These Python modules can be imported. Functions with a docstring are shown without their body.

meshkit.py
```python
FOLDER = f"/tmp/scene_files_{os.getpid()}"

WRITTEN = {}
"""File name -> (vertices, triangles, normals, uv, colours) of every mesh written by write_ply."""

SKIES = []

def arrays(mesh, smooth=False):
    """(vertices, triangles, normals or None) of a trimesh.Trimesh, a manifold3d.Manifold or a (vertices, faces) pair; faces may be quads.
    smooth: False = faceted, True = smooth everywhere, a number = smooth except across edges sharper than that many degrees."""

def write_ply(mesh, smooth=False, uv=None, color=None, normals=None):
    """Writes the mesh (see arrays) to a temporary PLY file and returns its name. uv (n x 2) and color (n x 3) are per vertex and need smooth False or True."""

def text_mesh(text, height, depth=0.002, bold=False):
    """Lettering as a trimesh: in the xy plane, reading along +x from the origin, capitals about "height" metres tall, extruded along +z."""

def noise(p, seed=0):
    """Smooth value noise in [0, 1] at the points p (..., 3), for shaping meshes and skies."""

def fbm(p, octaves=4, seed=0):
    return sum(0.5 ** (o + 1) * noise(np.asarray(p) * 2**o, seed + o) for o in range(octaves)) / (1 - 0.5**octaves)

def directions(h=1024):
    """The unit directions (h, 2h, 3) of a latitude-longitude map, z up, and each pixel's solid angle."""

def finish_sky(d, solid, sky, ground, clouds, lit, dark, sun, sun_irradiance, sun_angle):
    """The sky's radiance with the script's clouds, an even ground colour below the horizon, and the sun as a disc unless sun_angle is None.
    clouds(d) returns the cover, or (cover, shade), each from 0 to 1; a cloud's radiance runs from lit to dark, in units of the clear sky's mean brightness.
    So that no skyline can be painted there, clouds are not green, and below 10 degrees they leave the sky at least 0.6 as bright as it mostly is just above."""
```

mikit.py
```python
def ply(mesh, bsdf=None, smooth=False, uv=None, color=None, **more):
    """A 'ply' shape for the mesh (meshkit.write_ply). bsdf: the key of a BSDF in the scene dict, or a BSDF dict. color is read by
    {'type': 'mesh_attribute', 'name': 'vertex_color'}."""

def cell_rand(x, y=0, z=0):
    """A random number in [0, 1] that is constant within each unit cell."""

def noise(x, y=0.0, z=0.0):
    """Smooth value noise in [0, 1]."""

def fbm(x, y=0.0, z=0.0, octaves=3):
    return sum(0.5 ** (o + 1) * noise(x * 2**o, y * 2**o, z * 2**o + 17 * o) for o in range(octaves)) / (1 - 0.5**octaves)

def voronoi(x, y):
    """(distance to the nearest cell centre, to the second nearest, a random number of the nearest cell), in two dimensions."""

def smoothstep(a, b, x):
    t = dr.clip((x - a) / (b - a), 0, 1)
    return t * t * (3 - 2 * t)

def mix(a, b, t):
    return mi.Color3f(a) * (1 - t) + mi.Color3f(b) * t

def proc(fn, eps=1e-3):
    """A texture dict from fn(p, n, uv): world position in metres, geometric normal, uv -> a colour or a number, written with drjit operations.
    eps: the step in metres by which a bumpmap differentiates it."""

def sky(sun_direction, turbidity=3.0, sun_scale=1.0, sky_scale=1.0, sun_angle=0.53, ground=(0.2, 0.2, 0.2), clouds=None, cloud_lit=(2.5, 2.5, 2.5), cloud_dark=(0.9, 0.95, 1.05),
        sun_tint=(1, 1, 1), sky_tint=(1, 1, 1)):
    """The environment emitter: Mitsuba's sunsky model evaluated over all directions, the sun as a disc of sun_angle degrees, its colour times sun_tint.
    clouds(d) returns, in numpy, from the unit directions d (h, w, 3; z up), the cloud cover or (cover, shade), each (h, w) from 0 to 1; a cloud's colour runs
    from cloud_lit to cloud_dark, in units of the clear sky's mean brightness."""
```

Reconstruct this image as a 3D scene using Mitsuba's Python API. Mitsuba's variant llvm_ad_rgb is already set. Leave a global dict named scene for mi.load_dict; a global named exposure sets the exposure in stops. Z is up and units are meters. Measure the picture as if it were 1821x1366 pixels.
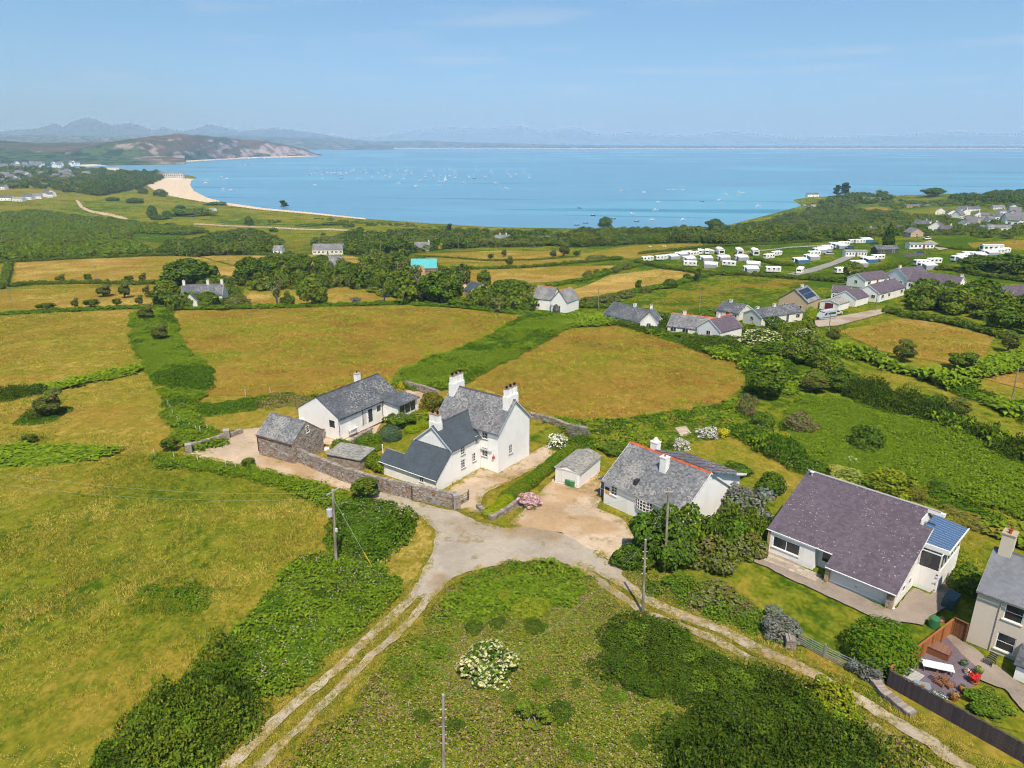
import math, random
import numpy as np, trimesh, mitsuba as mi, drjit as dr
import mikit, meshkit
from mikit import proc, noise, fbm, voronoi, cell_rand, smoothstep, mix
from scipy.interpolate import RBFInterpolator
from scipy.ndimage import map_coordinates
from scipy.spatial import Delaunay
import shapely
from shapely.geometry import Polygon, LineString, Point
import manifold3d as m3

# ------------------------------------------------------------------ camera, light
CAM_H, PITCH, FPX = 92.0, math.radians(18.9), 1264.0       # metres over the sea, tilt down, focal length in photo pixels
FWD = np.array([0, math.cos(PITCH), -math.sin(PITCH)]); UPV = np.array([0, math.sin(PITCH), math.cos(PITCH)])
T = mi.ScalarTransform4f
exposure = 2.08
HAZE = 1.0e-4
scene = {}
scene['haze_air'] = {'type': 'homogeneous', 'albedo': {'type': 'rgb', 'value': [0.60, 0.775, 0.945]}, 'sigma_t': {'type': 'rgb', 'value': [HAZE * 0.85, HAZE, HAZE * 1.22]}}
scene['camera'] = {'type': 'perspective', 'fov': 2 * math.degrees(math.atan(910.5 / FPX)), 'fov_axis': 'x', 'near_clip': 0.5, 'far_clip': 90000.0,
                   'to_world': T().look_at(origin=[0, 0, CAM_H], target=(np.array([0, 0, CAM_H]) + FWD * 10).tolist(), up=[0, 0, 1]), 'medium': {'type': 'ref', 'id': 'haze_air'}}


def cirrus(d):
    z = np.maximum(d[..., 2], 0.03)
    q = np.stack([d[..., 0] / z * 0.5 + d[..., 1] / z * 0.12, d[..., 1] / z * 0.9, 0 * z], -1)
    n = meshkit.fbm(q * 1.1 + 3, 5, 7)
    return np.clip((n - 0.60) * 1.6, 0, 0.22)


SUN = [0.08, -0.53, 0.84]
scene['sky_light'] = mikit.sky(SUN, turbidity=3, sun_scale=1.0, sky_scale=1.0, sky_tint=(.62, .79, .845), sun_tint=(.95, 1.0, 1.08), clouds=cirrus)

# ------------------------------------------------------------------ helpers
labels = {}
RNG = np.random.default_rng(11)


def ray(px, py):
    return FWD + np.array([1, 0, 0]) * ((px - 910.5) / FPX) - UPV * ((py - 683) / FPX)


def onz(px, py, z):
    d = ray(px, py); t = (z - CAM_H) / d[2]
    return np.array([0, 0, CAM_H]) + d * t


def unique(key):
    if key not in labels and key not in scene: return key
    k = 1
    while f'{key}_{k:03d}' in labels or f'{key}_{k:03d}' in scene: k += 1
    return f'{key}_{k:03d}'


def thing(name, label, cat, group=None, kind=None):
    key = unique(name)
    labels[key] = {'label': label}
    if cat: labels[key]['category'] = cat
    if group: labels[key]['group'] = group
    if kind: labels[key]['kind'] = kind
    return key


def part(parent, name, shape, label=None, kind=None):
    key = unique(parent + '__' + name)
    scene[key] = shape
    if label or kind:
        labels[key] = {}
        if label: labels[key]['label'] = label
        if kind: labels[key]['kind'] = kind
    else:
        labels.setdefault(key, {})
    return key


class MB:
    """collects polygons with a colour per vertex (faces do not share vertices, so shading is flat)"""
    def __init__(s): s.v, s.f, s.c, s.u, s.n = [], [], [], [], 0

    def add(s, v, f, col=(.5, .5, .5), uv=None):
        v = np.asarray(v, float); f = np.asarray(f, int)
        if f.shape[1] == 4: f = np.vstack([f[:, [0, 1, 2]], f[:, [0, 2, 3]]])
        s.v.append(v); s.f.append(f + s.n)
        c = np.asarray(col, float); s.c.append(np.tile(c, (len(v), 1)) if c.ndim == 1 else c)
        s.u.append(np.zeros((len(v), 2)) if uv is None else np.asarray(uv, float)); s.n += len(v)
        return s

    def box(s, lo, hi, col=(.5, .5, .5), fr=None, uv=None):
        lo, hi = np.minimum(lo, hi), np.maximum(lo, hi)
        c = np.array([[x, y, z] for x in (0, 1) for y in (0, 1) for z in (0, 1)], float)
        v = lo + c * (np.asarray(hi) - lo)
        q = np.array([[0, 1, 3, 2], [4, 6, 7, 5], [0, 4, 5, 1], [2, 3, 7, 6], [0, 2, 6, 4], [1, 5, 7, 3]])
        v = v[q].reshape(-1, 3)
        if fr is not None: v = fr(v)
        return s.add(v, np.arange(24).reshape(6, 4), col, uv)

    def slab(s, quad, th, col=(.5, .5, .5), uv=None):
        """a quad (4 points, counter-clockwise seen from outside) as a plate, its outer face the quad"""
        a = np.asarray(quad, float); n = np.cross(a[1] - a[0], a[3] - a[0]); n /= np.linalg.norm(n)
        b = a - n * th
        top = a; v = [top, b[::-1]]; u = [uv if uv is not None else np.zeros((4, 2))] * 2
        for i in range(4):
            j = (i + 1) % 4
            v.append(np.array([a[i], b[i], b[j], a[j]])); u.append(u[0][[i, i, j, j]])
        v = np.vstack(v); return s.add(v, np.arange(len(v)).reshape(-1, 4), col, np.vstack(u))

    def poly(s, pts, col=(.5, .5, .5), uv=None):
        pts = np.asarray(pts, float); k = len(pts)
        return s.add(pts, np.array([[0, i, i + 1] for i in range(1, k - 1)]), col, uv)

    def tube(s, pts, rad, col=(.5, .5, .5), sides=6, cap=True):
        p = np.asarray(pts, float); rad = np.broadcast_to(rad, (len(p),))
        t = np.gradient(p, axis=0); t /= np.linalg.norm(t, axis=1, keepdims=True) + 1e-12
        a = np.cross(t, np.where(np.abs(t[:, 2:]) < .9, [0, 0, 1.], [1., 0, 0])); a /= np.linalg.norm(a, axis=1, keepdims=True) + 1e-12
        b, ang = np.cross(t, a), np.arange(sides) * 2 * np.pi / sides
        v = p[:, None] + rad[:, None, None] * (np.cos(ang)[None, :, None] * a[:, None] + np.sin(ang)[None, :, None] * b[:, None])
        i, j = np.meshgrid(np.arange(len(p) - 1), np.arange(sides), indexing='ij')
        q = np.stack([i * sides + j, i * sides + (j + 1) % sides, (i + 1) * sides + (j + 1) % sides, (i + 1) * sides + j], -1).reshape(-1, 4)
        s.add(v.reshape(-1, 3), q, col)
        if cap:
            for e in (0, len(p) - 1):
                s.add(v[e], np.array([[0, k, k + 1] if e else [0, k + 1, k] for k in range(1, sides - 1)]), col)
        return s

    def mani(s, man, col=(.5, .5, .5), fr=None):
        m = man.to_mesh(); v = m.vert_properties[:, :3].astype(float); f = m.tri_verts
        v = v[f].reshape(-1, 3)
        if fr is not None: v = fr(v)
        return s.add(v, np.arange(len(v)).reshape(-1, 3), col)

    def arrays(s): return np.vstack(s.v), np.vstack(s.f), np.vstack(s.c), np.vstack(s.u)

    def ply(s, bsdf='paint', smooth=False, uv=False):
        v, f, c, u = s.arrays()
        return mikit.ply((v, f), bsdf, smooth, uv=u if uv else None, color=c)


# ------------------------------------------------------------------ materials
def B(name, d): scene[name] = d


VC = {'type': 'mesh_attribute', 'name': 'vertex_color'}
B('paint', {'type': 'twosided', 'b': {'type': 'diffuse', 'reflectance': VC}})
B('leaf', {'type': 'twosided', 'b': {'type': 'diffuse', 'reflectance': VC}})
B('gloss', {'type': 'twosided', 'b': {'type': 'principled', 'base_color': VC, 'roughness': 0.3, 'specular': 0.5}})
B('glass', {'type': 'twosided', 'b': {'type': 'principled', 'base_color': {'type': 'rgb', 'value': [.03, .035, .04]}, 'roughness': 0.06, 'specular': 0.7}})
B('metal', {'type': 'twosided', 'b': {'type': 'principled', 'base_color': VC, 'roughness': 0.45, 'metallic': 0.6}})


def grass_fn(p, n, uv):
    """uv.x: how dry (0 lush green, 1 straw); uv.y: how much rust red"""
    d, r = uv.x, uv.y
    big = fbm(p.x * .018, p.y * .018, 0, 3) - .5
    mid = fbm(p.x * .11 + 7, p.y * .085, 0, 4) - .5
    fine = fbm(p.x * 1.1, p.y * .8, 0, 3) - .5
    micro = noise(p.x * 4.1, p.y * 3.3, 0) - .5
    t = d + big * .55 + mid * .75 + fine * .5 + micro * .12
    c = mix([.052, .105, .010], [.150, .170, .020], smoothstep(0.0, .32, t))
    c = mix(c, [.235, .190, .038], smoothstep(.28, .62, t))
    c = mix(c, [.42, .30, .125], smoothstep(.62, 1.05, t))
    rr = smoothstep(.34, .74, fbm(p.x * .06 + 31, p.y * .14, 0, 5) + .45 * fine + (r - .5) * .35) * smoothstep(0.02, .3, r)
    c = mix(c, [.25, .135, .040], rr * .55)
    return c * (1 + micro * .35 + fine * .35) * mi.Color3f(1, 1, .7)


B('grass', {'type': 'twosided', 'b': {'type': 'diffuse', 'reflectance': proc(grass_fn)}})


def gravel_fn(p, n, uv):
    """uv.x: 0 grey lane, 1 warm sandy gravel, 2 beach sand, 3 grey tarmac; uv.y: weediness"""
    k = uv.x
    c = mix([.365, .325, .265], [.49, .39, .28], smoothstep(.1, .9, k))
    c = mix(c, [.60, .50, .37], smoothstep(1.2, 1.9, k))
    c = mix(c, [.23, .23, .225], smoothstep(2.2, 2.9, k))
    c = mix(c, [.165, .135, .160], smoothstep(3.4, 3.9, k))      # plum slate chips
    c = mix(c, [.285, .240, .200], smoothstep(4.4, 4.9, k))      # old paving
    f1 = fbm(p.x * .33, p.y * .33, 0, 4) - .5
    f2 = fbm(p.x * 2.3, p.y * 2.3, 0, 3) - .5
    sp = noise(p.x * 9, p.y * 9, 0) - .5
    c = c * (1 + f1 * .50 + f2 * .22 + sp * .16)
    c = mix(c, c * mi.Color3f(.80, .68, .52), smoothstep(.52, .72, fbm(p.x * .21 + 3, p.y * .21, 4, 4)) * smoothstep(1.5, 1., k) * .8)
    w = smoothstep(.50, .62, fbm(p.x * .55 + 9, p.y * .55, 0, 5) + uv.y * .30 - .12) * smoothstep(0, .05, uv.y)
    return mix(c, mix([.13, .14, .04], [.30, .20, .09], noise(p.x * .9, p.y * .9, 3)), w * .6 * smoothstep(.35, .6, f2 + .5))


B('gravel', {'type': 'twosided', 'b': {'type': 'diffuse', 'reflectance': proc(gravel_fn)}})


def fine_(u, v): return fbm(u * 4, v * 4, 1, 2)


def slate_fn(p, n, uv):
    k = dr.floor(uv.x / 1000 + .5)
    u, v = uv.x - k * 1000, uv.y
    row = dr.floor(v / .24)
    col = dr.floor(u / .30 + .5 * (row - 2 * dr.floor(row / 2)))
    q = cell_rand(col, row, k); q2 = cell_rand(col, row, k + 40)
    c = mix([.145, .150, .162], [.145, .150, .162], 0)
    c = dr.select(k == 1, mi.Color3f(.058, .075, .092), c)      # new blue-black slate
    c = dr.select(k == 2, mi.Color3f(.100, .080, .104), c)      # purple slate
    c = dr.select(k == 3, mi.Color3f(.150, .158, .170), c)      # old lichened slate
    c = dr.select(k == 4, mi.Color3f(.085, .095, .110), c)      # dark grey slate
    c = dr.select(k == 5, mi.Color3f(.240, .235, .215), c)      # corrugated cement sheet
    c = dr.select(k == 6, mi.Color3f(.150, .165, .190), c)      # even blue grey slate
    spread = dr.select((k == 1) | (k == 6), .16, dr.select(k == 2, .26, .46))
    c = c * (1 + spread * (q - .5) * 1.6)
    c = c + mi.Color3f(.03, .005, .015) * (q2 - .5) * dr.select(k == 0, 2., 0.)
    amt = dr.select(k == 0, .20, dr.select((k == 1) | (k == 6), .0, dr.select(k == 2, .0, dr.select(k == 3, .34, dr.select(k == 4, .10, .15)))))
    patch = fbm(u * .35 + k * 5, v * .35, 0, 4)
    spot = fbm(u * 5.3 + k, v * 5.3, 2, 4)
    lich = smoothstep(.60, .70, spot + (patch - .5) * .7 + (amt - .3) * .5) * smoothstep(0, .05, amt)
    c = mix(c, [.36, .345, .315], lich * .6)
    vo = voronoi(u * 3.1 + 40 + .5 * fine_(u, v), v * 3.1); sz = .08 + .2 * dr.square(cell_rand(dr.floor(vo[2] * 977), 3, 1)); big = smoothstep(sz, sz * .5, vo[0]) * smoothstep(.72, .76, vo[2] + (patch - .5) * 1.3) * dr.select(k == 2, 1., dr.select(k == 3, .5, 0.))
    c = mix(c, mix([.50, .47, .42], [.50, .20, .05], smoothstep(.86, .9, noise(u * .5, v * .5, 9))), big * .65)
    return c * (.86 + .28 * fbm(u * .8, v * .4, k, 3))


B('slate', {'type': 'twosided', 'b': {'type': 'principled', 'base_color': proc(slate_fn), 'roughness': 0.62, 'specular': 0.35}})


def render_fn(p, n, uv):
    s = fbm(p.x * .7, p.y * .7, p.z * .25, 4)
    st = fbm(p.x * 2.2, p.y * 2.2, p.z * .35, 3)
    return mi.Color3f(.85, .85, .84) * (1 - .06 * smoothstep(.52, .72, s) - .07 * smoothstep(.55, .75, st))


B('whitewash', {'type': 'twosided', 'b': {'type': 'diffuse', 'reflectance': proc(render_fn)}})


def sea_fn(p, n, uv):
    d = dr.sqrt(p.x * p.x + p.y * p.y)
    w = fbm(p.x * .0012 + .5 * fbm(p.x * .002, p.y * .003, 5, 3), p.y * .012 + p.x * .0022, 0, 5)
    st = smoothstep(.60, .70, w) * smoothstep(.40, .60, fbm(p.x * .0013 + 4, p.y * .0016, 9, 3)) * smoothstep(4200, 2200, d)
    w2 = fbm(p.x * .012, p.y * .03, 3, 4) - .5
    c = mix([.085, .208, .318], [.076, .186, .292], smoothstep(1500, 6000, d))
    c = mix(c, [.090, .245, .350], smoothstep(.5, .75, fbm(p.x * .0022, p.y * .004, 8, 3)))
    c = mix(c, [.028, .150, .240], st * .9)
    return c * (1 + .12 * w2)


B('sea_water', {'type': 'twosided', 'b': {'type': 'principled', 'base_color': proc(sea_fn), 'roughness': .38, 'specular': .45}})


def hill_fn(p, n, uv):
    """uv.x: 0 heath headland, 1 far farmland, 2 mountain; uv.y: height fraction of the slope"""
    a = fbm(p.x * .006, p.y * .006, p.z * .01, 5)
    b = fbm(p.x * .03, p.y * .03, p.z * .03, 4)
    heath = mix([.060, .070, .028], [.115, .085, .045], smoothstep(.4, .62, a + .3 * (b - .5)))
    rock = mix([.17, .125, .10], [.36, .295, .26], smoothstep(.38, .62, b))
    wood = mix([.020, .045, .014], [.06, .095, .025], smoothstep(.4, .6, b))
    steep = smoothstep(.90, .80, n.z + .16 * (b - .5))
    c = mix(heath, rock, smoothstep(.42, .54, fbm(p.x * .010, p.y * .010, p.z * .03, 4) + .3 * smoothstep(-1700, -1000, p.x) - .1) * smoothstep(.37, .31, uv.y + .12 * (a - .5)) * smoothstep(.7, .4, uv.x))
    c = mix(c, wood, smoothstep(.75, .45, uv.x) * smoothstep(.40, .25, uv.y + (a - .5) * .4 + smoothstep(-1900, -1300, p.x) * .38 - smoothstep(-2300, -2700, p.x) * .6))
    cell = voronoi(p.x * .006 + a, p.y * .004)
    farm = mix([.030, .055, .020], mix([.07, .105, .03], [.16, .14, .06], cell[2]), smoothstep(.05, .2, cell[1] - cell[0]) * smoothstep(.42, .55, a + .1))
    c = mix(c, farm, smoothstep(.6, 1., uv.x))
    return mix(c, mix([.05, .065, .035], [.085, .08, .06], smoothstep(.3, .8, uv.y + a - .5)), smoothstep(1.3, 1.8, uv.x))


B('hillside', {'type': 'twosided', 'b': {'type': 'diffuse', 'reflectance': proc(hill_fn)}})


def stone_fn(p, n, uv):
    a = fbm(p.x * 3, p.y * 3, p.z * 3, 3)
    return mix([.22, .17, .13], [.36, .32, .28], smoothstep(.3, .7, a))


B('mortar', {'type': 'twosided', 'b': {'type': 'diffuse', 'reflectance': proc(stone_fn)}})


def wood_fn(p, n, uv):
    g = fbm(p.x * 6, p.y * 6, p.z * .7, 4)
    return mix([.20, .165, .13], [.36, .32, .27], smoothstep(.3, .7, g))


B('grey_wood', {'type': 'twosided', 'b': {'type': 'diffuse', 'reflectance': proc(wood_fn)}})

# ------------------------------------------------------------------ the land
CTRL = """0,1366,50 900,1366,50 1821,1366,50 0,1000,50 600,1000,50 1200,1000,50 1821,1000,50 300,850,50 900,850,50 1300,850,50 1821,850,50 0,760,49.5 1600,760,50 1821,720,50 600,770,50
900,740,49.6 0,640,47 400,640,46 800,650,46 1200,650,47.5 1500,640,48.5 1821,640,49 0,560,42 330,550,41 620,548,41 940,560,41 1150,570,43 1300,580,45 1480,570,47 1821,580,48
30,510,38 340,495,37 600,490,37 1000,500,38 1200,500,40 1400,510,44 1600,500,47 1821,500,47 30,465,33 350,460,31 760,480,36 1000,465,31 1200,470,37 1400,480,43 1620,455,45 1800,460,45
300,440,20 560,450,24 750,445,23 1000,440,22 1250,432,28 1400,430,34 1600,420,44 1800,420,45 0,420,17 200,420,14 600,420,11 900,420,10 1150,418,12 0,390,9 200,390,8 500,395,6 700,405,6 900,412,7
100,360,8 300,370,6 150,340,9 450,380,5 1300,408,16 1400,390,14 1500,370,12 1500,400,25 1600,380,32 1700,390,42 1800,370,45 1821,345,45 1700,352,34 1560,352,12 0,340,12 250,335,10 100,310,10 250,310,14"""
ctrl = []
for s in CTRL.split():
    a, b, c = map(float, s.split(',')); q = onz(a, b, c); ctrl.append([q[0], q[1], c])
ctrl += [[-150, -60, 52], [150, -60, 52], [0, -60, 52], [-600, 150, 48], [-700, 400, 35], [300, 100, 52], [400, 250, 50], [650, 500, 48], [800, 950, 22], [0, -400, 55], [-800, -200, 50], [800, -200, 52],
         [-1700, 1500, 15], [-1900, 2600, 20], [1400, 600, 30], [-1500, 600, 30]]
ctrl = np.array(ctrl)
rbf = RBFInterpolator(ctrl[:, :2] / 300, ctrl[:, 2], kernel='linear', smoothing=.6)
COAST = [(152, 296), (230, 292.5), (262, 301), (300, 307), (340, 312), (352, 316), (345, 319), (338, 322), (335, 329), (342, 340), (365, 352), (400, 361), (470, 371), (560, 379), (650, 389), (750, 396), (850, 402.5), (940, 405),
         (1030, 406), (1100, 409), (1235, 409), (1300, 399), (1350, 386), (1385, 377), (1425, 366), (1408, 356), (1440, 350), (1480, 350)]
coast = [onz(x, y, 0)[:2] for x, y in COAST]
coast = [(-3000, 3000), tuple(coast[0])] + [tuple(c) for c in coast[1:]] + [(700, 1300), (1500, 1100), (3000, 700)]
LAND = Polygon(coast + [(3000, -3000), (-3000, -3000)])
GX0, GY0, GS = -2300., -700., 6.
gx = np.arange(GX0, 1700, GS); gy = np.arange(GY0, 3000, GS)
XX, YY = np.meshgrid(gx, gy, indexing='ij')
hz = rbf(np.stack([XX.ravel(), YY.ravel()], 1) / 300).reshape(XX.shape)
from scipy.ndimage import gaussian_filter
hz = gaussian_filter(hz, 2.2)
sd = shapely.distance(LineString(coast), shapely.points(XX.ravel(), YY.ravel())).reshape(XX.shape)
sd *= np.where(shapely.contains_xy(LAND, XX.ravel(), YY.ravel()).reshape(XX.shape), 1, -1)
prof = np.where(sd < 0, np.maximum(sd * .05, -4), np.where(sd < 60, sd * .035, 2.1 + (sd - 60) * .12))
hz = np.minimum(np.maximum(hz, 1.5), prof)
hz += (meshkit.fbm(np.stack([XX * .02, YY * .02, 0 * XX], -1), 3, 4) - .5) * np.clip(sd / 200, 0, 1) * np.clip((np.hypot(XX, YY) - 120) / 200, 0, 1) * 2.


def gz(x, y):
    x, y = np.asarray(x, float), np.asarray(y, float)
    return map_coordinates(hz, [(x.ravel() - GX0) / GS, (y.ravel() - GY0) / GS], order=1, mode='nearest').reshape(x.shape)


def at(px, py):
    """the point of the land seen at this photo pixel"""
    d = ray(px, py); o = np.array([0, 0, CAM_H])
    t = np.concatenate([np.arange(20, 400, 2.), np.arange(400, 3500, 6.)])
    p = o + d * t[:, None]
    below = np.nonzero(p[:, 2] < np.maximum(gz(p[:, 0], p[:, 1]), 0))[0]
    if not len(below): return onz(px, py, 0)
    a, b = t[below[0] - 1], t[below[0]]
    for _ in range(30):
        m = (a + b) / 2; q = o + d * m
        if q[2] < max(float(gz(q[0], q[1])), 0): b = m
        else: a = m
    return o + d * b


def pts(s): return [tuple(map(float, a.split(','))) for a in s.split()]


def wpoly(s): return Polygon([at(x, y)[:2] for x, y in pts(s)]).buffer(0)


def sheet(poly, step, off, uvfn, bsdf, wobble=0.):
    """a polygon on the plan as a draped sheet; uvfn(x, y) gives the material's two numbers"""
    V, F, U = [], [], []; base = 0
    for g in getattr(poly, 'geoms', [poly]):
        if g.area < 1: continue
        if wobble:
            ring = np.array(g.exterior.segmentize(wobble * 2).coords)[:-1]
            nn = meshkit.fbm(np.stack([ring[:, 0] / wobble * .35, ring[:, 1] / wobble * .35, 0 * ring[:, 0]], -1), 3, 5) - .5
            nn2 = meshkit.fbm(np.stack([ring[:, 0] / wobble * .35, ring[:, 1] / wobble * .35, 0 * ring[:, 0] + 50], -1), 3, 6) - .5
            g = Polygon(ring + np.stack([nn, nn2], 1) * wobble * 1.6).buffer(0)
            if g.geom_type != 'Polygon': g = max(g.geoms, key=lambda q: q.area)
        x0, y0, x1, y1 = g.bounds
        ring = np.array(g.exterior.segmentize(step).coords)[:-1]
        xs, ys = np.meshgrid(np.arange(x0, x1, step), np.arange(y0, y1, step))
        q = np.stack([xs.ravel(), ys.ravel()], 1) + RNG.uniform(-.2, .2, (xs.size, 2)) * step
        q = q[shapely.contains_xy(g.buffer(-step * .3), q[:, 0], q[:, 1])]
        q = np.vstack([ring, q]); tri = Delaunay(q).simplices
        c = q[tri].mean(1); tri = tri[shapely.contains_xy(g, c[:, 0], c[:, 1])]
        a = q[tri]; sgn = np.cross(a[:, 1] - a[:, 0], a[:, 2] - a[:, 0]) < 0
        tri[sgn] = tri[sgn][:, ::-1]
        V.append(np.column_stack([q, gz(q[:, 0], q[:, 1]) + off])); F.append(tri + base); base += len(q)
        U.append(np.stack(np.broadcast_arrays(*uvfn(q[:, 0], q[:, 1])), 1))
    return mikit.ply((np.vstack(V), np.vstack(F)), bsdf, True, uv=np.vstack(U))


def struct(name, label, shape):
    k = thing(name, label, None, kind='structure'); scene[k] = shape; return k
# base ground: a polar sheet round the place under the camera
az = np.radians(np.concatenate([np.arange(-180, -55, 6), np.arange(-55, 55, .45), np.arange(55, 181, 6)]))
rr = np.concatenate([[0.5], np.geomspace(8, 2600, 300)])
A_, R_ = np.meshgrid(az, rr, indexing='ij')
gxv, gyv = np.sin(A_) * R_, np.cos(A_) * R_
gv = np.stack([gxv, gyv, gz(gxv, gyv)], -1).reshape(-1, 3)
i_, j_ = np.meshgrid(np.arange(len(az) - 1), np.arange(len(rr) - 1), indexing='ij'); k_ = len(rr)
gf = np.stack([i_ * k_ + j_, i_ * k_ + j_ + 1, (i_ + 1) * k_ + j_ + 1, (i_ + 1) * k_ + j_], -1).reshape(-1, 4)[:, ::-1]
dry0 = np.interp(gv[:, 1], [0, 60, 110, 200, 330, 420, 600, 1000], [.36, .40, .46, .52, .40, .12, .22, .34])
dry0 = np.where(gv[:, 0] > 8, np.interp(gv[:, 1], [0, 60, 200, 400, 1000], [.22, .2, .18, .14, .18]), dry0)
struct('ground', 'rough grass of the fields and headland down to the bay', mikit.ply((gv, gf), 'grass', True, uv=np.stack([dry0, np.where(gv[:, 0] < -20, .25, 0.) * (gv[:, 1] > 90)], 1)))

sx, sy = np.meshgrid(np.linspace(-30000, 30000, 60), np.concatenate([np.linspace(300, 3000, 12), np.linspace(3500, 31500, 30)]), indexing='ij')
si, sj = np.meshgrid(np.arange(59), np.arange(41), indexing='ij')
sf = np.stack([si * 42 + sj, (si + 1) * 42 + sj, (si + 1) * 42 + sj + 1, si * 42 + sj + 1], -1).reshape(-1, 4)
struct('sea', 'calm turquoise bay with darker wind streaks', mikit.ply((np.stack([sx, sy, 0 * sx], -1).reshape(-1, 3), sf), 'sea_water', True))


def px_to_az(x, y): d = ray(x, y); return math.atan2(d[0], d[1])


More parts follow.
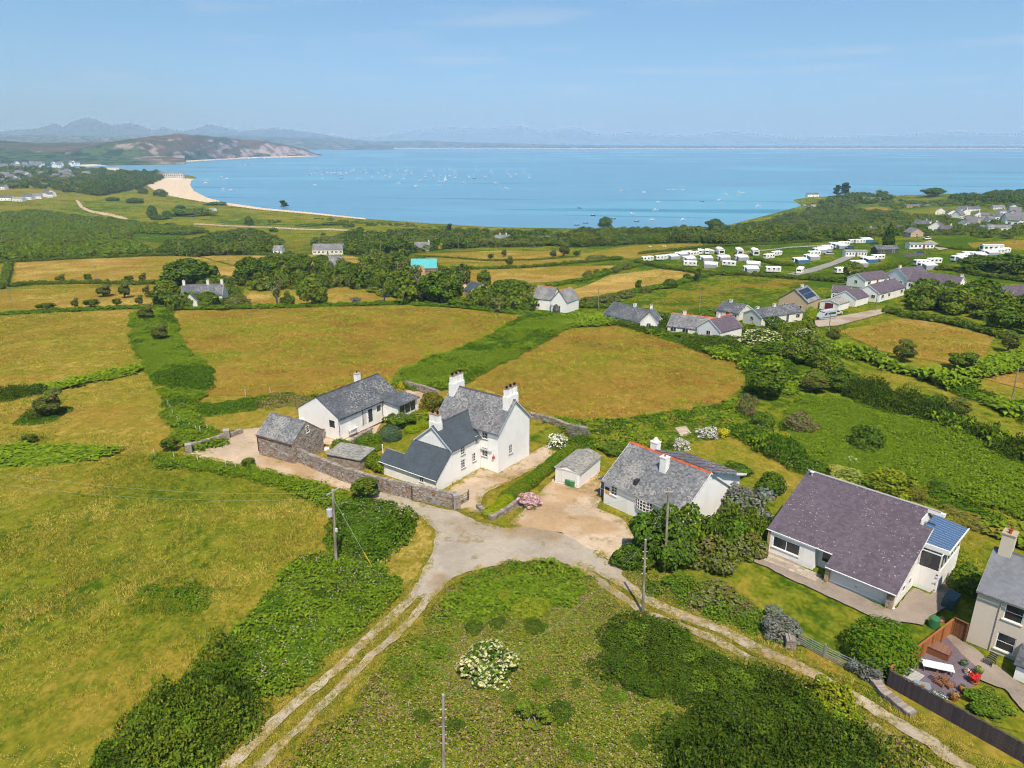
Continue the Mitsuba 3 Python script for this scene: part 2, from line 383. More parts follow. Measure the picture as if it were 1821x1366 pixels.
def range_strip(name, label, shore, ridge, deep, kind, rows=40, cols=400, rough=.12, back=1.0, d0=None, cliff=.55, seed=1, sea=True):
    """a line of hills: shore and ridge as photo pixels; the slope rises from the shore to a ridge "deep" metres behind it and falls away again"""
    sh, rd = np.array(pts(shore)), np.array(pts(ridge))
    x = np.linspace(rd[0, 0], rd[-1, 0], cols)
    ys, yr = np.interp(x, sh[:, 0], sh[:, 1]), np.interp(x, rd[:, 0], rd[:, 1])
    V, U = [], []
    t = np.concatenate([np.linspace(0, 1, rows), np.linspace(1, 2, rows // 3 + 1)[1:]])
    for xi, a, b in zip(x, ys, yr):
        d = ray(xi, a); dist = -CAM_H / d[2] if d0 is None else d0
        gx_, gy_ = d[0], d[1]; hyp = math.hypot(gx_, gy_); ux, uy = gx_ / hyp, gy_ / hyp
        D = dist * hyp if d0 is None else d0
        r = ray(xi, b); tr = (D + deep) / math.hypot(r[0], r[1]); top = max(CAM_H + r[2] * tr, .5)
        for tt in t:
            if tt <= 1: dd = D + deep * tt; h = top * (cliff * min(1, (tt / .35)) ** .8 + (1 - cliff) * (1 - (1 - tt) ** 2))
            else: dd = D + deep + deep * back * (tt - 1); h = top * (1 - (tt - 1) ** 2) - 3 * (tt > 1.95)
            V.append([ux * dd, uy * dd, h]); U.append([kind, tt if tt <= 1 else 1])
    V = np.array(V); U = np.array(U, float); nt = len(t)
    sc = deep / 3.
    nz = meshkit.fbm(np.stack([V[:, 0] / sc, V[:, 1] / sc, 0 * V[:, 0]], -1) * 1.7 + 11, 5, seed) - .5
    env = np.sin(np.pi * np.clip(U[:, 1], 0, 1)) * (np.tile(np.arange(nt), cols) < rows)
    V[:, 2] = np.maximum(V[:, 2] * (1 + 2 * rough * nz * 2 * env), -2)
    V[np.arange(cols) * nt, 2] = -1.5
    i, j = np.meshgrid(np.arange(cols - 1), np.arange(nt - 1), indexing='ij')
    f = np.stack([i * nt + j, (i + 1) * nt + j, (i + 1) * nt + j + 1, i * nt + j + 1], -1).reshape(-1, 4)
    struct(name, label, mikit.ply((V, f), 'hillside', True, uv=U))
    return V.reshape(cols, nt, 3)


HEAD = range_strip('headland', 'rocky heath headland closing the left side of the bay', '120,294 150,291.5 250,290.5 330,287 430,281.5 500,279.5 562,277.8 572,277.6',
                   '120,268 150,262 200,253 260,245 320,239 380,243 430,248 480,252 520,259 545,266 560,273 572,277.5', 420, 0., rough=.07, seed=3, cliff=.72)
range_strip('wooded_hills', 'low wooded hills behind the far village on the left', '-260,292 180,290', '-260,252 -100,250 0,249 60,254 140,254 200,252 260,256 330,262', 1900, 0., d0=3300, cols=200, seed=5, cliff=.2)
range_strip('coastal_plain', 'hazy farmland along the far shore of the bay', '380,263.4 900,263.6 2050,263.9', '380,254 440,251.5 520,249 560,247 600,250 640,253 700,250.5 760,250 820,253 900,255 1000,257.5 1200,259.5 1500,260 2050,260', 2600, 1., seed=6, cliff=.25, rough=.1)
range_strip('inland_plain', 'pale hazy lowland below the left mountains', '-300,262 700,262', '-300,240 0,240 120,242 300,241 420,241 560,245 640,250 700,256', 4500, 1., d0=8000, cols=300, seed=8, cliff=.2)
range_strip('mountains', 'pale blue range with a pointed peak on the left', '-300,258 700,258',
            '-300,238 -100,236 0,234 40,231 75,228 98,221.5 106,220 118,226 135,217 155,211.5 166,210 180,214 205,223 238,219 252,223 275,232 295,227 310,231 330,233 350,229 372,223 400,227 430,233 460,231 490,228 520,231 560,237 600,243 640,250 680,256',
            2200, 2., d0=14500, seed=9, cliff=.1, rough=.07)
range_strip('mountains', 'faintest far mountains along the horizon beyond the bay', '560,258 2050,258',
            '560,252 600,248 680,243 720,235 760,231 800,228 850,231 880,230 905,226 925,224 940,229 960,233 985,233 1000,230 1020,228 1035,231 1050,237 1080,240 1100,238 1130,236 1160,240 1200,242 1260,238 1290,236 1330,238 1360,240 1400,246 1500,244 1600,240 1660,238 1700,237 1821,239 1950,240 2050,243',
            3000, 2., d0=25500, seed=10, cliff=.1, rough=.05)
# pale sand strips along the far shores
def shore_sand(label, s, w):
    p = [onz(x, y, 0)[:2] for x, y in pts(s)]; p = np.array(p)
    d = np.gradient(p, axis=0); d /= np.linalg.norm(d, axis=1, keepdims=True); n = np.stack([-d[:, 1], d[:, 0]], 1)
    n *= np.sign((n * p).sum(1))[:, None]
    v, f = [], []
    for i in range(len(p)):
        v += [[*(p[i] - n[i] * w * .1), -.5], [*(p[i] + n[i] * w * .3), 1.6], [*(p[i] + n[i] * w), 5.]]
    for i in range(len(p) - 1):
        for k in (0, 1): f.append([3 * i + k, 3 * i + k + 1, 3 * i + k + 4, 3 * i + k + 3])
    struct('beach', label, mikit.ply((np.array(v), np.array(f)), 'gravel', True, uv=np.tile([2., 0.], (len(v), 1))))
shore_sand('pale sand beach below the rocky headland', '150,296.5 200,294 250,291.5 330,287.8 430,282 500,280 560,278.2', 60)
shore_sand('thin pale beach on the far side of the bay', '430,265 560,264.2 650,264 760,264 860,264 1000,264.2 1300,264.4 1821,264.6', 60)
# haze: closed box round everything, the sky outside
scene['haze'] = {'type': 'cube', 'to_world': T().translate([0, 14500, 350]).scale([33000, 18000, 357]), 'bsdf': {'type': 'null'}, 'interior': {'type': 'ref', 'id': 'haze_air'}}
labels['haze'] = {'label': 'thin blue summer haze over the bay', 'kind': 'stuff'}
def const(a, b): return lambda x, y: (np.full(x.shape, a), np.full(x.shape, b))
def field(name, label, px, dry, rust, step=3., off=.08, wob=0., bsdf='grass'):
    p = wpoly(px) if isinstance(px, str) else px
    struct(name, label, sheet(p, step, off, const(dry, rust), bsdf, wob)); return p


MEADOW = field('meadow', 'wide rough meadow of green and straw tufts filling the lower left', '-150,812 270,815 430,842 600,885 590,965 520,1010 440,1120 300,1240 180,1370 150,1500 -300,1500', .375, .12, 3, .05)
field('field', 'golden field on the far left above the gorse hedge', '-60,563 235,553 246,610 262,650 245,656 0,706 -60,720', .54, .40, 3, .08, 2)
field('field', 'rough pasture around the lone hawthorn on the left', '-60,722 0,708 246,660 290,690 300,742 335,775 270,812 -60,806', .47, .30, 3, .08)
FG = field('field', 'broad ochre field behind the slate roofed house row', '318,556 450,550 620,546 780,550 945,562 880,600 720,664 705,700 560,708 500,704 370,704 340,640 318,610', .42, .95, 3, .1, 2)
FH = field('field', 'russet field between the farmhouse and the three bungalows', '1005,582 1100,577 1190,602 1340,650 1338,668 1290,722 1150,745 1050,752 965,740 835,672', .44, 1.0, 3, .1, 2)
field('field', 'rough grass patch behind the slate roofed long house', '330,720 500,704 560,708 600,700 530,735 470,760 345,775', .40, .3, 3, .12, 1)
field('field', 'straw field with one pole in the far left', '28,467 180,458 340,455 420,474 422,494 330,500 180,508 25,509', .80, .55, 4, .1, 2)
field('field', 'thin straw strip next to the far woods', '330,452 420,450 600,454 690,468 600,478 430,474', .84, .6, 4, .12, 2)
field('field', 'straw pasture with scattered hawthorns on the far left', '-40,516 120,513 265,512 300,522 250,546 100,549 -40,558', .74, .5, 3, .1, 2)
field('field', 'half mown tan paddock behind the three chimney cottage', '440,512 520,500 720,505 730,532 600,543 480,544 440,535', .74, .35, 3, .1, 1.5)
field('lawn', 'small bright garden lawn beside the three chimney cottage', '395,512 432,508 434,520 398,524', .08, .0, 2, .14)
field('field', 'stubble field right of the green scaffolded roof', '790,482 900,478 1010,473 1095,473 1030,498 930,504 850,510 800,498', .86, .75, 4, .1, 1.5)
field('field', 'pale straw field with stooks above the white twin gabled house', '1005,522 1085,490 1180,478 1238,484 1245,492 1150,512 1060,532 1020,534', .98, .45, 3, .1, 1.5)
field('field', 'bright green field below the caravan park', '1125,552 1265,494 1330,488 1440,500 1400,514 1280,540 1262,560 1190,566', .26, .35, 3, .1, 1.5)
field('field', 'thin dry strip field in the middle distance, upper one', '740,452 860,447 1000,446 1010,455 900,464 760,468', .64, .5, 4, .1, 1.5)
field('field', 'thin dry strip field in the middle distance, lower one', '770,470 900,465 1020,458 1060,462 1000,472 880,476 800,480', .56, .3, 4, .14, 1.5)
field('field', 'olive field with sheep in front of the shoreline trees', '1030,452 1120,438 1240,430 1252,436 1170,452 1085,463 1040,462', .50, .35, 4, .1, 1.5)
field('field', 'pale field strip above the caravan park', '1260,452 1400,436 1525,418 1530,424 1440,440 1300,456', .24, .0, 4, .1, 1.)
MS = wpoly('1478,632 1530,640 1640,676 1740,714 1840,752 1900,780 1900,840 1821,798 1700,730 1590,700 1500,662'); m0, m1 = at(1500, 645)[:2], at(1821, 772)[:2]; mn = np.array([-(m1 - m0)[1], (m1 - m0)[0]]) / np.linalg.norm(m1 - m0)
struct('field', 'mown green strip with cutting lines on the right', sheet(MS, .8, .1, lambda x, y: (.20 + .13 * (np.sin(2 * np.pi * ((x - m0[0]) * mn[0] + (y - m0[1]) * mn[1]) / 2.6) > 0), .05 + 0 * x), 'grass', 1))
FO = field('field', 'orange gold paddock beside the grey village road on the right', '1492,590 1590,567 1660,573 1768,600 1755,628 1690,648 1640,640 1560,622', .62, .80, 3, .1, 1.5)
field('field', 'orange gold paddock corner at the right edge', '1740,672 1830,652 1900,650 1900,712 1800,688', .66, .8, 3, .1, 1)
field('field', 'dry grass by the houses on the far right edge', '1720,432 1850,425 1850,446 1730,442', .55, .5, 4, .1)
field('field', 'tan field in the distance near the small headland on the right', '1480,378 1560,368 1590,372 1520,385', .72, .4, 6, .2, 3)
field('field', 'tan hilltop on the small headland on the right', '1520,350 1580,343 1600,349 1540,356', .75, .4, 6, .2, 3)
field('field', 'small emerald field by the lush woods on the left', '232,418 270,415 318,415 322,424 286,432 236,424', .02, .0, 5, .2, 2, )
field('golf_course', 'pale green links along the beach', '70,356 130,348 180,352 240,335 300,345 360,362 470,374 560,383 650,393 750,400 850,407 1010,408 1090,412 980,420 800,414 700,416 600,420 560,424 500,436 420,424 340,410 230,392 150,384 60,372', .30, .0, 7, .25, 5)
field('field', 'tan field among the trees in the far village', '70,316 130,313 150,320 90,323', .8, .3, 10, .4)
field('field', 'tan field at the foot of the wooded hills', '20,288 90,280 130,284 60,292', .5, .3, 14, .6)
LAWN = field('lawn', 'garden lawn behind the white cottage', '1225,792 1300,776 1375,800 1475,838 1430,862 1390,868 1340,850 1260,826 1215,815', .36, .0, 1.2, .06, .6)
field('lawn', 'front lawn of the purple roofed bungalow, browned in the middle', '1330,1012 1420,1050 1560,1112 1610,1140 1520,1180 1420,1130 1345,1100 1305,1050', .33, .0, 1., .05, .5)
field('lawn', 'walled garden lawn between the farmhouse and the long house', '668,806 640,775 720,745 775,752 760,790 722,812', .30, .0, 1., .06, .3)
field('lawn', 'small side lawn right of the farmhouse', '944,775 985,757 1000,775 968,790 944,783', .22, .0, 1., .08)
field('lawn', 'lower fenced lawn of the beige house', '1695,1240 1738,1213 1785,1232 1815,1275 1821,1305 1760,1290', .26, .0, .8, .06)
field('lawn', 'grass behind the purple roofed bungalow', '1640,890 1700,910 1760,950 1730,1010 1700,1000 1690,960 1650,920', .32, .05, 1.2, .07, .4)
field('lawn', 'caravan park grass', '1150,472 1220,455 1330,440 1450,437 1560,432 1660,434 1720,452 1640,470 1500,484 1420,492 1300,486 1180,480', .20, .0, 3, .12, 1.5)
field('grass_verge', 'dry grass verge between the dark hedge bank and the lane junction', '733,930 770,945 768,985 742,1020 722,1052 690,1020 672,1008 700,975', .52, .0, .8, .05, .4)
field('grass_verge', 'worn grass verge below the bungalow gate', '1430,1150 1510,1180 1580,1215 1700,1275 1821,1335 1821,1366 1700,1330 1560,1230 1440,1180', .50, .25, .8, .045, .4)
field('grass_verge', 'small green verge at the lane junction below the gold hedge', '862,915 905,925 960,925 945,940 900,945', .22, .0, .6, .05, .3)

# lanes, drives, sand
ROADS = [('lane', 'stony grey lane from the stone yard to the track junction', '640,866 700,882 760,900 815,912 850,930 905,942 945,935 1010,955 1060,985 1110,1018 1095,1040 1030,1005 960,1000 900,1004 830,1020 792,1036 770,1062 738,1066 735,1056 752,1015 770,985 775,945 750,920 690,895 630,878', .05, .08, .16),
         ('driveway', 'pale gravel drive beside the stone barn', '322,806 355,788 430,765 465,760 470,790 560,826 650,862 700,880 690,892 640,880 560,858 440,832 350,815', .95, .05, .15),
         ('driveway', 'sandy forecourt in front of the white cottage', '905,935 935,905 985,852 1040,820 1068,850 1070,890 1060,905 1110,925 1128,960 1105,1010 1060,985 1000,950', .85, .20, .165),
         ('driveway', 'gravel path round the farmhouse', '790,880 852,832 890,842 945,806 982,788 1000,795 960,830 905,858 860,880 850,915 815,905 812,880', .75, .13, .15),
         ('path', 'gravel yard behind the long white house', '690,705 735,690 760,705 745,735 712,730', .7, .05, .15),
         ('patio', 'gravel terrace in front of the long white house', '545,760 607,775 672,750 690,738 665,775 615,796 560,790', .8, .0, .16),
         ('village_road', 'pale road with a parked van on the right', '1440,573 1500,562 1560,551 1588,548 1590,553 1540,567 1490,580 1450,583', .3, .0, .2),
         ('golf_path', 'sandy path winding over the links', '134,356 140,357 148,368 168,376 200,381 228,389 224,391 192,384 160,378 142,369', .8, .0, .35),
         ('golf_path', 'pale path along the middle of the links', '345,398 480,404 560,408 590,407 650,412 720,413 790,416 880,418 880,419.5 790,418 720,415 650,414 590,410 560,410 480,406.5 345,400', .6, .1, .35),
         ('caravan_road', 'grey curving road through the caravan park', '1395,490 1440,478 1480,466 1510,452 1528,447 1540,449 1515,460 1490,470 1450,484 1410,492', 2.0 + .75, .0, .25),
         ('caravan_road', 'grey lane along the top of the caravan park', '1310,450 1400,440 1470,436 1470,437.5 1400,442 1310,453', 2.75, .0, .25),
         ('driveway', 'pale parking strip beside the flat roofed village house', '1640,432 1655,428 1685,443 1670,446', 2.6, .0, .3),
         ('dirt_yard', 'bare earth yard by the black barn', '800,500 830,508 828,520 808,516', .8, .1, .3),
         ('patio', 'grey stone terrace along the front of the purple roofed bungalow', '1322,990 1364,975 1470,1035 1585,1088 1612,1100 1590,1118 1470,1062 1380,1020', 5.0, .05, .17),
         ('patio', 'concrete yard beside the purple roofed bungalow', '1585,1090 1625,1048 1655,1060 1690,1030 1715,1040 1690,1075 1655,1100 1640,1115 1600,1108', 5.0, .05, .19),
         ('patio', 'plum slate chip patio inside the wooden fence', '1580,1200 1640,1150 1680,1130 1735,1190 1740,1215 1700,1250 1640,1228', 4.0, .0, .18),
         ('path', 'grey concrete path round the beige house', '1672,1128 1690,1130 1740,1160 1800,1210 1850,1240 1850,1290 1815,1260 1785,1228 1740,1212 1735,1190', 5.0, .0, .19),
         ('beach', 'curved sandy beach below the far village', '352,358 330,354 285,345 262,330 268,322 300,316 345,318.5 340,322 338,329 345,340 368,351.5 400,360.5 470,370.5 560,379 650,388.5 650,391 560,382 470,374 400,365', 2.0, .0, .35)]
for nm, lb, px, a, b, off in ROADS:
    p = wpoly(px); far = p.centroid.y > 250
    struct(nm, lb, sheet(p, 6 if far else .9, off, const(a, b), 'gravel', 0 if far else .3))
TRACKS = []
for lb, px, w in (('bare wheel track on the left of the grass ridge', '748,1040 735,1064 704,1093 670,1122 634,1157 602,1190 551,1234 511,1265 460,1313 416,1357 370,1405', .47),
                  ('bare wheel track on the right of the grass ridge', '798,1028 766,1064 742,1092 718,1118 653,1176 602,1227 546,1283 491,1333 460,1366 420,1405', .40),
                  ('upper wheel track of the stony track to the lower right', '990,968 1030,985 1070,1006 1112,1040 1160,1072 1215,1098 1280,1120 1340,1152 1420,1188 1490,1224 1560,1266 1640,1312 1720,1372', .62),
                  ('lower wheel track of the stony track to the lower right', '975,992 1015,1003 1055,1026 1100,1061 1150,1092 1215,1118 1270,1138 1330,1172 1400,1210 1480,1250 1540,1290 1610,1335 1680,1390', .50)):
    p = LineString([at(x, y)[:2] for x, y in pts(px)]).buffer(w); struct('track', lb, sheet(p, .5, .15, const(.42, .30), 'gravel', .35)); TRACKS.append(p.exterior)
UN = shapely.unary_union([wpoly(r[2]) for r in ROADS if r[0] in ('lane', 'driveway') and wpoly(r[2]).centroid.y < 130] + [Polygon(t) for t in TRACKS])
EDGES = [g.exterior for g in getattr(UN, 'geoms', [UN])] + [r for g in getattr(UN, 'geoms', [UN]) for r in g.interiors if r.length > 6]
# ------------------------------------------------------------------ buildings
class Frame:
    def __init__(s, x, y, z, th, sgn=1):
        t = math.radians(th); s.o = np.array([x, y, z]); s.e1 = np.array([math.cos(t), math.sin(t), 0]); s.e2 = sgn * np.array([-math.sin(t), math.cos(t), 0]); s.sgn = sgn

    def __call__(s, v):
        v = np.asarray(v, float)
        return s.o + v[..., :1] * s.e1 + v[..., 1:2] * s.e2 + v[..., 2:3] * np.array([0, 0, 1.])

    def px(s, axis, val, px, py):
        """where the line of sight of a photo pixel meets the plane local[axis] = val: the other two local coordinates"""
        d = ray(px, py); o = np.array([0, 0, CAM_H]) - s.o
        dl = np.array([d @ s.e1, d @ s.e2, d[2]]); ol = np.array([o @ s.e1, o @ s.e2, o[2]])
        q = ol + dl * ((val - ol[axis]) / dl[axis])
        return np.delete(q, axis)


WHITE, OFFW, DARK, BLACK = (.80, .80, .79), (.70, .69, .66), (.035, .04, .045), (.015, .015, .017)
PAL = {0: (.17, .165, .18), 1: (.07, .09, .115), 2: (.12, .09, .11), 3: (.17, .175, .185), 4: (.085, .095, .11), 5: (.24, .235, .215), 6: (.15, .165, .19)}


def wall_prism(fr, prof, a0, a1, cuts=(), bsdf='whitewash', col=WHITE, along='a', down=.8):
    """walls as a solid: profile (b, h) drawn out from a0 to a1 (or profile (a, h) drawn out along b), with openings cut"""
    prof = [(q[0], q[1] - down if q[1] <= 0.001 else q[1]) for q in prof]
    area = sum(p[0] * q[1] - q[0] * p[1] for p, q in zip(prof, prof[1:] + prof[:1]))
    if area < 0: prof = prof[::-1]
    m = m3.CrossSection([prof]).extrude(a1 - a0).translate([0, 0, a0])
    for c in cuts:
        if c: m = m - cutbox(along, *c)
    mb = MB()
    if along == 'a': mb.mani(m, col, lambda v: fr(v[:, [2, 0, 1]]))
    else: mb.mani(m, col, lambda v: fr(v[:, [0, 2, 1]]))
    return mb.ply(bsdf)


def cutbox(along, lo, hi):
    lo, hi = np.minimum(lo, hi).astype(float), np.maximum(lo, hi).astype(float)
    idx = [1, 2, 0] if along == 'a' else [0, 2, 1]
    return m3.Manifold.cube((hi - lo)[idx].tolist()).translate(lo[idx].tolist())


def slope(mb, fr, quad, pal, th=.10, u0=0.):
    """a roof plane: local corners eave-left, eave-right, top-right, top-left; slates run along the eave"""
    q = np.asarray(quad, float); w = fr(q)
    ax = w[1] - w[0]; ax /= np.linalg.norm(ax); n = np.cross(ax, w[3] - w[0]); n /= np.linalg.norm(n)
    if n[2] < 0: n = -n
    upv = np.cross(n, ax)
    if upv[2] < 0: upv = -upv
    uv = np.stack([(w - w[0]) @ ax + 60 + u0 + 1000 * pal, (w - w[0]) @ upv + 20], 1)
    if np.cross(w[1] - w[0], w[3] - w[0])[2] < 0: w, uv = w[::-1], uv[::-1]
    mb.slab(w, th, PAL[pal], uv)


def window(parent, fr, face, s, h, w, ht, nx=2, ny=2, frame=WHITE, sill=True, depth=.10, val=0., name='window', out=-1, recess=True):
    """face 'a' or 'b': the plane local a = val or b = val; s: centre along the face, h: bottom; out: which way is outdoors. Returns the opening to cut"""
    P = (lambda u, d, z: (u, val + out * d, z)) if face == 'b' else (lambda u, d, z: (val + out * d, u, z))
    d0 = -depth if recess else .02
    mb = MB(); t = .07
    def bx(u0, u1, z0, z1, da, db): mb.box(P(u0, da, z0), P(u1, db, z1), frame, fr)
    x0, x1 = s - w / 2, s + w / 2
    for a, b, c, d in ((x0, x0 + t, h, h + ht), (x1 - t, x1, h, h + ht), (x0 + t, x1 - t, h, h + t), (x0 + t, x1 - t, h + ht - t, h + ht)): bx(a, b, c, d, d0, d0 + .06)
    for i in range(1, nx): u = x0 + w * i / nx; bx(u - .03, u + .03, h + t, h + ht - t, d0 + .005, d0 + .05)
    for j in range(1, ny): z = h + ht * j / ny; bx(x0 + t, x1 - t, z - .025, z + .025, d0 + .002, d0 + .048)
    k = part(parent, name, mb.ply('paint'))
    g = MB(); g.box(P(x0 + t * .5, d0 + .01, h + t * .5), P(x1 - t * .5, d0 + .03, h + ht - t * .5), DARK, fr)
    part(k, 'pane', g.ply('glass'))
    if sill:
        sb = MB(); sb.box(P(x0 - .08, -.02 if recess else .01, h - .10), P(x1 + .08, .10, h - .003), (.25, .25, .26) if sill == 'slate' else OFFW, fr); part(k, 'sill', sb.ply('paint'))
    if not recess: return None
    return (P(x0, -depth - .01, h), P(x1, .2, h + ht))


def door(parent, fr, face, s, h, w, ht, col, val=0., out=-1, name='door', glazed=False):
    P = (lambda u, d, z: (u, val + out * d, z)) if face == 'b' else (lambda u, d, z: (val + out * d, u, z))
    mb = MB(); mb.box(P(s - w / 2, .005, h), P(s + w / 2, .05, h + ht), col, fr)
    for a in (-1, 1): mb.box(P(s + a * w / 2, .0, h), P(s + a * (w / 2 + .07), .07, h + ht + .07), WHITE, fr)
    k = part(parent, name, mb.ply('paint'))
    hb = MB(); hb.box(P(s + w * .36, .052, h + ht * .47), P(s + w * .42, .10, h + ht * .51), (.5, .5, .5), fr); part(k, 'handle', hb.ply('metal'))
    if glazed:
        g = MB(); g.box(P(s - w * .33, .052, h + ht * .45), P(s + w * .33, .06, h + ht * .92), DARK, fr); part(k, 'pane', g.ply('glass'))


def chimney(parent, fr, a, b, z0, z1, wa, wb, col=WHITE, pots=1, pot=(.42, .16, .07), cap=(.55, .52, .48), along='b', bsdf='whitewash', label=None):
    mb = MB(); mb.box((a - wa / 2, b - wb / 2, z0), (a + wa / 2, b + wb / 2, z1), col, fr)
    k = part(parent, 'chimney', mb.ply(bsdf), label)
    c = MB(); c.box((a - wa / 2 - .06, b - wb / 2 - .06, z1 + .003), (a + wa / 2 + .06, b + wb / 2 + .06, z1 + .13), cap, fr); part(k, 'cap', c.ply('paint'))
    for i in range(pots):
        o = (i - (pots - 1) / 2) * (wb if along == 'b' else wa) / max(pots, 1)
        p = fr(np.array([a + (o if along == 'a' else 0), b + (o if along == 'b' else 0), z1 + .13]))
        t = MB(); t.tube([p, p + [0, 0, .08], p + [0, 0, .32], p + [0, 0, .38]], [.14, .12, .10, .125], pot, 8); part(k, 'pot', t.ply('paint'))
    return k


def gable_roof(parent, fr, L, D, e, r, pal, over=.25, oa=.2, ridge=(.10, .10, .11), gutter=(.09, .09, .10), barge=WHITE, a0=0., mid=None, label=None, sl=(True, True)):
    mid = D / 2 if mid is None else mid
    s1, s2 = (r - e) / mid, (r - e) / (D - mid); mb = MB(); lift = .10
    if sl[0]: slope(mb, fr, [(a0 - oa, -over, e - over * s1 + lift), (a0 + L + oa, -over, e - over * s1 + lift), (a0 + L + oa, mid, r + lift), (a0 - oa, mid, r + lift)], pal)
    if sl[1]: slope(mb, fr, [(a0 - oa, D + over, e - over * s2 + lift), (a0 + L + oa, D + over, e - over * s2 + lift), (a0 + L + oa, mid, r + lift), (a0 - oa, mid, r + lift)], pal, u0=17)
    k = part(parent, 'roof', mb.ply('slate', uv=True), label)
    rb = MB(); n = max(4, int((L + 2 * oa) / .45)); lr = np.linspace(a0 - oa, a0 + L + oa, n + 1)
    for i in range(n):
        z = r + lift + .01 * (i % 2)
        q = [(lr[i], mid - .17, z - .12), (lr[i], mid, z + .06), (lr[i], mid + .17, z - .12)]
        w = fr(np.array([q[0], q[1], q[2], (lr[i + 1], mid + .17, z - .12), (lr[i + 1], mid, z + .06), (lr[i + 1], mid - .17, z - .12)]))
        rb.add(w, [[0, 1, 4, 5], [1, 2, 3, 4], [0, 5, 3, 2]], np.array(ridge) * RNG.uniform(.8, 1.15)); rb.add(w, [[0, 2, 1], [3, 5, 4]], ridge)
    part(k, 'ridge', rb.ply('paint'))
    if gutter:
        for b, sgn, ss, on in ((-over - .05, -1, s1, sl[0]), (D + over + .05, 1, s2, sl[1])):
            if not on: continue
            z = e - over * ss + .02; g = MB(); g.tube(fr(np.array([(a0 - oa, b, z), (a0 + L + oa, b, z)])), .06, gutter, 6); part(k, 'gutter', g.ply('paint'))
    if barge is not None:
        for a in (a0 - oa - .025, a0 + L + oa + .005):
            m = MB()
            for b0, z0, on in ((-over, e - over * s1, sl[0]), (D + over, e - over * s2, sl[1])):
                if not on: continue
                v = np.array([(a, b0, z0 + lift + .01), (a, b0, z0 + lift - .2), (a, mid, r + lift - .2), (a, mid, r + lift + .01)])
                w2 = v + [.022, 0, 0]; allv = fr(np.vstack([v, w2]))
                m.add(allv, [[0, 1, 2, 3], [7, 6, 5, 4], [0, 4, 5, 1], [2, 6, 7, 3], [1, 5, 6, 2], [0, 3, 7, 4]], barge)
            part(k, 'bargeboard', m.ply('paint'))
    return k


def stones_on(mb, fr, along, a0, a1, h0, h1, out, top=None, seed=0, cover=.82, size=.30):
    """rubble stones standing proud of a wall face: "along" maps (u, depth, z) to local coordinates"""
    rg = np.random.default_rng(seed); z = h0
    while z < h1 - .05:
        hh = rg.uniform(.12, .24); u = a0 + rg.uniform(-.2, 0)
        while u < a1:
            w = rg.uniform(.6, 1.5) * size
            zt = (top(u + w / 2) if top else h1)
            if u > a0 - .02 and u + w < a1 + .02 and z + hh < zt and rg.random() < cover + .12:
                d = rg.uniform(.015, .055); k = rg.random()
                c = np.array([.27, .225, .19]) * rg.uniform(.55, 1.35) if k < .55 else np.array([.33, .33, .335]) * rg.uniform(.6, 1.25) if k < .85 else np.array([.26, .15, .085]) * rg.uniform(.7, 1.2)
                x0, x1, z0, z1 = u, u + w - .03, z, z + hh - .03
                j = lambda: rg.uniform(-.025, .025)
                b = [(x0 + j(), z0 + j()), (x1 + j(), z0 + j()), (x1 + j(), z1 + j()), (x0 + j(), z1 + j())]
                cx, cz = (x0 + x1) / 2, (z0 + z1) / 2
                v = [along(p, 0 * out - .01, q) for p, q in b] + [along(cx + (p - cx) * .8, d * out, cz + (q - cz) * .75) for p, q in b]
                mb.add(fr(np.array(v)), [[4, 5, 6, 7], [0, 1, 5, 4], [1, 2, 6, 5], [2, 3, 7, 6], [3, 0, 4, 7]], c)
            u += w
        z += hh


# --- the white farmhouse
fr = Frame(-1.83, 86.68, 50, 144.27, -1)
L_, D_, e_, r_ = 10.53, 7.33, 5.55, 9.0
W0, WW, WL, LW, LT, EL, EW, RW = 3.03, 6.34, 9.91, 5.92, 9.01, 1.45, 4.35, 6.9
K = thing('farmhouse', 'tall white farmhouse with triple chimneys at both ends and a dark slate rear wing', 'house')
cuts = [window(K, fr, 'b', *fr.px(1, 0, 861.8, 780.5), 1.0, 1.35, 2, 3, sill='slate'), window(K, fr, 'b', *fr.px(1, 0, 862, 812), 1.0, 1.3, 2, 3, sill='slate'),
        window(K, fr, 'a', *fr.px(0, 0, 908.4, 806.5), .75, 1.3, 2, 3, sill='slate')]
scene_wall = wall_prism(fr, [(0, 0), (0, e_), (D_ / 2, r_), (D_, e_), (D_, 0)], 0, L_, [c for c in cuts if c])
part(K, 'wall', scene_wall)
gable_roof(K, fr, L_, D_, e_, r_, 0, over=.3, oa=.25, ridge=(.09, .085, .10), gutter=(.10, .12, .15), barge=(.42, .50, .56))
for a in (.55, L_ - .55):
    mb = MB(); mb.box((a - .42, D_ / 2 - 1.35, r_ - 1.5), (a + .42, D_ / 2 + 1.15, r_ + .75), WHITE, fr); k = part(K, 'chimney', mb.ply('whitewash'))
    for i, b in enumerate((-1.0, -.12, .76)):
        m = MB(); m.box((a - .3, D_ / 2 + b - .28, r_ + .753), (a + .3, D_ / 2 + b + .28, r_ + 1.75), WHITE, fr); s = part(k, 'shaft', m.ply('whitewash'))
        p = fr(np.array([a, D_ / 2 + b, r_ + 1.75])); m = MB(); m.box((a - .34, D_ / 2 + b - .32, r_ + 1.753), (a + .34, D_ / 2 + b + .32, r_ + 1.85), (.30, .22, .17), fr)
        m.tube([p + [0, 0, .1], p + [0, 0, .34], p + [0, 0, .42]], [.17, .15, .19], BLACK, 8); part(k, 'pot', m.ply('paint'))
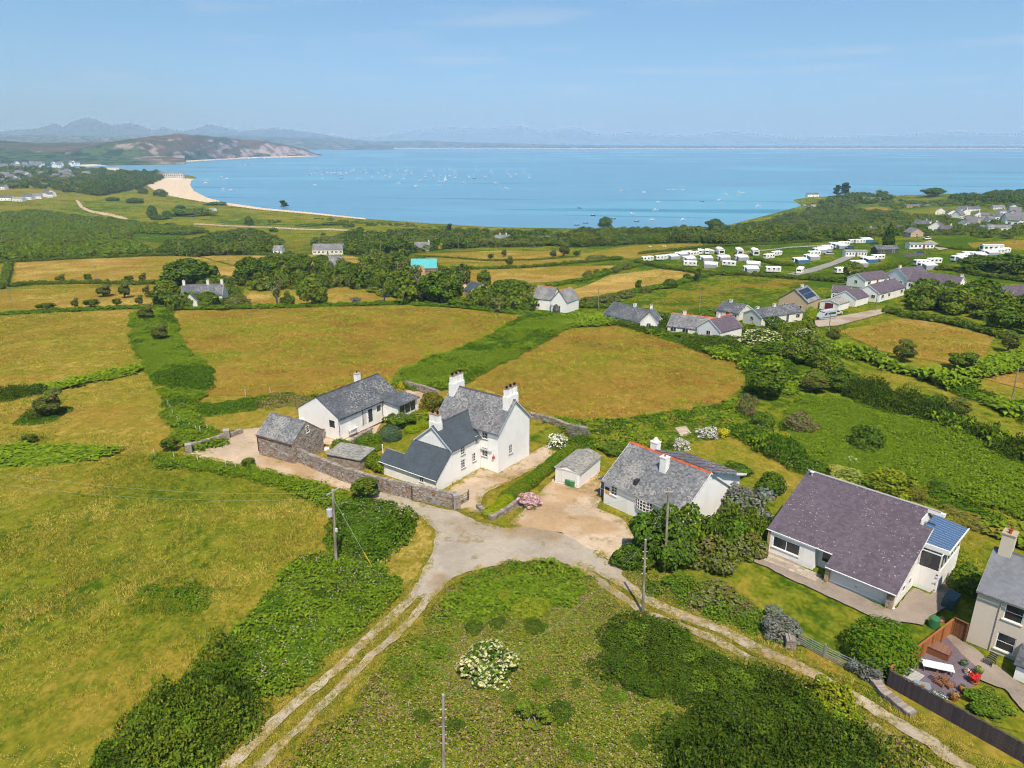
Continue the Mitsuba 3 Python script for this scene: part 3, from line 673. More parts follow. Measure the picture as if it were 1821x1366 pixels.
cuts = [window(K, fr, 'a', *fr.px(0, W0, 823.6, 808.5), .85, 1.25, 2, 3, val=W0, sill='slate'), window(K, fr, 'a', *fr.px(0, W0, 824, 832.5), .85, 1.25, 2, 3, val=W0, sill='slate'),
        window(K, fr, 'a', *fr.px(0, W0, 843.2, 820.5), .75, 1.2, 2, 3, val=W0, sill='slate'), window(K, fr, 'a', *fr.px(0, W0, 848, 786.8), .5, .9, 1, 2, val=W0, sill='slate')]
part(K, 'wing_wall', wall_prism(fr, [(W0, 0), (W0, EW), (W0 + WW / 2, RW), (W0 + WW, EW), (W0 + WW, 0)], -LW, .1, cuts, along='b'))
fw_ = Frame(*fr(np.array([W0, -LW, 0.])), 144.27 - 90, 1)      # along the wing: a runs from the gable into the house, b to the left
gable_roof(K, fw_, LW + 2.6, WW, EW, RW, 1, over=.2, oa=.22, ridge=(.06, .07, .085), barge=(.55, .60, .64))
wx = lambda a, b, h: (a, b, h)
mb = MB(); sl_ = (EW - .15 - EL) / (LT - LW)
slope(mb, fr, [(W0 - .15, -LT - .25, EL - .25 * sl_ + .1), (W0 + WW + .3, -LT - .25, EL - .25 * sl_ + .1), (W0 + WW + .3, -LW - .02, EW - .15 + .1), (W0 - .15, -LW - .02, EW - .15 + .1)], 1)
hb_ = -LT + .42 * (LT - LW); hh_ = EL + sl_ * (hb_ + LT)
slope(mb, fr, [(W0 + WW + .302, -LT - .25, EL - .25 * sl_ + .1), (W0 + WL + .15, -LT - .25, EL - .25 * sl_ + .1), (W0 + WL + .15, hb_, hh_ + .1), (W0 + WW + .302, hb_, hh_ + .1)], 1)
slope(mb, fr, [(W0 + WW + .302, hb_ + 1.4, EL + .1), (W0 + WL + .15, hb_ + 1.4, EL + .1), (W0 + WL + .15, hb_, hh_ + .1), (W0 + WW + .302, hb_, hh_ + .1)], 1, u0=9)
k = part(K, 'lean_to_roof', mb.ply('slate', uv=True))
g = MB(); g.tube(fr(np.array([(W0 - .15, -LT - .3, EL - .15), (W0 + WL + .15, -LT - .3, EL - .15)])), .06, OFFW, 6); part(k, 'gutter', g.ply('paint'))
g = MB()
for i in range(10): q = fr(np.array([W0 + WW + .5 + i * .32, hb_, hh_ + .12])); g.tube([q - fr.e1 * .15, q + fr.e1 * .15], .09, np.array((.28, .24, .2)) * RNG.uniform(.8, 1.2), 6)
part(k, 'ridge', g.ply('paint'))
s_, h_ = fr.px(1, -LT, 750.6, 857.5)
c = window(K, fr, 'b', s_, .35, .75, .85, 2, 2, val=-LT, recess=False)
part(K, 'lean_to_wall', wall_prism(fr, [(-LT, 0), (-LT, EL), (-LW, EW - .2), (-LW, 0)], W0, W0 + WW + .28, down=1.4))
part(K, 'lean_to_wall', wall_prism(fr, [(-LT + .002, 0), (-LT + .002, EL), (hb_, hh_ - .05), (hb_ + 1.4, EL), (hb_ + 1.4, 0)], W0 + WW + .28, W0 + WL, down=1.4))
mb = MB(); ca, cb = W0 + WW / 2, -LW + .62
mb.box((ca - .8, cb - .42, RW - .8), (ca + .8, cb + .42, RW + .55), WHITE, fr); k = part(K, 'chimney', mb.ply('whitewash'))
for o in (-.42, .42):
    m = MB(); m.box((ca + o - .32, cb - .34, RW + .553), (ca + o + .32, cb + .34, RW + 1.5), WHITE, fr); part(k, 'shaft', m.ply('whitewash'))
    m = MB(); m.box((ca + o - .37, cb - .39, RW + 1.503), (ca + o + .37, cb + .39, RW + 1.62), (.34, .23, .16), fr); p = fr(np.array([ca + o, cb, RW + 1.62]))
    m.tube([p, p + [0, 0, .3], p + [0, 0, .38]], [.17, .15, .18], BLACK, 8); part(k, 'pot', m.ply('paint'))
for a, b, z0, z1 in ((W0 - .06, -.08, 0, e_ - .3), (W0 + .6, -LT - .06, -.4, EL - .2)): part(K, 'downpipe', MB().tube(fr(np.array([(a, b, z0), (a, b, z1)])), .05, OFFW, 6).ply('paint'))
m = MB(); s_, h_ = fr.px(1, 0, 865.5, 800); m.box((s_ - .9, -.28, h_), (s_ + .9, -.005, h_ + .07), (.45, .45, .46), fr); part(K, 'window_hood', m.ply('paint'))
s_, h_ = fr.px(1, 0, 878.6, 812.8); p = fr(np.array([s_, -.16, h_])); m = MB()
for i in range(60):
    q = RNG.normal(size=3); q /= np.linalg.norm(q); u = np.cross(q, [.3, .2, .9]); u /= np.linalg.norm(u); v = np.cross(q, u); c = p + q * [.2, .2, .24]
    m.add([c - u * .07, c - v * .07, c + u * .07, c + v * .07], [[0, 1, 2, 3]], np.array([.62, .03, .03]) * RNG.uniform(.7, 1.1) if i % 4 else (.07, .14, .03))
m.tube([p + [0, 0, .2], p + [0, 0, .5]], .012, BLACK, 4)
K2 = thing('hanging_basket', 'red flowering basket on the front wall of the tall white farmhouse', 'flower basket'); scene[K2] = m.ply('leaf')

# --- the long white house
fr = Frame(-25.91, 98.53, 50, 57.93, 1)
L_, D_, e_, r_ = 13.67, 8.59, 2.78, 5.3
K = thing('long_house', 'long low white house with dark slate roof and one chimney, behind the stone barn', 'house')
Lx = lambda x, y: (420 + x / 5.356, 640 + y / 5.356)
s_, h_ = fr.px(0, 0, *Lx(915, 645)); cuts = [window(K, fr, 'a', s_, h_, 1.15, 1.15, 2, 1, frame=(.06, .06, .06), sill=False)]
s_, h_ = fr.px(1, 0, *Lx(1360, 490)); cuts.append(window(K, fr, 'b', s_, h_, .9, 1.0, 2, 1, frame=(.06, .06, .06), sill=False))
part(K, 'wall', wall_prism(fr, [(0, 0), (0, e_), (D_ / 2, r_), (D_, e_), (D_, 0)], 0, L_, [c for c in cuts if c]))
gable_roof(K, fr, L_, D_, e_, r_, 4, over=.3, oa=.06, ridge=(.055, .06, .07), gutter=(.04, .04, .045), barge=None)
chimney(K, fr, 9.3, D_ / 2 + .45, r_ - .6, r_ + 1.15, .85, .7, pot=(.10, .09, .09), cap=(.45, .40, .34))
s_, _ = fr.px(1, 0, *Lx(1277, 540)); door(K, fr, 'b', s_, .05, .95, 2.05, (.06, .07, .075))
s_, _ = fr.px(1, 0, *Lx(1215, 555)); door(K, fr, 'b', s_, .05, 1.0, 2.0, (.62, .62, .60))
for a, b in ((.02, -.06), (5.1, -.06), (9.6, -.06)): part(K, 'downpipe', MB().tube(fr(np.array([(a, b, 0), (a, b, e_ - .1)])), .045, (.04, .04, .045), 6).ply('paint'))
m = MB(); m.box((-.0 - 2.6, D_ - .8, -.4), (-.02, D_ - .55, 1.3), OFFW, fr); m.box((0, D_ - .2, -.4), (-3.2, D_ + .05, .7), OFFW, fr); part(K, 'garden_wall', m.ply('whitewash'))
a0, a1 = 9.9, 14.6
part(K, 'annex_wall', wall_prism(fr, [(-3.0, 0), (-3.0, 2.25), (-.01, 2.55), (-.01, 0)], a0, a1))
mb = MB(); slope(mb, fr, [(a0 - .3, -3.5, 2.35), (a1 + .3, -3.5, 2.35), (a1 + .3, .4, 2.78), (a0 - .3, .4, 2.78)], 4, th=.16); part(K, 'annex_roof', mb.ply('slate', uv=True))
for i in range(3): window(K, fr, 'b', a0 + 1.0 + i * 1.3, .5, 1.1, 1.5, 2, 1, frame=(.06, .06, .06), val=-3.0, recess=False, sill=False)
window(K, fr, 'a', -1.5, .8, 1.0, 1.0, 2, 1, frame=(.06, .06, .06), val=a1, out=1, recess=False, sill=False)
# white bench along its front
K = thing('bench', 'white slatted bench against the front of the long low house', 'bench'); bo = fr(np.array([2.2, -.75, .2]))
bfr = Frame(*bo, 57.93, 1); m = MB()
for i in range(4): part(K, 'seat_slat', MB().box((-.9, i * .11 - .2, .42), (.9, i * .11 - .11, .46), WHITE, bfr).ply('paint'))
for i in range(3): part(K, 'back_slat', MB().box((-.9, .26, .55 + i * .13), (.9, .29, .64 + i * .13), WHITE, bfr).ply('paint'))
for a in (-.8, .74):
    m = MB(); m.box((a, -.2, -.25), (a + .06, -.14, .42), WHITE, bfr); m.box((a, .2, -.25), (a + .06, .257, .95), WHITE, bfr); part(K, 'leg', m.ply('paint'))

# --- the stone barn
fr = Frame(-36.34, 93.43, 50, -30.14, 1)
L_, D_, e_, r_ = 6.99, 5.8, 2.5, 4.75
K = thing('stone_barn', 'small rubble stone barn with lichened grey slate roof beside the gravel drive', 'barn')
part(K, 'wall', wall_prism(fr, [(0, 0), (0, e_), (D_ / 2, r_), (D_, e_), (D_, 0)], 0, L_, bsdf='mortar'))
m = MB(); stones_on(m, fr, lambda u, d, z: (u, -d, z), 0, L_, -.3, e_ - .1, 1, seed=3)
stones_on(m, fr, lambda u, d, z: (L_ + d, u, z), 0, D_, -.3, r_, 1, top=lambda u: e_ + (r_ - e_) * (1 - abs(u - D_ / 2) / (D_ / 2)) - .15, seed=4)
stones_on(m, fr, lambda u, d, z: (-d, u, z), 0, D_, -.3, r_, 1, top=lambda u: e_ + (r_ - e_) * (1 - abs(u - D_ / 2) / (D_ / 2)) - .15, seed=5)
part(K, 'stone', m.ply('paint'), kind='stuff')
gable_roof(K, fr, L_, D_, e_, r_, 3, over=.15, oa=.06, ridge=(.16, .16, .17), gutter=(.16, .09, .06), barge=None)
s_, h_ = fr.px(0, L_, *Lx(680, 690)); window(K, fr, 'a', s_, h_, .6, 1.0, 1, 3, val=L_, out=1, recess=False)
m = MB(); m.tube(fr(np.array([(.1, -.1, -.1), (.1, -.1, e_ - .1)])), .06, (.10, .06, .045), 6); part(K, 'downpipe', m.ply('paint'))


def stone_wall(label, px, h, th=.45, seed=1, pillar=None, name='stone_wall'):
    """a rubble wall along photo pixels of its foot: core, face stones and coping stones"""
    K = thing(name, label, 'wall'); p = np.array([at(x, y) for x, y in pts(px)])
    core, st, cp = MB(), MB(), MB(); rg = np.random.default_rng(seed)
    for i in range(len(p) - 1):
        d = p[i + 1] - p[i]; ln = math.hypot(d[0], d[1]); f = Frame(*p[i], math.degrees(math.atan2(d[1], d[0])), 1)
        sl = d[2] / ln; ff = lambda v, f=f, sl=sl: f(v) + np.asarray(v)[..., :1] * sl * np.array([0, 0, 1.])
        core.box((0 if i == 0 else -.2, -th / 2, -.6), (ln + (.2 if i < len(p) - 2 else 0), th / 2, h - .05), (.3, .27, .24), ff)
        stones_on(st, ff, lambda u, dd, z: (u, -th / 2 - dd, z), 0, ln, -.2, h - .05, 1, seed=seed + i, size=.34)
        stones_on(st, ff, lambda u, dd, z: (u, th / 2 + dd, z), 0, ln, -.2, h - .05, 1, seed=seed + i + 50, size=.4)
        u = 0.
        while u < ln:
            w = rg.uniform(.18, .42); c = np.array([.32, .28, .245]) * rg.uniform(.65, 1.25)
            cp.box((u, -th / 2 - rg.uniform(0, .07), h - .08), (u + w - .025, th / 2 + rg.uniform(0, .07), h + rg.uniform(.03, .16)), c, ff); u += w
    part(K, 'core', core.ply('mortar')); part(K, 'stone', st.ply('paint'), kind='stuff'); part(K, 'coping', cp.ply('paint'), kind='stuff')
    for x, y, hp in pillar or ():
        q = at(x, y); f = Frame(*q, 20, 1); m = MB(); m.box((-.42, -.42, -.4), (.42, .42, hp), (.3, .27, .24), f)
        for k2, (al) in enumerate((lambda u, d, z: (u, -.42 - d, z), lambda u, d, z: (u, .42 + d, z), lambda u, d, z: (-.42 - d, u, z), lambda u, d, z: (.42 + d, u, z))): stones_on(m, f, al, -.42, .42, -.2, hp, 1, seed=seed + k2 + 90)
        m.box((-.46, -.46, hp), (.46, .46, hp + .12), (.36, .33, .3), f); part(K, 'pillar', m.ply('paint'))
    return K


K = stone_wall('long high rubble wall running from the stone barn to the lane junction', '519,817 560,835 615,858 660,871 700,881 760,894 808,904', 2.05, seed=11, pillar=[(812, 906, 2.0)])
q = at(736, 888); m = MB(); m.box((-.1, -.42, -.2), (.1, -.32, 2.0), (.13, .075, .05), Frame(*q, -25, 1)); part(K, 'iron_post', m.ply('paint'), 'rusty upright on the wall face')
stone_wall('low rubble wall with two pillars at the field side of the gravel drive', '338,802 370,792 405,781', .95, seed=21, pillar=[(337, 806, 1.35), (404, 781, 1.45)])
stone_wall('short low wall end beside the gravel drive entrance', '412,779 430,771', .75, seed=23)
stone_wall('rubble wall behind the farmhouse on the russet field side', '942,744 960,748 985,755 1010,765 1042,772', 1.0, seed=25)
stone_wall('low wall behind the gravel yard of the long house', '722,690 752,698 780,708', 1.3, seed=27)
stone_wall('small yard wall between the stone barn and the flat shed', '530,800 550,793 576,782', 1.6, seed=29)
stone_wall('low retaining wall under the gold hedge at the junction', '850,905 875,925 900,912 925,893', .55, seed=31)
stone_wall('grey terrace wall in front of the long house', '622,795 660,772', .9, seed=33)
stone_wall('rough stone heap wall beside the bungalow gate', '1395,1150 1412,1152', 1.0, th=.9, seed=35)
stone_wall('half buried stone bank along the track below the wooden fence', '1540,1200 1575,1240 1620,1275', .4, th=.7, seed=37)
# flat shed behind the wall
q = at(610, 838); fr = Frame(*(q), -22, 1); K = thing('flat_shed', 'low shed with grey felt roof tucked behind the high rubble wall', 'shed')
m = MB(); m.box((-3.0, .8, -.5), (2.3, 4.2, 1.75), (.24, .17, .12), fr); part(K, 'wall', m.ply('mortar'))
m = MB(); slope(m, fr, [(-3.2, .6, 1.8), (2.5, .6, 1.8), (2.5, 4.4, 2.05), (-3.2, 4.4, 2.05)], 5, th=.12); part(K, 'roof', m.ply('slate', uv=True))
# --- garage and bins
fr = Frame(5.64, 83.75, 50, -31.75, 1); L_, D_, e_, r_ = 3.47, 6.3, 1.9, 2.45
K = thing('garage', 'small white panel garage with corrugated grey roof beside the gold hedge', 'garage')
part(K, 'wall', wall_prism(fr, [(0, 0), (0, e_), (L_ / 2, r_), (L_, e_), (L_, 0)], 0, D_, along='b'))
gf_ = Frame(*fr(np.array([0, 0, 0.])), -31.75 + 90, -1)
mb = MB()
for s0, s1 in ((0, 1), (L_, -1)):
    n = 34
    for i in range(n):     # corrugation: ridges running up the slope
        b0, b1 = -.15 + i * (D_ + .3) / n, -.15 + (i + 1) * (D_ + .3) / n; o = .045 * (i % 2)
        q = [(s0 - s1 * .15, b0, e_ + .06 + o), (s0 - s1 * .15, b1, e_ + .06 + .045 - o), (L_ / 2, b1, r_ + .10 + .045 - o), (L_ / 2, b0, r_ + .10 + o)]
        mb.add(fr(np.array(q)), [[0, 1, 2, 3]], (.24, .23, .22), np.array([[5040 + b0, 20], [5040 + b1, 20], [5040 + b1, 22], [5040 + b0, 22]]))
part(K, 'roof', mb.ply('slate', uv=True))
m = MB()
for i in range(8): m.box((.2 + i * .385, -.06, .05), (.2 + i * .385 + .36, -.01, 1.85), (.74, .74, .72), fr)
part(K, 'door', m.ply('paint')); m = MB(); m.box((-.1, -.12, e_ - .05), (L_ + .1, -.063, e_ + .12), (.6, .6, .6), fr); part(K, 'fascia', m.ply('paint'))
part(K, 'gutter', MB().tube(fr(np.array([(L_ + .2, -.1, e_ + .02), (L_ + .2, D_ + .1, e_ + .02)])), .05, (.2, .2, .2), 6).ply('paint'))


def wheelie_bin(label, pos, rz, col, group=None):
    K = thing('wheelie_bin', label, 'bin', group); f = Frame(*pos, rz, 1); m = MB()
    b0, b1 = np.array([(-.22, -.25, .06), (.22, -.25, .06), (.22, .25, .06), (-.22, .25, .06)]), np.array([(-.28, -.34, .98), (.28, -.34, .98), (.28, .34, .98), (-.28, .34, .98)])
    m.add(f(np.vstack([b0, b1])), [[3, 2, 1, 0], [0, 1, 5, 4], [1, 2, 6, 5], [2, 3, 7, 6], [3, 0, 4, 7]], col); part(K, 'body', m.ply('gloss'))
    m = MB(); m.box((-.3, -.37, .983), (.3, .37, 1.03), np.array(col) * 1.15, f); m.box((-.25, .373, .93), (.25, .43, .98), col, f); part(K, 'lid', m.ply('gloss'))
    for s in (-.24, .2): part(K, 'wheel', MB().tube(f(np.array([(s, .27, .1), (s + .05, .27, .1)])), .1, BLACK, 10).ply('paint'))


C = lambda x, y: (960 + x / 4.5525, 760 + y / 4.5525)
wheelie_bin('left green wheeled bin in front of the small white garage', at(*C(228, 478)), -31, (.03, .17, .075))
wheelie_bin('right green wheeled bin in front of the small white garage', at(*C(267, 490)), -31, (.05, .22, .07))
Lb = Lx
wheelie_bin('black wheeled bin behind the stone barn', at(*Lb(855, 735)), -30, (.02, .025, .025))
q = at(*Lb(812, 862)); K = thing('dinghy', 'small pale upturned dinghy by the stone barn yard wall', 'boat'); f = Frame(*q, 25, 1); m = MB()
n = 9; xs = np.linspace(-1.1, 1.1, n); prof = [(-.5, 0), (-.42, .28), (0, .42), (.42, .28), (.5, 0)]
sec = np.array([[(x, y * math.sqrt(max(.05, 1 - (x / 1.15) ** 2 * (.9 if x > 0 else .4))), z * (1 - .3 * (x / 1.1) ** 2)) for y, z in prof] for x in xs]).reshape(-1, 3)
m.add(f(sec), [[i * 5 + j, i * 5 + j + 1, i * 5 + j + 6, i * 5 + j + 5] for i in range(n - 1) for j in range(4)], (.62, .63, .64)); part(K, 'hull', m.ply('gloss', smooth=True))
m = MB(); m.box((-1.0, -.03, .36), (.8, .03, .46), (.5, .5, .5), f); part(K, 'keel', m.ply('paint'))
q = at(*Lb(915, 745)); K = thing('timber_gate', 'brown timber rail gate between stone barn and garden hedge', 'gate'); f = Frame(*q, -22, 1)
for z in (.35, .75, 1.15): part(K, 'rail', MB().box((-1.2, -.04, z), (1.3, .04, z + .13), (.17, .085, .06), f).ply('paint'))
for a in (-1.2, 1.2): part(K, 'post', MB().box((a, -.07, -.2), (a + .12, -.043, 1.35), (.15, .08, .055), f).ply('paint'))

# --- the white cottage
fr = Frame(11.26, 78.08, 50, -48.31, 1); L_, D_, e_, r_ = 11.31, 9.71, 3.05, 6.45
K = thing('cottage', 'white cottage with lichened slate roof, red ridge tiles and two white chimneys', 'house')
cuts = [window(K, fr, 'b', 1.55, 1.45, .95, 1.2, 2, 3), window(K, fr, 'b', 10.05, 1.3, 1.6, 1.2, 3, 3)]
part(K, 'wall', wall_prism(fr, [(0, 0), (0, e_), (D_ / 2, r_), (D_, e_), (D_, 0)], 0, L_, cuts, down=1.5))
# bow window: a curved white bay
n = 7; th = np.linspace(-1.05, 1.05, n); arc = np.array([(6.2 + 1.35 * math.sin(t), -.12 - .55 * (math.cos(t) - math.cos(1.05))) for t in th])
k = part(K, 'bow_window', (lambda m: ([m.box((arc[i][0] - .035, arc[i][1] - .035, 1.4), (arc[i][0] + .035, arc[i][1] + .035, 2.68), WHITE, fr) for i in range(n)],
      [m.slab(fr(np.array([(*arc[i], z), (*arc[i + 1], z), (*arc[i + 1], z + .07), (*arc[i], z + .07)])), .05, WHITE) for i in range(n - 1) for z in (1.38, 1.8, 2.22, 2.62)],
      m.poly(fr(np.array([(*p, 2.69) for p in arc] + [(7.5, .0, 2.69), (4.9, .0, 2.69)])), WHITE), m)[-1])(MB()).ply('paint'))
m = MB()
for i in range(n - 1): m.poly(fr(np.array([(*(arc[i] * [1, 1] + [0, .04]), 1.4), (*(arc[i + 1] + [0, .04]), 1.4), (*(arc[i + 1] + [0, .04]), 2.65), (*(arc[i] + [0, .04]), 2.65)])), DARK)
part(k, 'pane', m.ply('glass')); m = MB()
for i in range(n - 1): m.poly(fr(np.array([(6.2 + (arc[i][0] - 6.2) * .6, -.0, .75), (6.2 + (arc[i + 1][0] - 6.2) * .6, -.0, .75), (*arc[i + 1], 1.38), (*arc[i], 1.38)])), (.66, .67, .70))
part(k, 'apron', m.ply('paint'))
gable_roof(K, fr, L_, D_, e_, r_, 3, over=.3, oa=.2, ridge=(.50, .115, .055), gutter=(.30, .31, .33), barge=WHITE)
mb = MB(); slope(mb, fr, [(3.4, 12.0, 4.1), (11.9, 12.0, 4.1), (11.9, D_ / 2 + .25, 6.62), (3.4, D_ / 2 + .25, 6.62)], 4, th=.12); k = part(K, 'rear_roof', mb.ply('slate', uv=True))
for i in range(6):
    a = 4.6 + i * 1.3; part(k, 'seam', MB().slab(fr(np.array([(a, 12.0, 4.13), (a + .12, 12.0, 4.13), (a + .12, D_ / 2 + .4, 6.60), (a, D_ / 2 + .4, 6.60)])), -.03, (.15, .05, .045)).ply('paint'))
m = MB(); m.slab(fr(np.array([(11.93, 12.0, 4.0), (11.93, 12.0, 4.25), (11.93, D_ - .0, 5.05), (11.93, D_ - .0, 4.75)])), .05, WHITE); part(K, 'fascia', m.ply('paint'))
part(K, 'rear_wall', wall_prism(fr, [(D_ / 2 + .5, 0), (D_ / 2 + .5, 6.2), (11.7, 4.0), (11.7, 0)], 3.7, 11.28))
k = chimney(K, fr, 6.2, 3.3, 4.6, 7.05, .85, .75, pot=(.50, .13, .05), cap=WHITE)
for a, b, z0, z1 in ((3.0, 5.7, 5.4, 7.25),):
    k = chimney(K, fr, a, b, z0, z1, .95, .8, pots=0, cap=WHITE, label='white chimney with a rounded knob behind the ridge')
    c = fr(np.array([a, b, z1 + .13])); part(k, 'knob', MB().tube([c, c + [0, 0, .1], c + [0, 0, .3], c + [0, 0, .45], c + [0, 0, .52]], [.36, .33, .30, .17, .05], WHITE, 10).ply('paint', smooth=True))
m = MB(); m.box((3.95, .55, 3.6), (4.35, 1.25, 4.25), (.05, .05, .055), fr); part(K, 'roof_vent', m.ply('paint'))
f = Frame(*fr(np.array([0., 0, 0])), -48.31, 1); m = MB()
for a, b in ((-1.3, .9), (-1.3, 2.6), (-.02, .9), (-.02, 2.6)): m.box((a - .05, b - .05, -.2), (a + .05, b + .05, 2.2), WHITE, fr)
for a, b, c_, d in ((-1.35, .85, .0, .95), (-1.35, 2.55, .0, 2.65)): m.box((a, b, 2.2), (c_, d, 2.3), WHITE, fr); m.box((a, b, 1.0), (c_, d, 1.06), WHITE, fr)
k = part(K, 'porch', m.ply('paint')); m = MB(); m.box((-1.33, .9, .1), (-1.29, 2.6, 2.2), DARK, fr); m.box((-1.3, .88, .1), (0, .91, 2.2), DARK, fr); part(k, 'pane', m.ply('glass'))
mb = MB(); slope(mb, fr, [(-1.6, .6, 2.32), (-1.6, 2.9, 2.32), (.0, 2.9, 2.75), (0, .6, 2.75)], 4, th=.1); part(k, 'porch_roof', mb.ply('slate', uv=True))
K = thing('sale_board', 'blue and orange sale board on the corner of the white cottage', 'sign'); m = MB(); m.box((.2, -.06, 1.78), (.86, -.02, 2.15), (.02, .045, .12), fr); part(K, 'top_panel', m.ply('paint'), 'dark blue upper panel')
m = MB(); m.box((.2, -.06, 1.3), (.86, -.02, 1.777), (.72, .35, .06), fr); part(K, 'lower_panel', m.ply('paint'), 'orange lower panel')

# --- the purple roofed bungalow
fr = Frame(27.4, 66.61, 50, -45.55, 1); DR, HR, HE = 8.75, 6.72, 2.95
K = thing('bungalow', 'white bungalow under one huge purple slate roof with lichen spots', 'house')
pl = lambda b: HE + (HR - HE) / DR * b
cuts = [window(K, fr, 'b', 2.0, 1.05, 2.9, 1.25, 2, 1)]
part(K, 'wall', wall_prism(fr, [(0, 0), (0, HE - .15), (DR, HR - .2), (DR + 3.2, HE + 1.3), (DR + 3.2, 0)], 0, 5.0, cuts))
part(K, 'wall', wall_prism(fr, [(1.2, 0), (1.2, pl(1.2) - .15), (DR, HR - .2), (DR + 3.2, HE + 1.3), (DR + 3.2, 0)], 5.0, 6.9))
part(K, 'wall', wall_prism(fr, [(-1.0, 0), (-1.0, pl(-1.0) - .2), (6.4, pl(6.4) - .2), (6.4, 0)], 6.9, 13.2))
part(K, 'wall', wall_prism(fr, [(6.4, 0), (6.4, pl(6.4) - .2), (DR, HR - .2), (DR + 3.2, HE + 1.3), (DR + 3.2, 0)], 6.9, 12.0))
mb = MB(); A0, A1, A2, A3 = -.2, 6.75, 13.42, 12.18
slope(mb, fr, [(A0, -.1, pl(-.1)), (A1, -.1, pl(-.1)), (A1, DR, HR), (A0, DR, HR)], 2, th=.14)
slope(mb, fr, [(A1 + .001, -1.7, pl(-1.7)), (A2, -1.7, pl(-1.7)), (A2, 6.65, pl(6.65)), (A1 + .001, 6.65, pl(6.65))], 2, th=.14, u0=6.951)
slope(mb, fr, [(A1 + .001, 6.651, pl(6.651)), (A3, 6.651, pl(6.651)), (A3, DR, HR), (A1 + .001, DR, HR)], 2, th=.14, u0=6.951)
slope(mb, fr, [(A0, DR + 3.4, HE + 1.3), (A3, DR + 3.4, HE + 1.3), (A3, DR + .02, HR), (A0, DR + .02, HR)], 2, th=.14, u0=30)
k = part(K, 'roof', mb.ply('slate', uv=True))
part(k, 'ridge', MB().box((A0, DR - .12, HR + .002), (A3 + 1.2, DR + .16, HR + .09), (.36, .36, .37), fr).ply('paint'))
for a, b, c_ in ((A0, A1, -.16), (A1 + .05, A2, -1.76)): part(k, 'gutter', MB().tube(fr(np.array([(a, c_, pl(c_) - .02), (b, c_, pl(c_) - .02)])), .065, (.66, .67, .68), 6).ply('paint'))
m = MB(); m.slab(fr(np.array([(A2 + .03, -1.72, pl(-1.72) - .22), (A2 + .03, 6.65, pl(6.65) - .22), (A2 + .03, 6.65, pl(6.65) - .0), (A2 + .03, -1.72, pl(-1.72) - .0)])), .05, (.6, .6, .6)); part(k, 'bargeboard', m.ply('paint'))
m = MB(); m.box((A3 + .02, DR - .15, HR - .35), (A3 + 1.6, DR + .2, HR - .02), WHITE, fr); m.box((A3 + .02, 6.8, 5.6), (A3 + .12, DR - .2, 6.3), WHITE, fr); part(K, 'flashing', m.ply('paint'), 'white boxed end of the ridge')
m = MB(); m.tube(fr(np.array([(.45, 8.3, pl(8.3)), (.45, 8.3, pl(8.3) + .35)])), .11, (.7, .7, .7), 8); m.box((.25, 8.1, pl(8.3) + .35), (.65, 8.5, pl(8.3) + .42), (.7, .7, .7), fr); part(K, 'flue', m.ply('paint'))
door(K, fr, 'b', 5.9, .05, 1.5, 2.1, (.72, .72, .72), val=1.2, glazed=True)
m = MB(); m.box((7.15, -1.06, .05), (12.2, -1.003, 2.02), WHITE, fr); k = part(K, 'garage_door', m.ply('paint'))
for i in range(7): part(k, 'panel', MB().box((7.2, -1.075, .1 + i * .272), (12.15, -1.063, .1 + i * .272 + .255), (.79, .79, .78), fr).ply('paint'))
part(k, 'handle', MB().box((9.6, -1.11, .95), (9.75, -1.078, 1.0), BLACK, fr).ply('metal'))
for a, b, a1, z1 in ((6.75, -1.45, 7.12, 2.25), (12.55, -1.45, 13.15, 2.2), (-.05, -.08, .25, 2.75)):
    m = MB(); m.box((a, b, -.2), (a1, b + .42, z1), (.42, .33, .2), fr); rg = np.random.default_rng(int(a * 10 + 99))
    stones_on(m, fr, lambda u, d, z: (u, b - d, z), a, a1, 0, z1, 1, seed=int(a * 7 + 60), size=.22)
    part(K, 'stone_pillar', m.ply('paint'), 'honey coloured rubble stone pillar')
m = MB(); m.box((12.9, -1.3, .0), (13.35, -1.0, .45), OFFW, fr); part(K, 'drain_box', m.ply('paint'))
for b in (.9, 2.6): window(K, fr, 'a', b, 1.3, .8, .7, 1, 1, val=13.2, out=1, recess=False)
part(K, 'sunroom_wall', wall_prism(fr, [(4.3, 0), (4.3, 2.75), (10.9, 2.75), (10.9, 0)], 13.22, 15.2, bsdf='whitewash'))
m = MB(); stones_on(m, fr, lambda u, d, z: (u, 4.3 - d, z), 14.75, 15.2, 0, 2.5, 1, seed=77, size=.22); part(K, 'quoin', m.ply('paint'), 'honey stone quoins on the sunroom corner')
m = MB(); W_ = (.66, .68, .68)
for b in np.linspace(4.35, 10.85, 7): m.box((15.06, b - .05, 2.75), (15.16, b + .05, 4.5), W_, fr)
for a in (13.3, 15.1): m.box((a - .05, 4.3, 2.75), (a + .05, 4.4, 4.5), W_, fr)
m.box((13.3, 4.31, 4.4), (15.1, 4.39, 4.5), W_, fr); m.box((15.07, 4.4, 4.42), (15.15, 10.8, 4.52), W_, fr); k = part(K, 'sunroom_frame', m.ply('paint'))
part(k, 'pane', MB().box((13.35, 4.33, 2.76), (15.05, 4.36, 4.4), DARK, fr).ply('glass'))
for i in range(6):
    b0 = 4.4 + i * 1.083; part(k, 'pane', MB().box((15.10, b0, 2.76), (15.12, b0 + .98, 4.42), DARK, fr).ply('glass'))
B('roof_glazing', {'type': 'twosided', 'b': {'type': 'principled', 'base_color': {'type': 'rgb', 'value': [.05, .105, .215]}, 'roughness': .12, 'specular': .6}})
g = MB(); n = 14; rz = lambda a: 4.95 - (a - 12.2) * .11
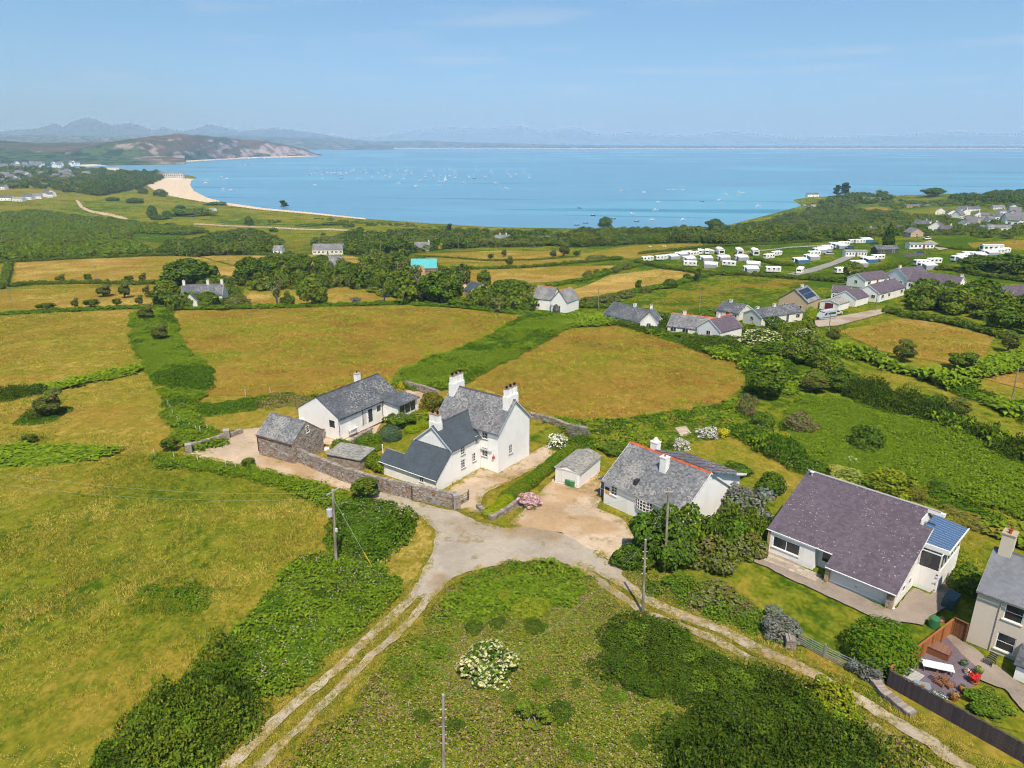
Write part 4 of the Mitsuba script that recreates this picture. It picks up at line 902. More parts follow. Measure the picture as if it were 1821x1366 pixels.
for i in range(n):
    b0, b1 = 4.9 + i * 6.7 / n, 4.9 + (i + 1) * 6.7 / n - .06
    part(K, 'roof_pane', MB().slab(fr(np.array([(12.25, b0, rz(12.25)), (15.4, b0, rz(15.4)), (15.4, b1, rz(15.4)), (12.25, b1, rz(12.25))])), .04, (.1, .2, .4)).ply('roof_glazing'))
    part(K, 'glazing_bar', MB().slab(fr(np.array([(12.25, b1, rz(12.25) + .03), (15.4, b1, rz(15.4) + .03), (15.4, b1 + .035, rz(15.4) + .03), (12.25, b1 + .035, rz(12.25) + .03)])), .08, (.30, .37, .47)).ply('paint'))
m = MB(); m.box((12.2, 4.75, 4.5), (15.5, 4.88, 4.98), WHITE, fr); m.box((15.43, 4.89, 4.45), (15.52, 11.7, 4.66), WHITE, fr); part(K, 'sunroom_fascia', m.ply('paint'))
m = MB()
for i in range(9): m.box((5.0 + i * .2, -.55, .02), (5.17 + i * .2, .15, .07), (.16, .16, .155), fr)
K = thing('door_grating', 'dark slatted ramp in front of the purple roofed bungalow door', 'ramp'); scene[K] = m.ply('paint'); labels[K]['kind'] = 'thing'

# --- beige house at the right edge
fr = Frame(39.85, 51.72, 50, -44.91, 1); L_, D_, e_, r_ = 11., 7.2, 5.75, 8.25
K = thing('beige_house', 'tall beige rendered house with grey slate roof, cut by the right edge', 'house')
BE = (.62, .555, .47)
cuts = [window(K, fr, 'b', 2.75, 3.95, 1.35, 1.55, 1, 2), window(K, fr, 'b', 2.7, .95, 1.35, 1.6, 1, 2), window(K, fr, 'b', 6.5, 3.95, 1.35, 1.55, 1, 2)]
part(K, 'wall', wall_prism(fr, [(0, 0), (0, e_), (D_ / 2, r_), (D_, e_), (D_, 0)], 0, L_, cuts, bsdf='paint', col=BE))
gable_roof(K, fr, L_, D_, e_, r_, 6, over=.25, oa=.1, ridge=(.12, .12, .13), gutter=(.12, .12, .12), barge=(.3, .3, .3))
k = chimney(K, fr, .75, 3.6, 7.2, 10.0, .95, 1.1, col=BE, pots=2, pot=(.30, .07, .05), cap=(.42, .35, .25), bsdf='paint')
part(K, 'downpipe', MB().tube(fr(np.array([(1.75, -.06, 0), (1.75, -.06, e_ - .2)])), .05, (.5, .45, .38), 6).ply('paint'))
part(K, 'annex', wall_prism(fr, [(-2.6, 0), (-2.6, 1.9), (-.01, 2.3), (-.01, 0)], 4.0, 9.0))
mb = MB(); slope(mb, fr, [(3.8, -2.8, 1.95), (9.2, -2.8, 1.95), (9.2, .02, 2.45), (3.8, .02, 2.45)], 4, th=.1); part(K, 'annex_roof', mb.ply('slate', uv=True))
part(K, 'plinth', MB().box((-.05, -.07, -.3), (4.0, -.005, .45), (.10, .10, .10), fr).ply('paint'))

# --- wooden fence round its yard
def board_fence(name, label, P0, P1, h, col, inner, bw=.13, seed=1):
    K = thing(name, label, 'fence'); P0, P1 = np.array(P0), np.array(P1); d = P1 - P0; ln = math.hypot(d[0], d[1]); f = Frame(*P0, math.degrees(math.atan2(d[1], d[0])), 1); sl = d[2] / ln
    ff = lambda v: f(v) + np.asarray(v)[..., :1] * sl * np.array([0, 0, 1.])
    rg = np.random.default_rng(seed); m, m2 = MB(), MB()
    for i in range(int(ln / bw)):
        t = rg.uniform(.8, 1.2); zz = h + rg.uniform(-.02, .02)
        m.box((i * bw + .006, -.045, -.1), ((i + 1) * bw - .006, -.02, zz), np.array(col) * t, ff); m2.box((i * bw + .006, -.0195, -.1), ((i + 1) * bw - .006, .0, zz - .003), np.array(inner) * t, ff)
    part(K, 'board', m.ply('paint'), kind='stuff'); part(K, 'inner_board', m2.ply('paint'), kind='stuff')
    for i in range(int(ln / 1.8) + 1): part(K, 'post', MB().box((min(i * 1.8, ln - .1), .003, -.2), (min(i * 1.8, ln - .1) + .1, .1, h + .05), np.array(inner) * .8, ff).ply('paint'))
    part(K, 'top_rail', MB().box((0, -.06, h + .053), (ln, .11, h + .09), np.array(inner) * .9, ff).ply('paint'))


P = lambda x, y: np.array([x, y, float(gz(x, y))])
FA, FB, FC = P(30.16, 46.3), P(38.9, 52.5), P(41.0, 51.6)
end = at(1850, 1375)
board_fence('board_fence', 'dark stained board fence along the track, its outer face plum grey', FA, end, 1.5, (.075, .062, .07), (.10, .085, .075), seed=3)
board_fence('board_fence', 'orange brown board fence between the yard and the bungalow hedge', FB, FA, 1.75, (.22, .10, .05), (.36, .145, .055), seed=4)
board_fence('board_fence', 'short tall fence panel against the beige house', P(39.6, 51.5), FB, 1.9, (.30, .12, .05), (.2, .1, .05), seed=5)
T_ = lambda x, y: (1421 + x / 2.93, 900 + y / 2.93)
# yard furniture
q = at(*T_(715, 870)); f = Frame(*q, -20, 1); K = thing('patio_table', 'long pale topped table in the fenced yard', 'table')
part(K, 'table_top', MB().box((-1.15, -.45, .72), (1.15, .45, .77), (.68, .72, .72), f).ply('gloss'))
for a in (-1.05, .98):
    for b in (-.38, .32): part(K, 'leg', MB().box((a, b, .0), (a + .06, b + .06, .717), (.1, .1, .1), f).ply('paint'))
def slat_chair(label, q, rz, col):
    f = Frame(*q, rz, 1); K = thing('slatted_chair', label, 'chair')
    for i in range(4): part(K, 'seat_slat', MB().box((-.3, -.28 + i * .14, .34 + i * .02), (.3, -.17 + i * .14, .37 + i * .02), col, f).ply('paint'))
    for i in range(4): part(K, 'back_slat', MB().box((-.3, .30 + i * .07, .46 + i * .15), (.3, .33 + i * .07, .58 + i * .15), col, f).ply('paint'))
    for a in (-.33, .31):
        part(K, 'arm', MB().box((a, -.3, .56), (a + .05, .4, .6), col, f).ply('paint')); part(K, 'leg', MB().box((a, -.3, 0), (a + .05, -.24, .557), col, f).ply('paint')); part(K, 'leg', MB().box((a, .3, 0), (a + .05, .36, .557), col, f).ply('paint'))
slat_chair('left brown slatted chair beside the long pale table', at(*T_(735, 940)), 30, (.26, .12, .055))
slat_chair('right brown slatted chair beside the long pale table', at(*T_(775, 950)), 20, (.24, .11, .05))
slat_chair('dark garden chair close to the beige house wall', at(*T_(985, 830)), -60, (.07, .075, .08))
q = at(*T_(560, 905)); f = Frame(*q, 36, 1); K = thing('corner_bench', 'grey slatted corner bench inside the fence', 'bench')
for i in range(7): part(K, 'slat', MB().box((-1.2 + i * .35, -.8, .30), (-.88 + i * .35, .8, .34), (.40, .41, .40), f).ply('paint'))
part(K, 'base', MB().box((-1.15, -.7, 0), (1.1, .7, .297), (.25, .25, .25), f).ply('paint')); part(K, 'backrest', MB().box((-1.2, .83, .0), (1.25, .9, .75), (.36, .36, .35), f).ply('paint'))
q = at(*T_(640, 965)); f = Frame(*q, -20, 1); K = thing('low_table', 'square slate grey low table with one brown ornament', 'table')
part(K, 'table_top', MB().box((-.6, -.6, .42), (.6, .6, .47), (.22, .26, .28), f).ply('gloss'))
for a in (-.55, .49):
    for b in (-.55, .49): part(K, 'leg', MB().box((a, b, 0), (a + .06, b + .06, .417), (.1, .1, .1), f).ply('paint'))
o = f(np.array([0., 0, .47])); K = thing('ornament', 'small brown bowl ornament on the square low table', 'bowl'); scene[K] = MB().tube([o, o + [0, 0, .04], o + [0, 0, .12], o + [0, 0, .13]], [.06, .12, .15, .13], (.3, .15, .06), 10).ply('paint')
q = at(*T_(715, 775)); f = Frame(*q, -45, 1); K = thing('log_store', 'brown timber store box in the corner of the fenced yard', 'box')
part(K, 'body', MB().box((-.95, -.6, 0), (.95, .6, .85), (.22, .095, .045), f).ply('paint'))
for i in range(6): part(K, 'lid_board', MB().box((-1.0 + i * .335, -.65, .853), (-.68 + i * .335, .65, .89), np.array((.20, .11, .08)) * RNG.uniform(.85, 1.2), f).ply('paint'))


def pot_plant(label, q, r, h, cols, n=140, pot=(.35, .14, .07), seed=1, ph=.35):
    K = thing('flower_pot', label, 'pot plant'); rg = np.random.default_rng(seed)
    part(K, 'pot', MB().tube([q, q + [0, 0, ph * .9], q + [0, 0, ph]], [r * .5, r * .7, r * .75], pot, 10).ply('paint')); m = MB()
    for i in range(n):
        d = rg.normal(size=3); d /= np.linalg.norm(d); c = q + [0, 0, ph + h * .5] + d * [r, r, h * .55] * rg.uniform(.6, 1); u = np.cross(d, rg.normal(size=3)); u /= np.linalg.norm(u); v = np.cross(d, u); s = rg.uniform(.05, .09)
        m.add([c - u * s, c - v * s, c + u * s, c + v * s], [[0, 1, 2, 3]], np.array(cols[rg.integers(len(cols))]) * rg.uniform(.7, 1.2))
    part(K, 'foliage', m.ply('leaf'))


RED, GRN = (.70, .025, .03), (.06, .13, .03)
pot_plant('large pot of bright red flowers at the yard corner', at(*T_(905, 928)), .5, .75, [RED, RED, RED, GRN], 260)
pot_plant('low pot of orange flowers by the slate chip edge', at(*T_(848, 975)), .38, .4, [(.5, .2, .04), (.35, .2, .06), GRN], 120, seed=2)
pot_plant('pot of rusty brown flowers at the yard corner by the lawn', at(*T_(805, 1012)), .42, .4, [(.42, .18, .05), (.3, .2, .06), GRN], 120, seed=3)
pot_plant('pot of pale blue flowers inside the dark fence', at(*T_(735, 1018)), .45, .35, [(.45, .52, .62), (.6, .62, .66), GRN], 140, seed=4)
pot_plant('second pot of pale flowers inside the dark fence', at(*T_(700, 1000)), .35, .35, [(.55, .6, .66), (.35, .42, .5), GRN], 110, seed=5)
pot_plant('spiky green pot plant beside the red flowers', at(*T_(930, 885)), .4, .6, [(.2, .24, .05), (.12, .2, .05)], 110, seed=6)
pot_plant('glazed blue pot with small plants by the path', at(*T_(855, 838)), .36, .3, [(.1, .2, .1), GRN], 90, pot=(.12, .24, .27), seed=7)
pot_plant('white tub with small flowers by the path', at(*T_(872, 880)), .34, .3, [(.6, .4, .35), GRN], 90, pot=(.6, .6, .58), seed=8)
q = at(*T_(700, 630)); f = Frame(*q, 30, 1); K = thing('water_butt', 'green plastic storage drum beside the fence corner', 'drum'); part(K, 'drum', MB().tube([q, q + [0, 0, .1], q + [0, 0, .9], q + [0, 0, 1.0]], [.4, .45, .45, .38], (.04, .16, .07), 14).ply('gloss'))
q = at(*T_(735, 600)); f = Frame(*q, 20, 1); K = thing('brick_stack', 'stack of red bricks beside the green drum', 'bricks'); m = MB()
for i in range(3):
    for j in range(4):
        for l in range(3): m.box((-.5 + j * .24, -.3 + i * .2, l * .09), (-.28 + j * .24, -.12 + i * .2, l * .09 + .08), np.array((.42, .16, .09)) * RNG.uniform(.7, 1.2), f)
part(K, 'brick', m.ply('paint'), kind='stuff')
q = at(*T_(785, 520)); f = Frame(*q, 40, 1); K = thing('oil_tank', 'dark teal oil tank behind the purple roofed bungalow', 'tank'); m = MB(); m.box((-.9, -.5, .15), (.9, .5, 1.15), (.03, .075, .09), f); part(K, 'body', m.ply('gloss'))
for i in range(5): part(K, 'rib', MB().box((-.75 + i * .33, -.53, 1.153), (-.6 + i * .33, .53, 1.2), (.05, .11, .13), f).ply('gloss'))

# --- metal field gates of the bungalow
def field_gate(label, p0, p1, col=(.42, .44, .46), h=1.15, bars=6, mesh=True):
    K = thing('field_gate', label, 'gate'); d = p1 - p0; ln = np.linalg.norm(d[:2]); f = Frame(*p0, math.degrees(math.atan2(d[1], d[0])), 1); sl = d[2] / ln; ff = lambda v: f(v) + np.asarray(v)[..., :1] * sl * np.array([0, 0, 1.])
    for i in range(bars):
        z = .15 + (h - .15) * (i / (bars - 1)) ** 1.15; part(K, 'bar', MB().tube(ff(np.array([(0, 0, z), (ln, 0, z)])), .028, col, 5).ply('metal'))
    for a in (.02, ln * .5, ln - .02): part(K, 'upright', MB().tube(ff(np.array([(a, 0, .12), (a, 0, h + .03)])), .032, col, 5).ply('metal'))
    for a in (-.12, ln + .12): part(K, 'post', MB().tube(ff(np.array([(a, 0, -.2), (a, 0, h + .3)])), .06, col, 8).ply('metal'))
g0, g1, g2 = at(1421, 1146), at(1464, 1170), at(1512, 1193)
field_gate('left leaf of the galvanised field gates by the bungalow lawn', g0, g1 - (g1 - g0) * .03); field_gate('right leaf of the galvanised field gates by the bungalow lawn', g1 + (g2 - g1) * .05, g2)
q0, q1 = at(815, 902), at(832, 892); field_gate('small black iron gate at the end of the high rubble wall', q0, q1, (.04, .04, .045), 1.3, 5)
# ------------------------------------------------------------------ plants: shared leafy shapes, then one instance per plant
def leaf_quads(c, n, size, col, rg, asp=.62):
    c, n = np.asarray(c, float), np.asarray(n, float); k = len(c)
    n = n / (np.linalg.norm(n, axis=1, keepdims=True) + 1e-9)
    u = np.cross(n, rg.normal(size=(k, 3))); u /= np.linalg.norm(u, axis=1, keepdims=True) + 1e-9; w = np.cross(n, u)
    s = np.broadcast_to(size, (k,))[:, None] * rg.uniform(.7, 1.3, (k, 1))
    v = np.stack([c - u * s, c - w * s * asp + n * s * .15, c + u * s, c + w * s * asp + n * s * .15], 1).reshape(-1, 3)
    f = (np.arange(k)[:, None] * 4 + np.array([[0, 1, 2, 0, 2, 3]])).reshape(-1, 3)
    return v, f, np.repeat(col, 4, axis=0)


def tint(k, cols, rg, var=.22):
    cols = np.array(cols, float); w = cols[rg.integers(len(cols), size=k)]
    w = w * np.where((w[:, 1:2] > w[:, 2:3] * 2.), [1., 1., .5], [1., 1., 1.])
    return w * rg.uniform(1 - var, 1 + var, (k, 1)) * (1 + rg.normal(0, .05, (k, 3)))


def crown(blobs, n, size, cols, seed, up=.35, var=.25, flower=None, low=.25, jit=.55, asp=.62):
    rg = np.random.default_rng(seed); b = np.array(blobs, float)
    area = (b[:, 3] * b[:, 4] + b[:, 3] * b[:, 5] + b[:, 4] * b[:, 5]); pick = rg.choice(len(b), size=n * 2, p=area / area.sum())
    d = rg.normal(size=(n * 2, 3)); d /= np.linalg.norm(d, axis=1, keepdims=True)
    keep = (d[:, 2] > -.35) | (rg.random(n * 2) < low); d, pick = d[keep], pick[keep]
    c = b[pick, :3] + d * b[pick, 3:] * rg.uniform(.78, 1.06, (len(d), 1))
    ins = np.zeros(len(c), bool)
    for i, q in enumerate(b): ins |= (pick != i) & ((((c - q[:3]) / (q[3:] * .82)) ** 2).sum(1) < 1)
    ok = (~ins) & (c[:, 2] > .01); c, d, pick = c[ok][:n], d[ok][:n], pick[ok][:n]
    nn = d / b[pick, 3:] * b[pick, 3:].mean(); nn = nn + [0, 0, up] + rg.normal(size=d.shape) * jit
    tb = np.array(tint(len(b), [(1, 1, 1)], rg, .16)); col = tint(len(c), cols, rg, var) * tb[pick]
    if flower:
        fc, fr_, sz = flower; m = (rg.random(len(c)) < fr_) & (d[:, 2] > -.1); col[m] = tint(m.sum(), fc, rg, .12); c[m] += d[m] * size * .6
        s = np.where(m, size * sz, size)
    else: s = size
    return leaf_quads(c, nn, s, col, rg, asp)


def blobset(kind, seed):
    rg = np.random.default_rng(seed); o = []
    if kind == 'broad':
        o = [(0, 0, .52, .34, .34, .36)]
        for i in range(15): a = rg.uniform(0, 6.28); r = rg.uniform(.18, .36); o.append((math.cos(a) * r, math.sin(a) * r, rg.uniform(.22, .85 - r * .55), *(rg.uniform(.12, .2) * np.array([1, 1, .85]))))
    elif kind == 'sparse':
        for i in range(16): a = rg.uniform(0, 6.28); r = rg.uniform(.05, .38); o.append((math.cos(a) * r, math.sin(a) * r, rg.uniform(.3, .92), *(rg.uniform(.07, .14) * np.array([1, 1, .9]))))
    elif kind == 'wind':
        o = [(.05, 0, .5, .28, .28, .28)]
        for i in range(10): a = rg.uniform(0, 6.28); r = rg.uniform(.1, .34); o.append((math.cos(a) * r + .1, math.sin(a) * r, rg.uniform(.25, .85), *(rg.uniform(.09, .18) * np.array([1.1, 1.1, .75]))))
    elif kind == 'dome':
        o = [(0, 0, .32, .36, .36, .46)]
        for i in range(16): a = rg.uniform(0, 6.28); r = rg.uniform(.2, .42); o.append((math.cos(a) * r, math.sin(a) * r, rg.uniform(.08, .8 - r * .6), *(rg.uniform(.07, .19) * np.ones(3))))
    elif kind == 'clip': o = [(0, 0, .42, .47, .47, .56), (.12, .1, .4, .36, .36, .5), (-.12, -.08, .38, .37, .37, .52)]
    elif kind == 'pine':
        for i in range(14): z = .35 + .6 * i / 13; a = rg.uniform(0, 6.28); r = rg.uniform(.05, .34) * (1.15 - z * .55); o.append((math.cos(a) * r, math.sin(a) * r, z, *(rg.uniform(.12, .19) * np.array([1.2, 1.2, .5]))))
    elif kind == 'cone':
        for i in range(16): z = .08 + .85 * i / 15; r = .42 * (1 - z) ** .8; a = rg.uniform(0, 6.28); o.append((math.cos(a) * r * .4, math.sin(a) * r * .4, z, r * .75 + .05, r * .75 + .05, .12))
    return o


def trunk_mesh(kind, blobs, seed, col):
    rg = np.random.default_rng(seed + 5); m = MB(); top = .55 if kind != 'pine' else .9; lean = .12 if kind == 'wind' else rg.uniform(-.04, .04)
    p = [(0, 0, -.06), (lean * .3, .01, top * .4), (lean, 0, top)]
    m.tube(p, [.045, .034, .016] if kind != 'dome' else [.03, .02, .01], col, 6, cap=False)
    for q in blobs[1:: 2 if kind in ('broad', 'dome') else 1][:9]:
        s = np.array([lean * .5, 0, top * rg.uniform(.35, .8)]); e = np.array(q[:3]); mid = (s + e) / 2 + [0, 0, .03]
        m.tube([s, mid, e], [.018, .012, .005], col, 4, cap=False)
    return m.ply('paint')


ASSET = {}
BARK = (.16, .13, .10)
def asset(name, kind, cols, seed, n=2000, size=.045, flower=None, up=.35, low=.25, bark=BARK, trunk=True, var=.25, jit=.55, asp=.62, crown_name='crown'):
    b = blobset(kind, seed); v, f, c = crown(b, n, size, cols, seed, up, var, flower, low, jit, asp)
    g = {'type': 'shapegroup', crown_name: mikit.ply((v, f), 'leaf', False, color=c)}
    if trunk: g['trunk'] = trunk_mesh(kind, b, seed, bark)
    scene['kind_' + name] = g; ASSET[name] = ['kind_' + name]


DG, MG, LG, OL, YG, GG = (.060, .108, .026), (.096, .160, .030), (.125, .190, .032), (.125, .135, .046), (.195, .230, .028), (.165, .170, .090)
asset('oak', 'broad', [DG, DG, MG], 101, 2600, .042)
asset('oak_mid', 'broad', [DG, MG, MG], 102, 2600, .042)
asset('oak_light', 'broad', [MG, MG, LG, OL], 103, 2400, .042)
asset('ash', 'sparse', [MG, LG, OL], 104, 1300, .036, bark=(.30, .28, .25))
asset('ash_grey', 'sparse', [OL, GG, MG], 105, 800, .034, bark=(.34, .32, .29))
asset('thorn', 'wind', [OL, OL, DG, (.11, .095, .05)], 106, 1900, .038)
asset('thorn_green', 'wind', [OL, MG, DG], 107, 1900, .038)
asset('pine', 'pine', [(.022, .048, .018), DG], 108, 2200, .04)
asset('conifer', 'cone', [(.020, .045, .016), DG], 109, 1800, .045)
asset('gold_conifer', 'cone', [(.42, .32, .03), (.30, .27, .03)], 110, 1500, .045, trunk=True)
asset('bush_dark', 'dome', [DG, DG, MG], 111, 2400, .036)
asset('bush_mid', 'dome', [MG, MG, DG, LG], 112, 2400, .036)
asset('bush_olive', 'dome', [OL, OL, MG, GG], 113, 2200, .036)
asset('bush_yellow', 'dome', [YG, YG, LG], 114, 2200, .036)
asset('bush_lime', 'dome', [(.20, .26, .022), YG, LG], 115, 2200, .036)
asset('bush_grey', 'dome', [(.15, .17, .14), (.105, .13, .10), (.19, .20, .175)], 116, 2400, .034, bark=(.3, .26, .22))
asset('bush_brown', 'dome', [(.125, .10, .055), OL, (.16, .12, .07)], 117, 1500, .034, bark=(.26, .23, .2))
asset('bush_bronze', 'dome', [(.15, .10, .03), (.19, .15, .03), MG, (.12, .13, .03)], 118, 2000, .04)
asset('bush_bluegreen', 'clip', [(.060, .115, .072), (.085, .135, .085)], 119, 3000, .028, trunk=False, jit=.4)
asset('bush_clipped', 'clip', [(.065, .145, .016), (.085, .17, .02)], 120, 3400, .026, trunk=False, jit=.45)
asset('bush_goldclip', 'clip', [(.26, .30, .02), (.19, .25, .02)], 121, 2400, .03, trunk=False, jit=.45)
CREAM = [(.52, .49, .27), (.44, .44, .23)]
asset('elder', 'dome', [MG, DG, LG], 122, 2400, .036, flower=(CREAM, .36, 1.0))
asset('cream_bush', 'dome', [(.30, .31, .12), LG, (.38, .37, .18)], 123, 2400, .034)
asset('white_hydrangea', 'dome', [LG, MG], 124, 1500, .04, flower=([(.70, .70, .62), (.62, .66, .50)], .45, 1.25), trunk=False)
asset('pink_hydrangea', 'dome', [MG, LG], 125, 1500, .04, flower=([(.60, .25, .34), (.68, .40, .46), (.62, .50, .50)], .62, 1.2), trunk=False)
asset('pale_hydrangea', 'dome', [GG, MG, LG], 126, 1500, .04, flower=([(.55, .57, .60), (.62, .60, .55)], .5, 1.2), trunk=False)
asset('lavender', 'dome', [(.17, .18, .13), (.21, .19, .18), (.20, .17, .20)], 127, 1800, .04, trunk=False, asp=.2, up=1.)
asset('orange_bush', 'dome', [MG, LG], 128, 1400, .04, flower=([(.65, .33, .03), (.62, .42, .04)], .6, 1.2))
asset('yellow_flower', 'dome', [LG, YG], 129, 1400, .04, flower=([(.62, .52, .03)], .6, 1.2))
asset('euphorbia', 'clip', [(.19, .23, .03), (.14, .19, .03), (.23, .25, .05)], 130, 1500, .05, trunk=False, up=1.2, jit=.3, asp=.3)
asset('tuft_reed', 'dome', [(.20, .19, .07), OL, (.26, .22, .10)], 131, 1500, .06, trunk=False, asp=.12, up=1.5, jit=.25)


def plant(name, akey, px, py, wpx, hpx, label, cat='tree', group=None, rot=None, key=None):
    """one plant: its foot at the photo pixel, its width and height from the pixels it covers there"""
    q = at(px, py); dv = q - [0, 0, CAM_H]; r = np.linalg.norm(dv); sn = -dv[2] / r
    q = at(px, py - .38 * wpx * sn); w = wpx * r / FPX; h = max(.42 * hpx, (hpx - .72 * wpx * sn) / math.sqrt(1 - sn * sn)) * r / FPX * .97
    K = thing(name, label, cat, group)
    rg = np.random.default_rng(int(px * 7 + py * 13)); a = rg.uniform(0, 360) if rot is None else rot
    scene[K] = {'type': 'instance', 'sg': {'type': 'ref', 'id': ASSET[akey][0]}, 'to_world': T().translate([float(q[0]), float(q[1]), float(gz(q[0], q[1])) - .05 * h]).rotate([0, 0, 1], a).scale([w * 1.08, w * 1.08, h * 1.05])}
    return K


TENS = 'twenty thirty forty'.split()
ORD = 'first second third fourth fifth sixth seventh eighth ninth tenth eleventh twelfth thirteenth fourteenth fifteenth sixteenth seventeenth eighteenth nineteenth twentieth'.split()
ORD += [f'{t}-{o}' if o else t[:-1] + 'ieth' for t in TENS for o in [None] + ORD[:9]][1:]


def table(txt, cat, group=None):
    for ln in txt.strip().split('\n'):
        nm, ak, px, py, w, h, lb = [a.strip() for a in ln.split('|')]
        if '#' in lb: lb = lb.replace('#', ORD[sorted(float(z.split('|')[2]) for z in txt.strip().split('\n')).index(float(px))])
        plant(nm, ak, float(px), float(py), float(w), float(h), lb, cat, group, rot=0 if ak.startswith('thorn') else None)


table("""oak_tree|oak|338|518|92|66|broad dark oak standing behind the three chimney cottage
oak_tree|oak|447|508|54|58|round dark tree right of the three chimney cottage garden
oak_tree|oak_mid|484|492|46|44|leafy tree behind the round dark tree in the middle distance
oak_tree|oak_light|298|545|50|52|brownish green tree against the left end of the three chimney cottage
oak_tree|oak_mid|372|550|36|36|rounded green tree in front of the three chimney cottage
oak_tree|oak_light|556|548|58|64|spreading pale green tree in the tan paddock
ash_tree|ash_grey|494|548|42|66|thin grey half bare tree left in the tan paddock
ash_tree|ash|684|543|36|70|tall sparse ash at the right end of the tan paddock
ash_tree|ash_grey|745|528|40|62|tall sparse grey tree left of the big dark tree by the black barn
oak_tree|oak|780|546|78|76|big dark tree left of the black barn
oak_tree|oak_mid|908|540|64|54|rounded leafy tree between black barn and white twin gabled house
oak_tree|oak_mid|862|514|28|40|slim leafy tree behind the black barn
oak_tree|oak_mid|536|496|44|50|leafy tree left of the grey roofed house in the middle distance
oak_tree|oak_mid|622|506|50|48|leafy tree in front of the grey roofed houses
oak_tree|oak|660|492|27|36|small round tree right of the two grey roofed houses
oak_tree|oak|708|456|48|40|dark round tree left of the green scaffolded roof, against the tree belt
oak_tree|oak_mid|574|482|36|34|tree behind the left grey roofed house
oak_tree|oak_mid|515|480|34|38|tree left of the grey roofed house, next to the tan strip field
gold_bush|yellow_flower|777|445|20|18|bright yellow bush beside the violet roofed house
pine_tree|pine|505|371|17|15|lone dark pine on the shoreline of the bay
oak_tree|oak|1076|408|24|26|dark tree on the shore left of the sandy bank
oak_tree|oak_light|1034|437|38|30|pale rounded tree in the shoreline belt
oak_tree|oak|1270|412|30|26|dark tree on the shore at the right end of the water
pine_tree|pine|799|416|16|18|dark pine rising over the middle of the tree belt
conifer_tree|conifer|1578|440|22|38|dark pointed conifer beside the caravan park houses
oak_tree|oak_light|1516|500|40|38|round tree at the end of the caravan park road
oak_tree|oak|1733|486|48|34|left one of two dark round trees right of the caravan park
oak_tree|oak|1792|492|68|42|right one of two dark round trees right of the caravan park
oak_tree|oak_light|1657|552|52|50|olive round tree right of the violet roofed terrace
oak_tree|oak_light|1700|560|58|52|second olive round tree right of the violet roofed terrace
oak_tree|oak_mid|1742|540|50|46|darker round tree behind the olive trees on the right
oak_tree|oak_mid|1790|598|66|66|big tree above the orange gold paddock at the right edge
oak_tree|oak|1840|580|60|66|big tree cut by the right edge above the orange gold paddock
oak_tree|oak|1660|350|36|16|flat topped dark tree on the skyline of the right hand hill
pine_tree|pine|1487|352|14|20|left pine on the small headland at the right
pine_tree|pine|1501|352|18|24|right pine on the small headland at the right
oak_tree|oak_mid|1362|716|64|76|dark rounded tree at the right corner of the russet field
oak_tree|oak_light|1469|682|60|62|broad olive tree between hedges right of the russet field
oak_tree|oak|1494|700|52|52|dark tree below the mown green strip
oak_tree|oak_light|1414|652|54|56|olive tree at the far right corner of the russet field
elder_tree|elder|1356|622|76|50|cream flowering tree behind the red ridged bungalow garden
elder_tree|elder|1430|616|44|40|second cream flowering tree nearer the village road""", 'tree')
table("""hawthorn|thorn|84|748|56|54|lone windswept hawthorn in the left pasture
hawthorn|thorn_green|51|792|26|24|small round thorn bush under the lone hawthorn
hawthorn|thorn_green|299|808|36|38|dark thorn at the field end of the low rubble wall
hawthorn|thorn_green|439|836|30|28|small thorn on the bank beside the stone barn
hawthorn|thorn|283|612|37|38|grey thorn in the bracken strip between the left fields
hawthorn|thorn|258|574|36|32|brown thorn at the top of the bracken strip
hawthorn|thorn_green|1133|520|16|28|upright thorn beside the pale straw field
hawthorn|thorn_green|1239|502|18|32|upright thorn at the corner of the pale straw field
hawthorn|thorn|1001|458|28|28|brown hawthorn left of the olive field
hawthorn|thorn|982|460|18|18|small hawthorn left of the brown one by the olive field
hawthorn|thorn_green|1024|458|18|16|hawthorn at the corner of the olive field
hawthorn|thorn|895|458|14|16|small hawthorn between the thin dry strip fields
hawthorn|thorn|904|474|20|20|hawthorn below the thin dry strip fields
hawthorn|thorn_green|871|462|16|14|little hawthorn left of the thin strip field
hawthorn|thorn|1790|630|34|38|windswept thorn at the right end of the orange gold paddock
hawthorn|thorn_green|1705|664|58|44|broad thorn at the lower corner of the orange gold paddock
hawthorn|thorn|1601|648|48|44|thorn between the orange gold paddock and the bracken hedge
hawthorn|thorn|1477|612|32|32|thorn at the left corner of the orange gold paddock
hawthorn|thorn|1441|704|60|44|grey half bare thorn above the bracken field on the right
hawthorn|thorn|1697|744|48|36|grey bare topped thorn along the lower edge of the mown strip
hawthorn|thorn_green|1655|732|50|36|thorn arch along the lower edge of the mown strip
hawthorn|thorn_green|1578|728|52|36|dark thorn along the lower edge of the mown strip
hawthorn|thorn_green|643|900|66|66|shaggy hawthorn standing in front of the high rubble wall""", 'tree')
table("""hedge_thorn|thorn|183|530|32|24|.
hedge_thorn|thorn|221|532|26|30|.
hedge_thorn|thorn|259|524|16|16|.
hedge_thorn|thorn_green|207|546|18|18|.
hedge_thorn|thorn|247|545|18|20|.
hedge_thorn|thorn_green|160|549|30|20|.
hedge_thorn|thorn|133|549|16|18|.
hedge_thorn|thorn_green|78|554|34|18|.
hedge_thorn|thorn|106|503|20|14|.
hedge_thorn|thorn_green|156|503|14|18|.
hedge_thorn|thorn_green|228|502|18|14|.
hedge_thorn|thorn|253|502|16|16|.""".replace('|.', '|# from the left of the small windswept hawthorns around the far left straw fields'), 'tree', 'hawthorns of the far left hedges')
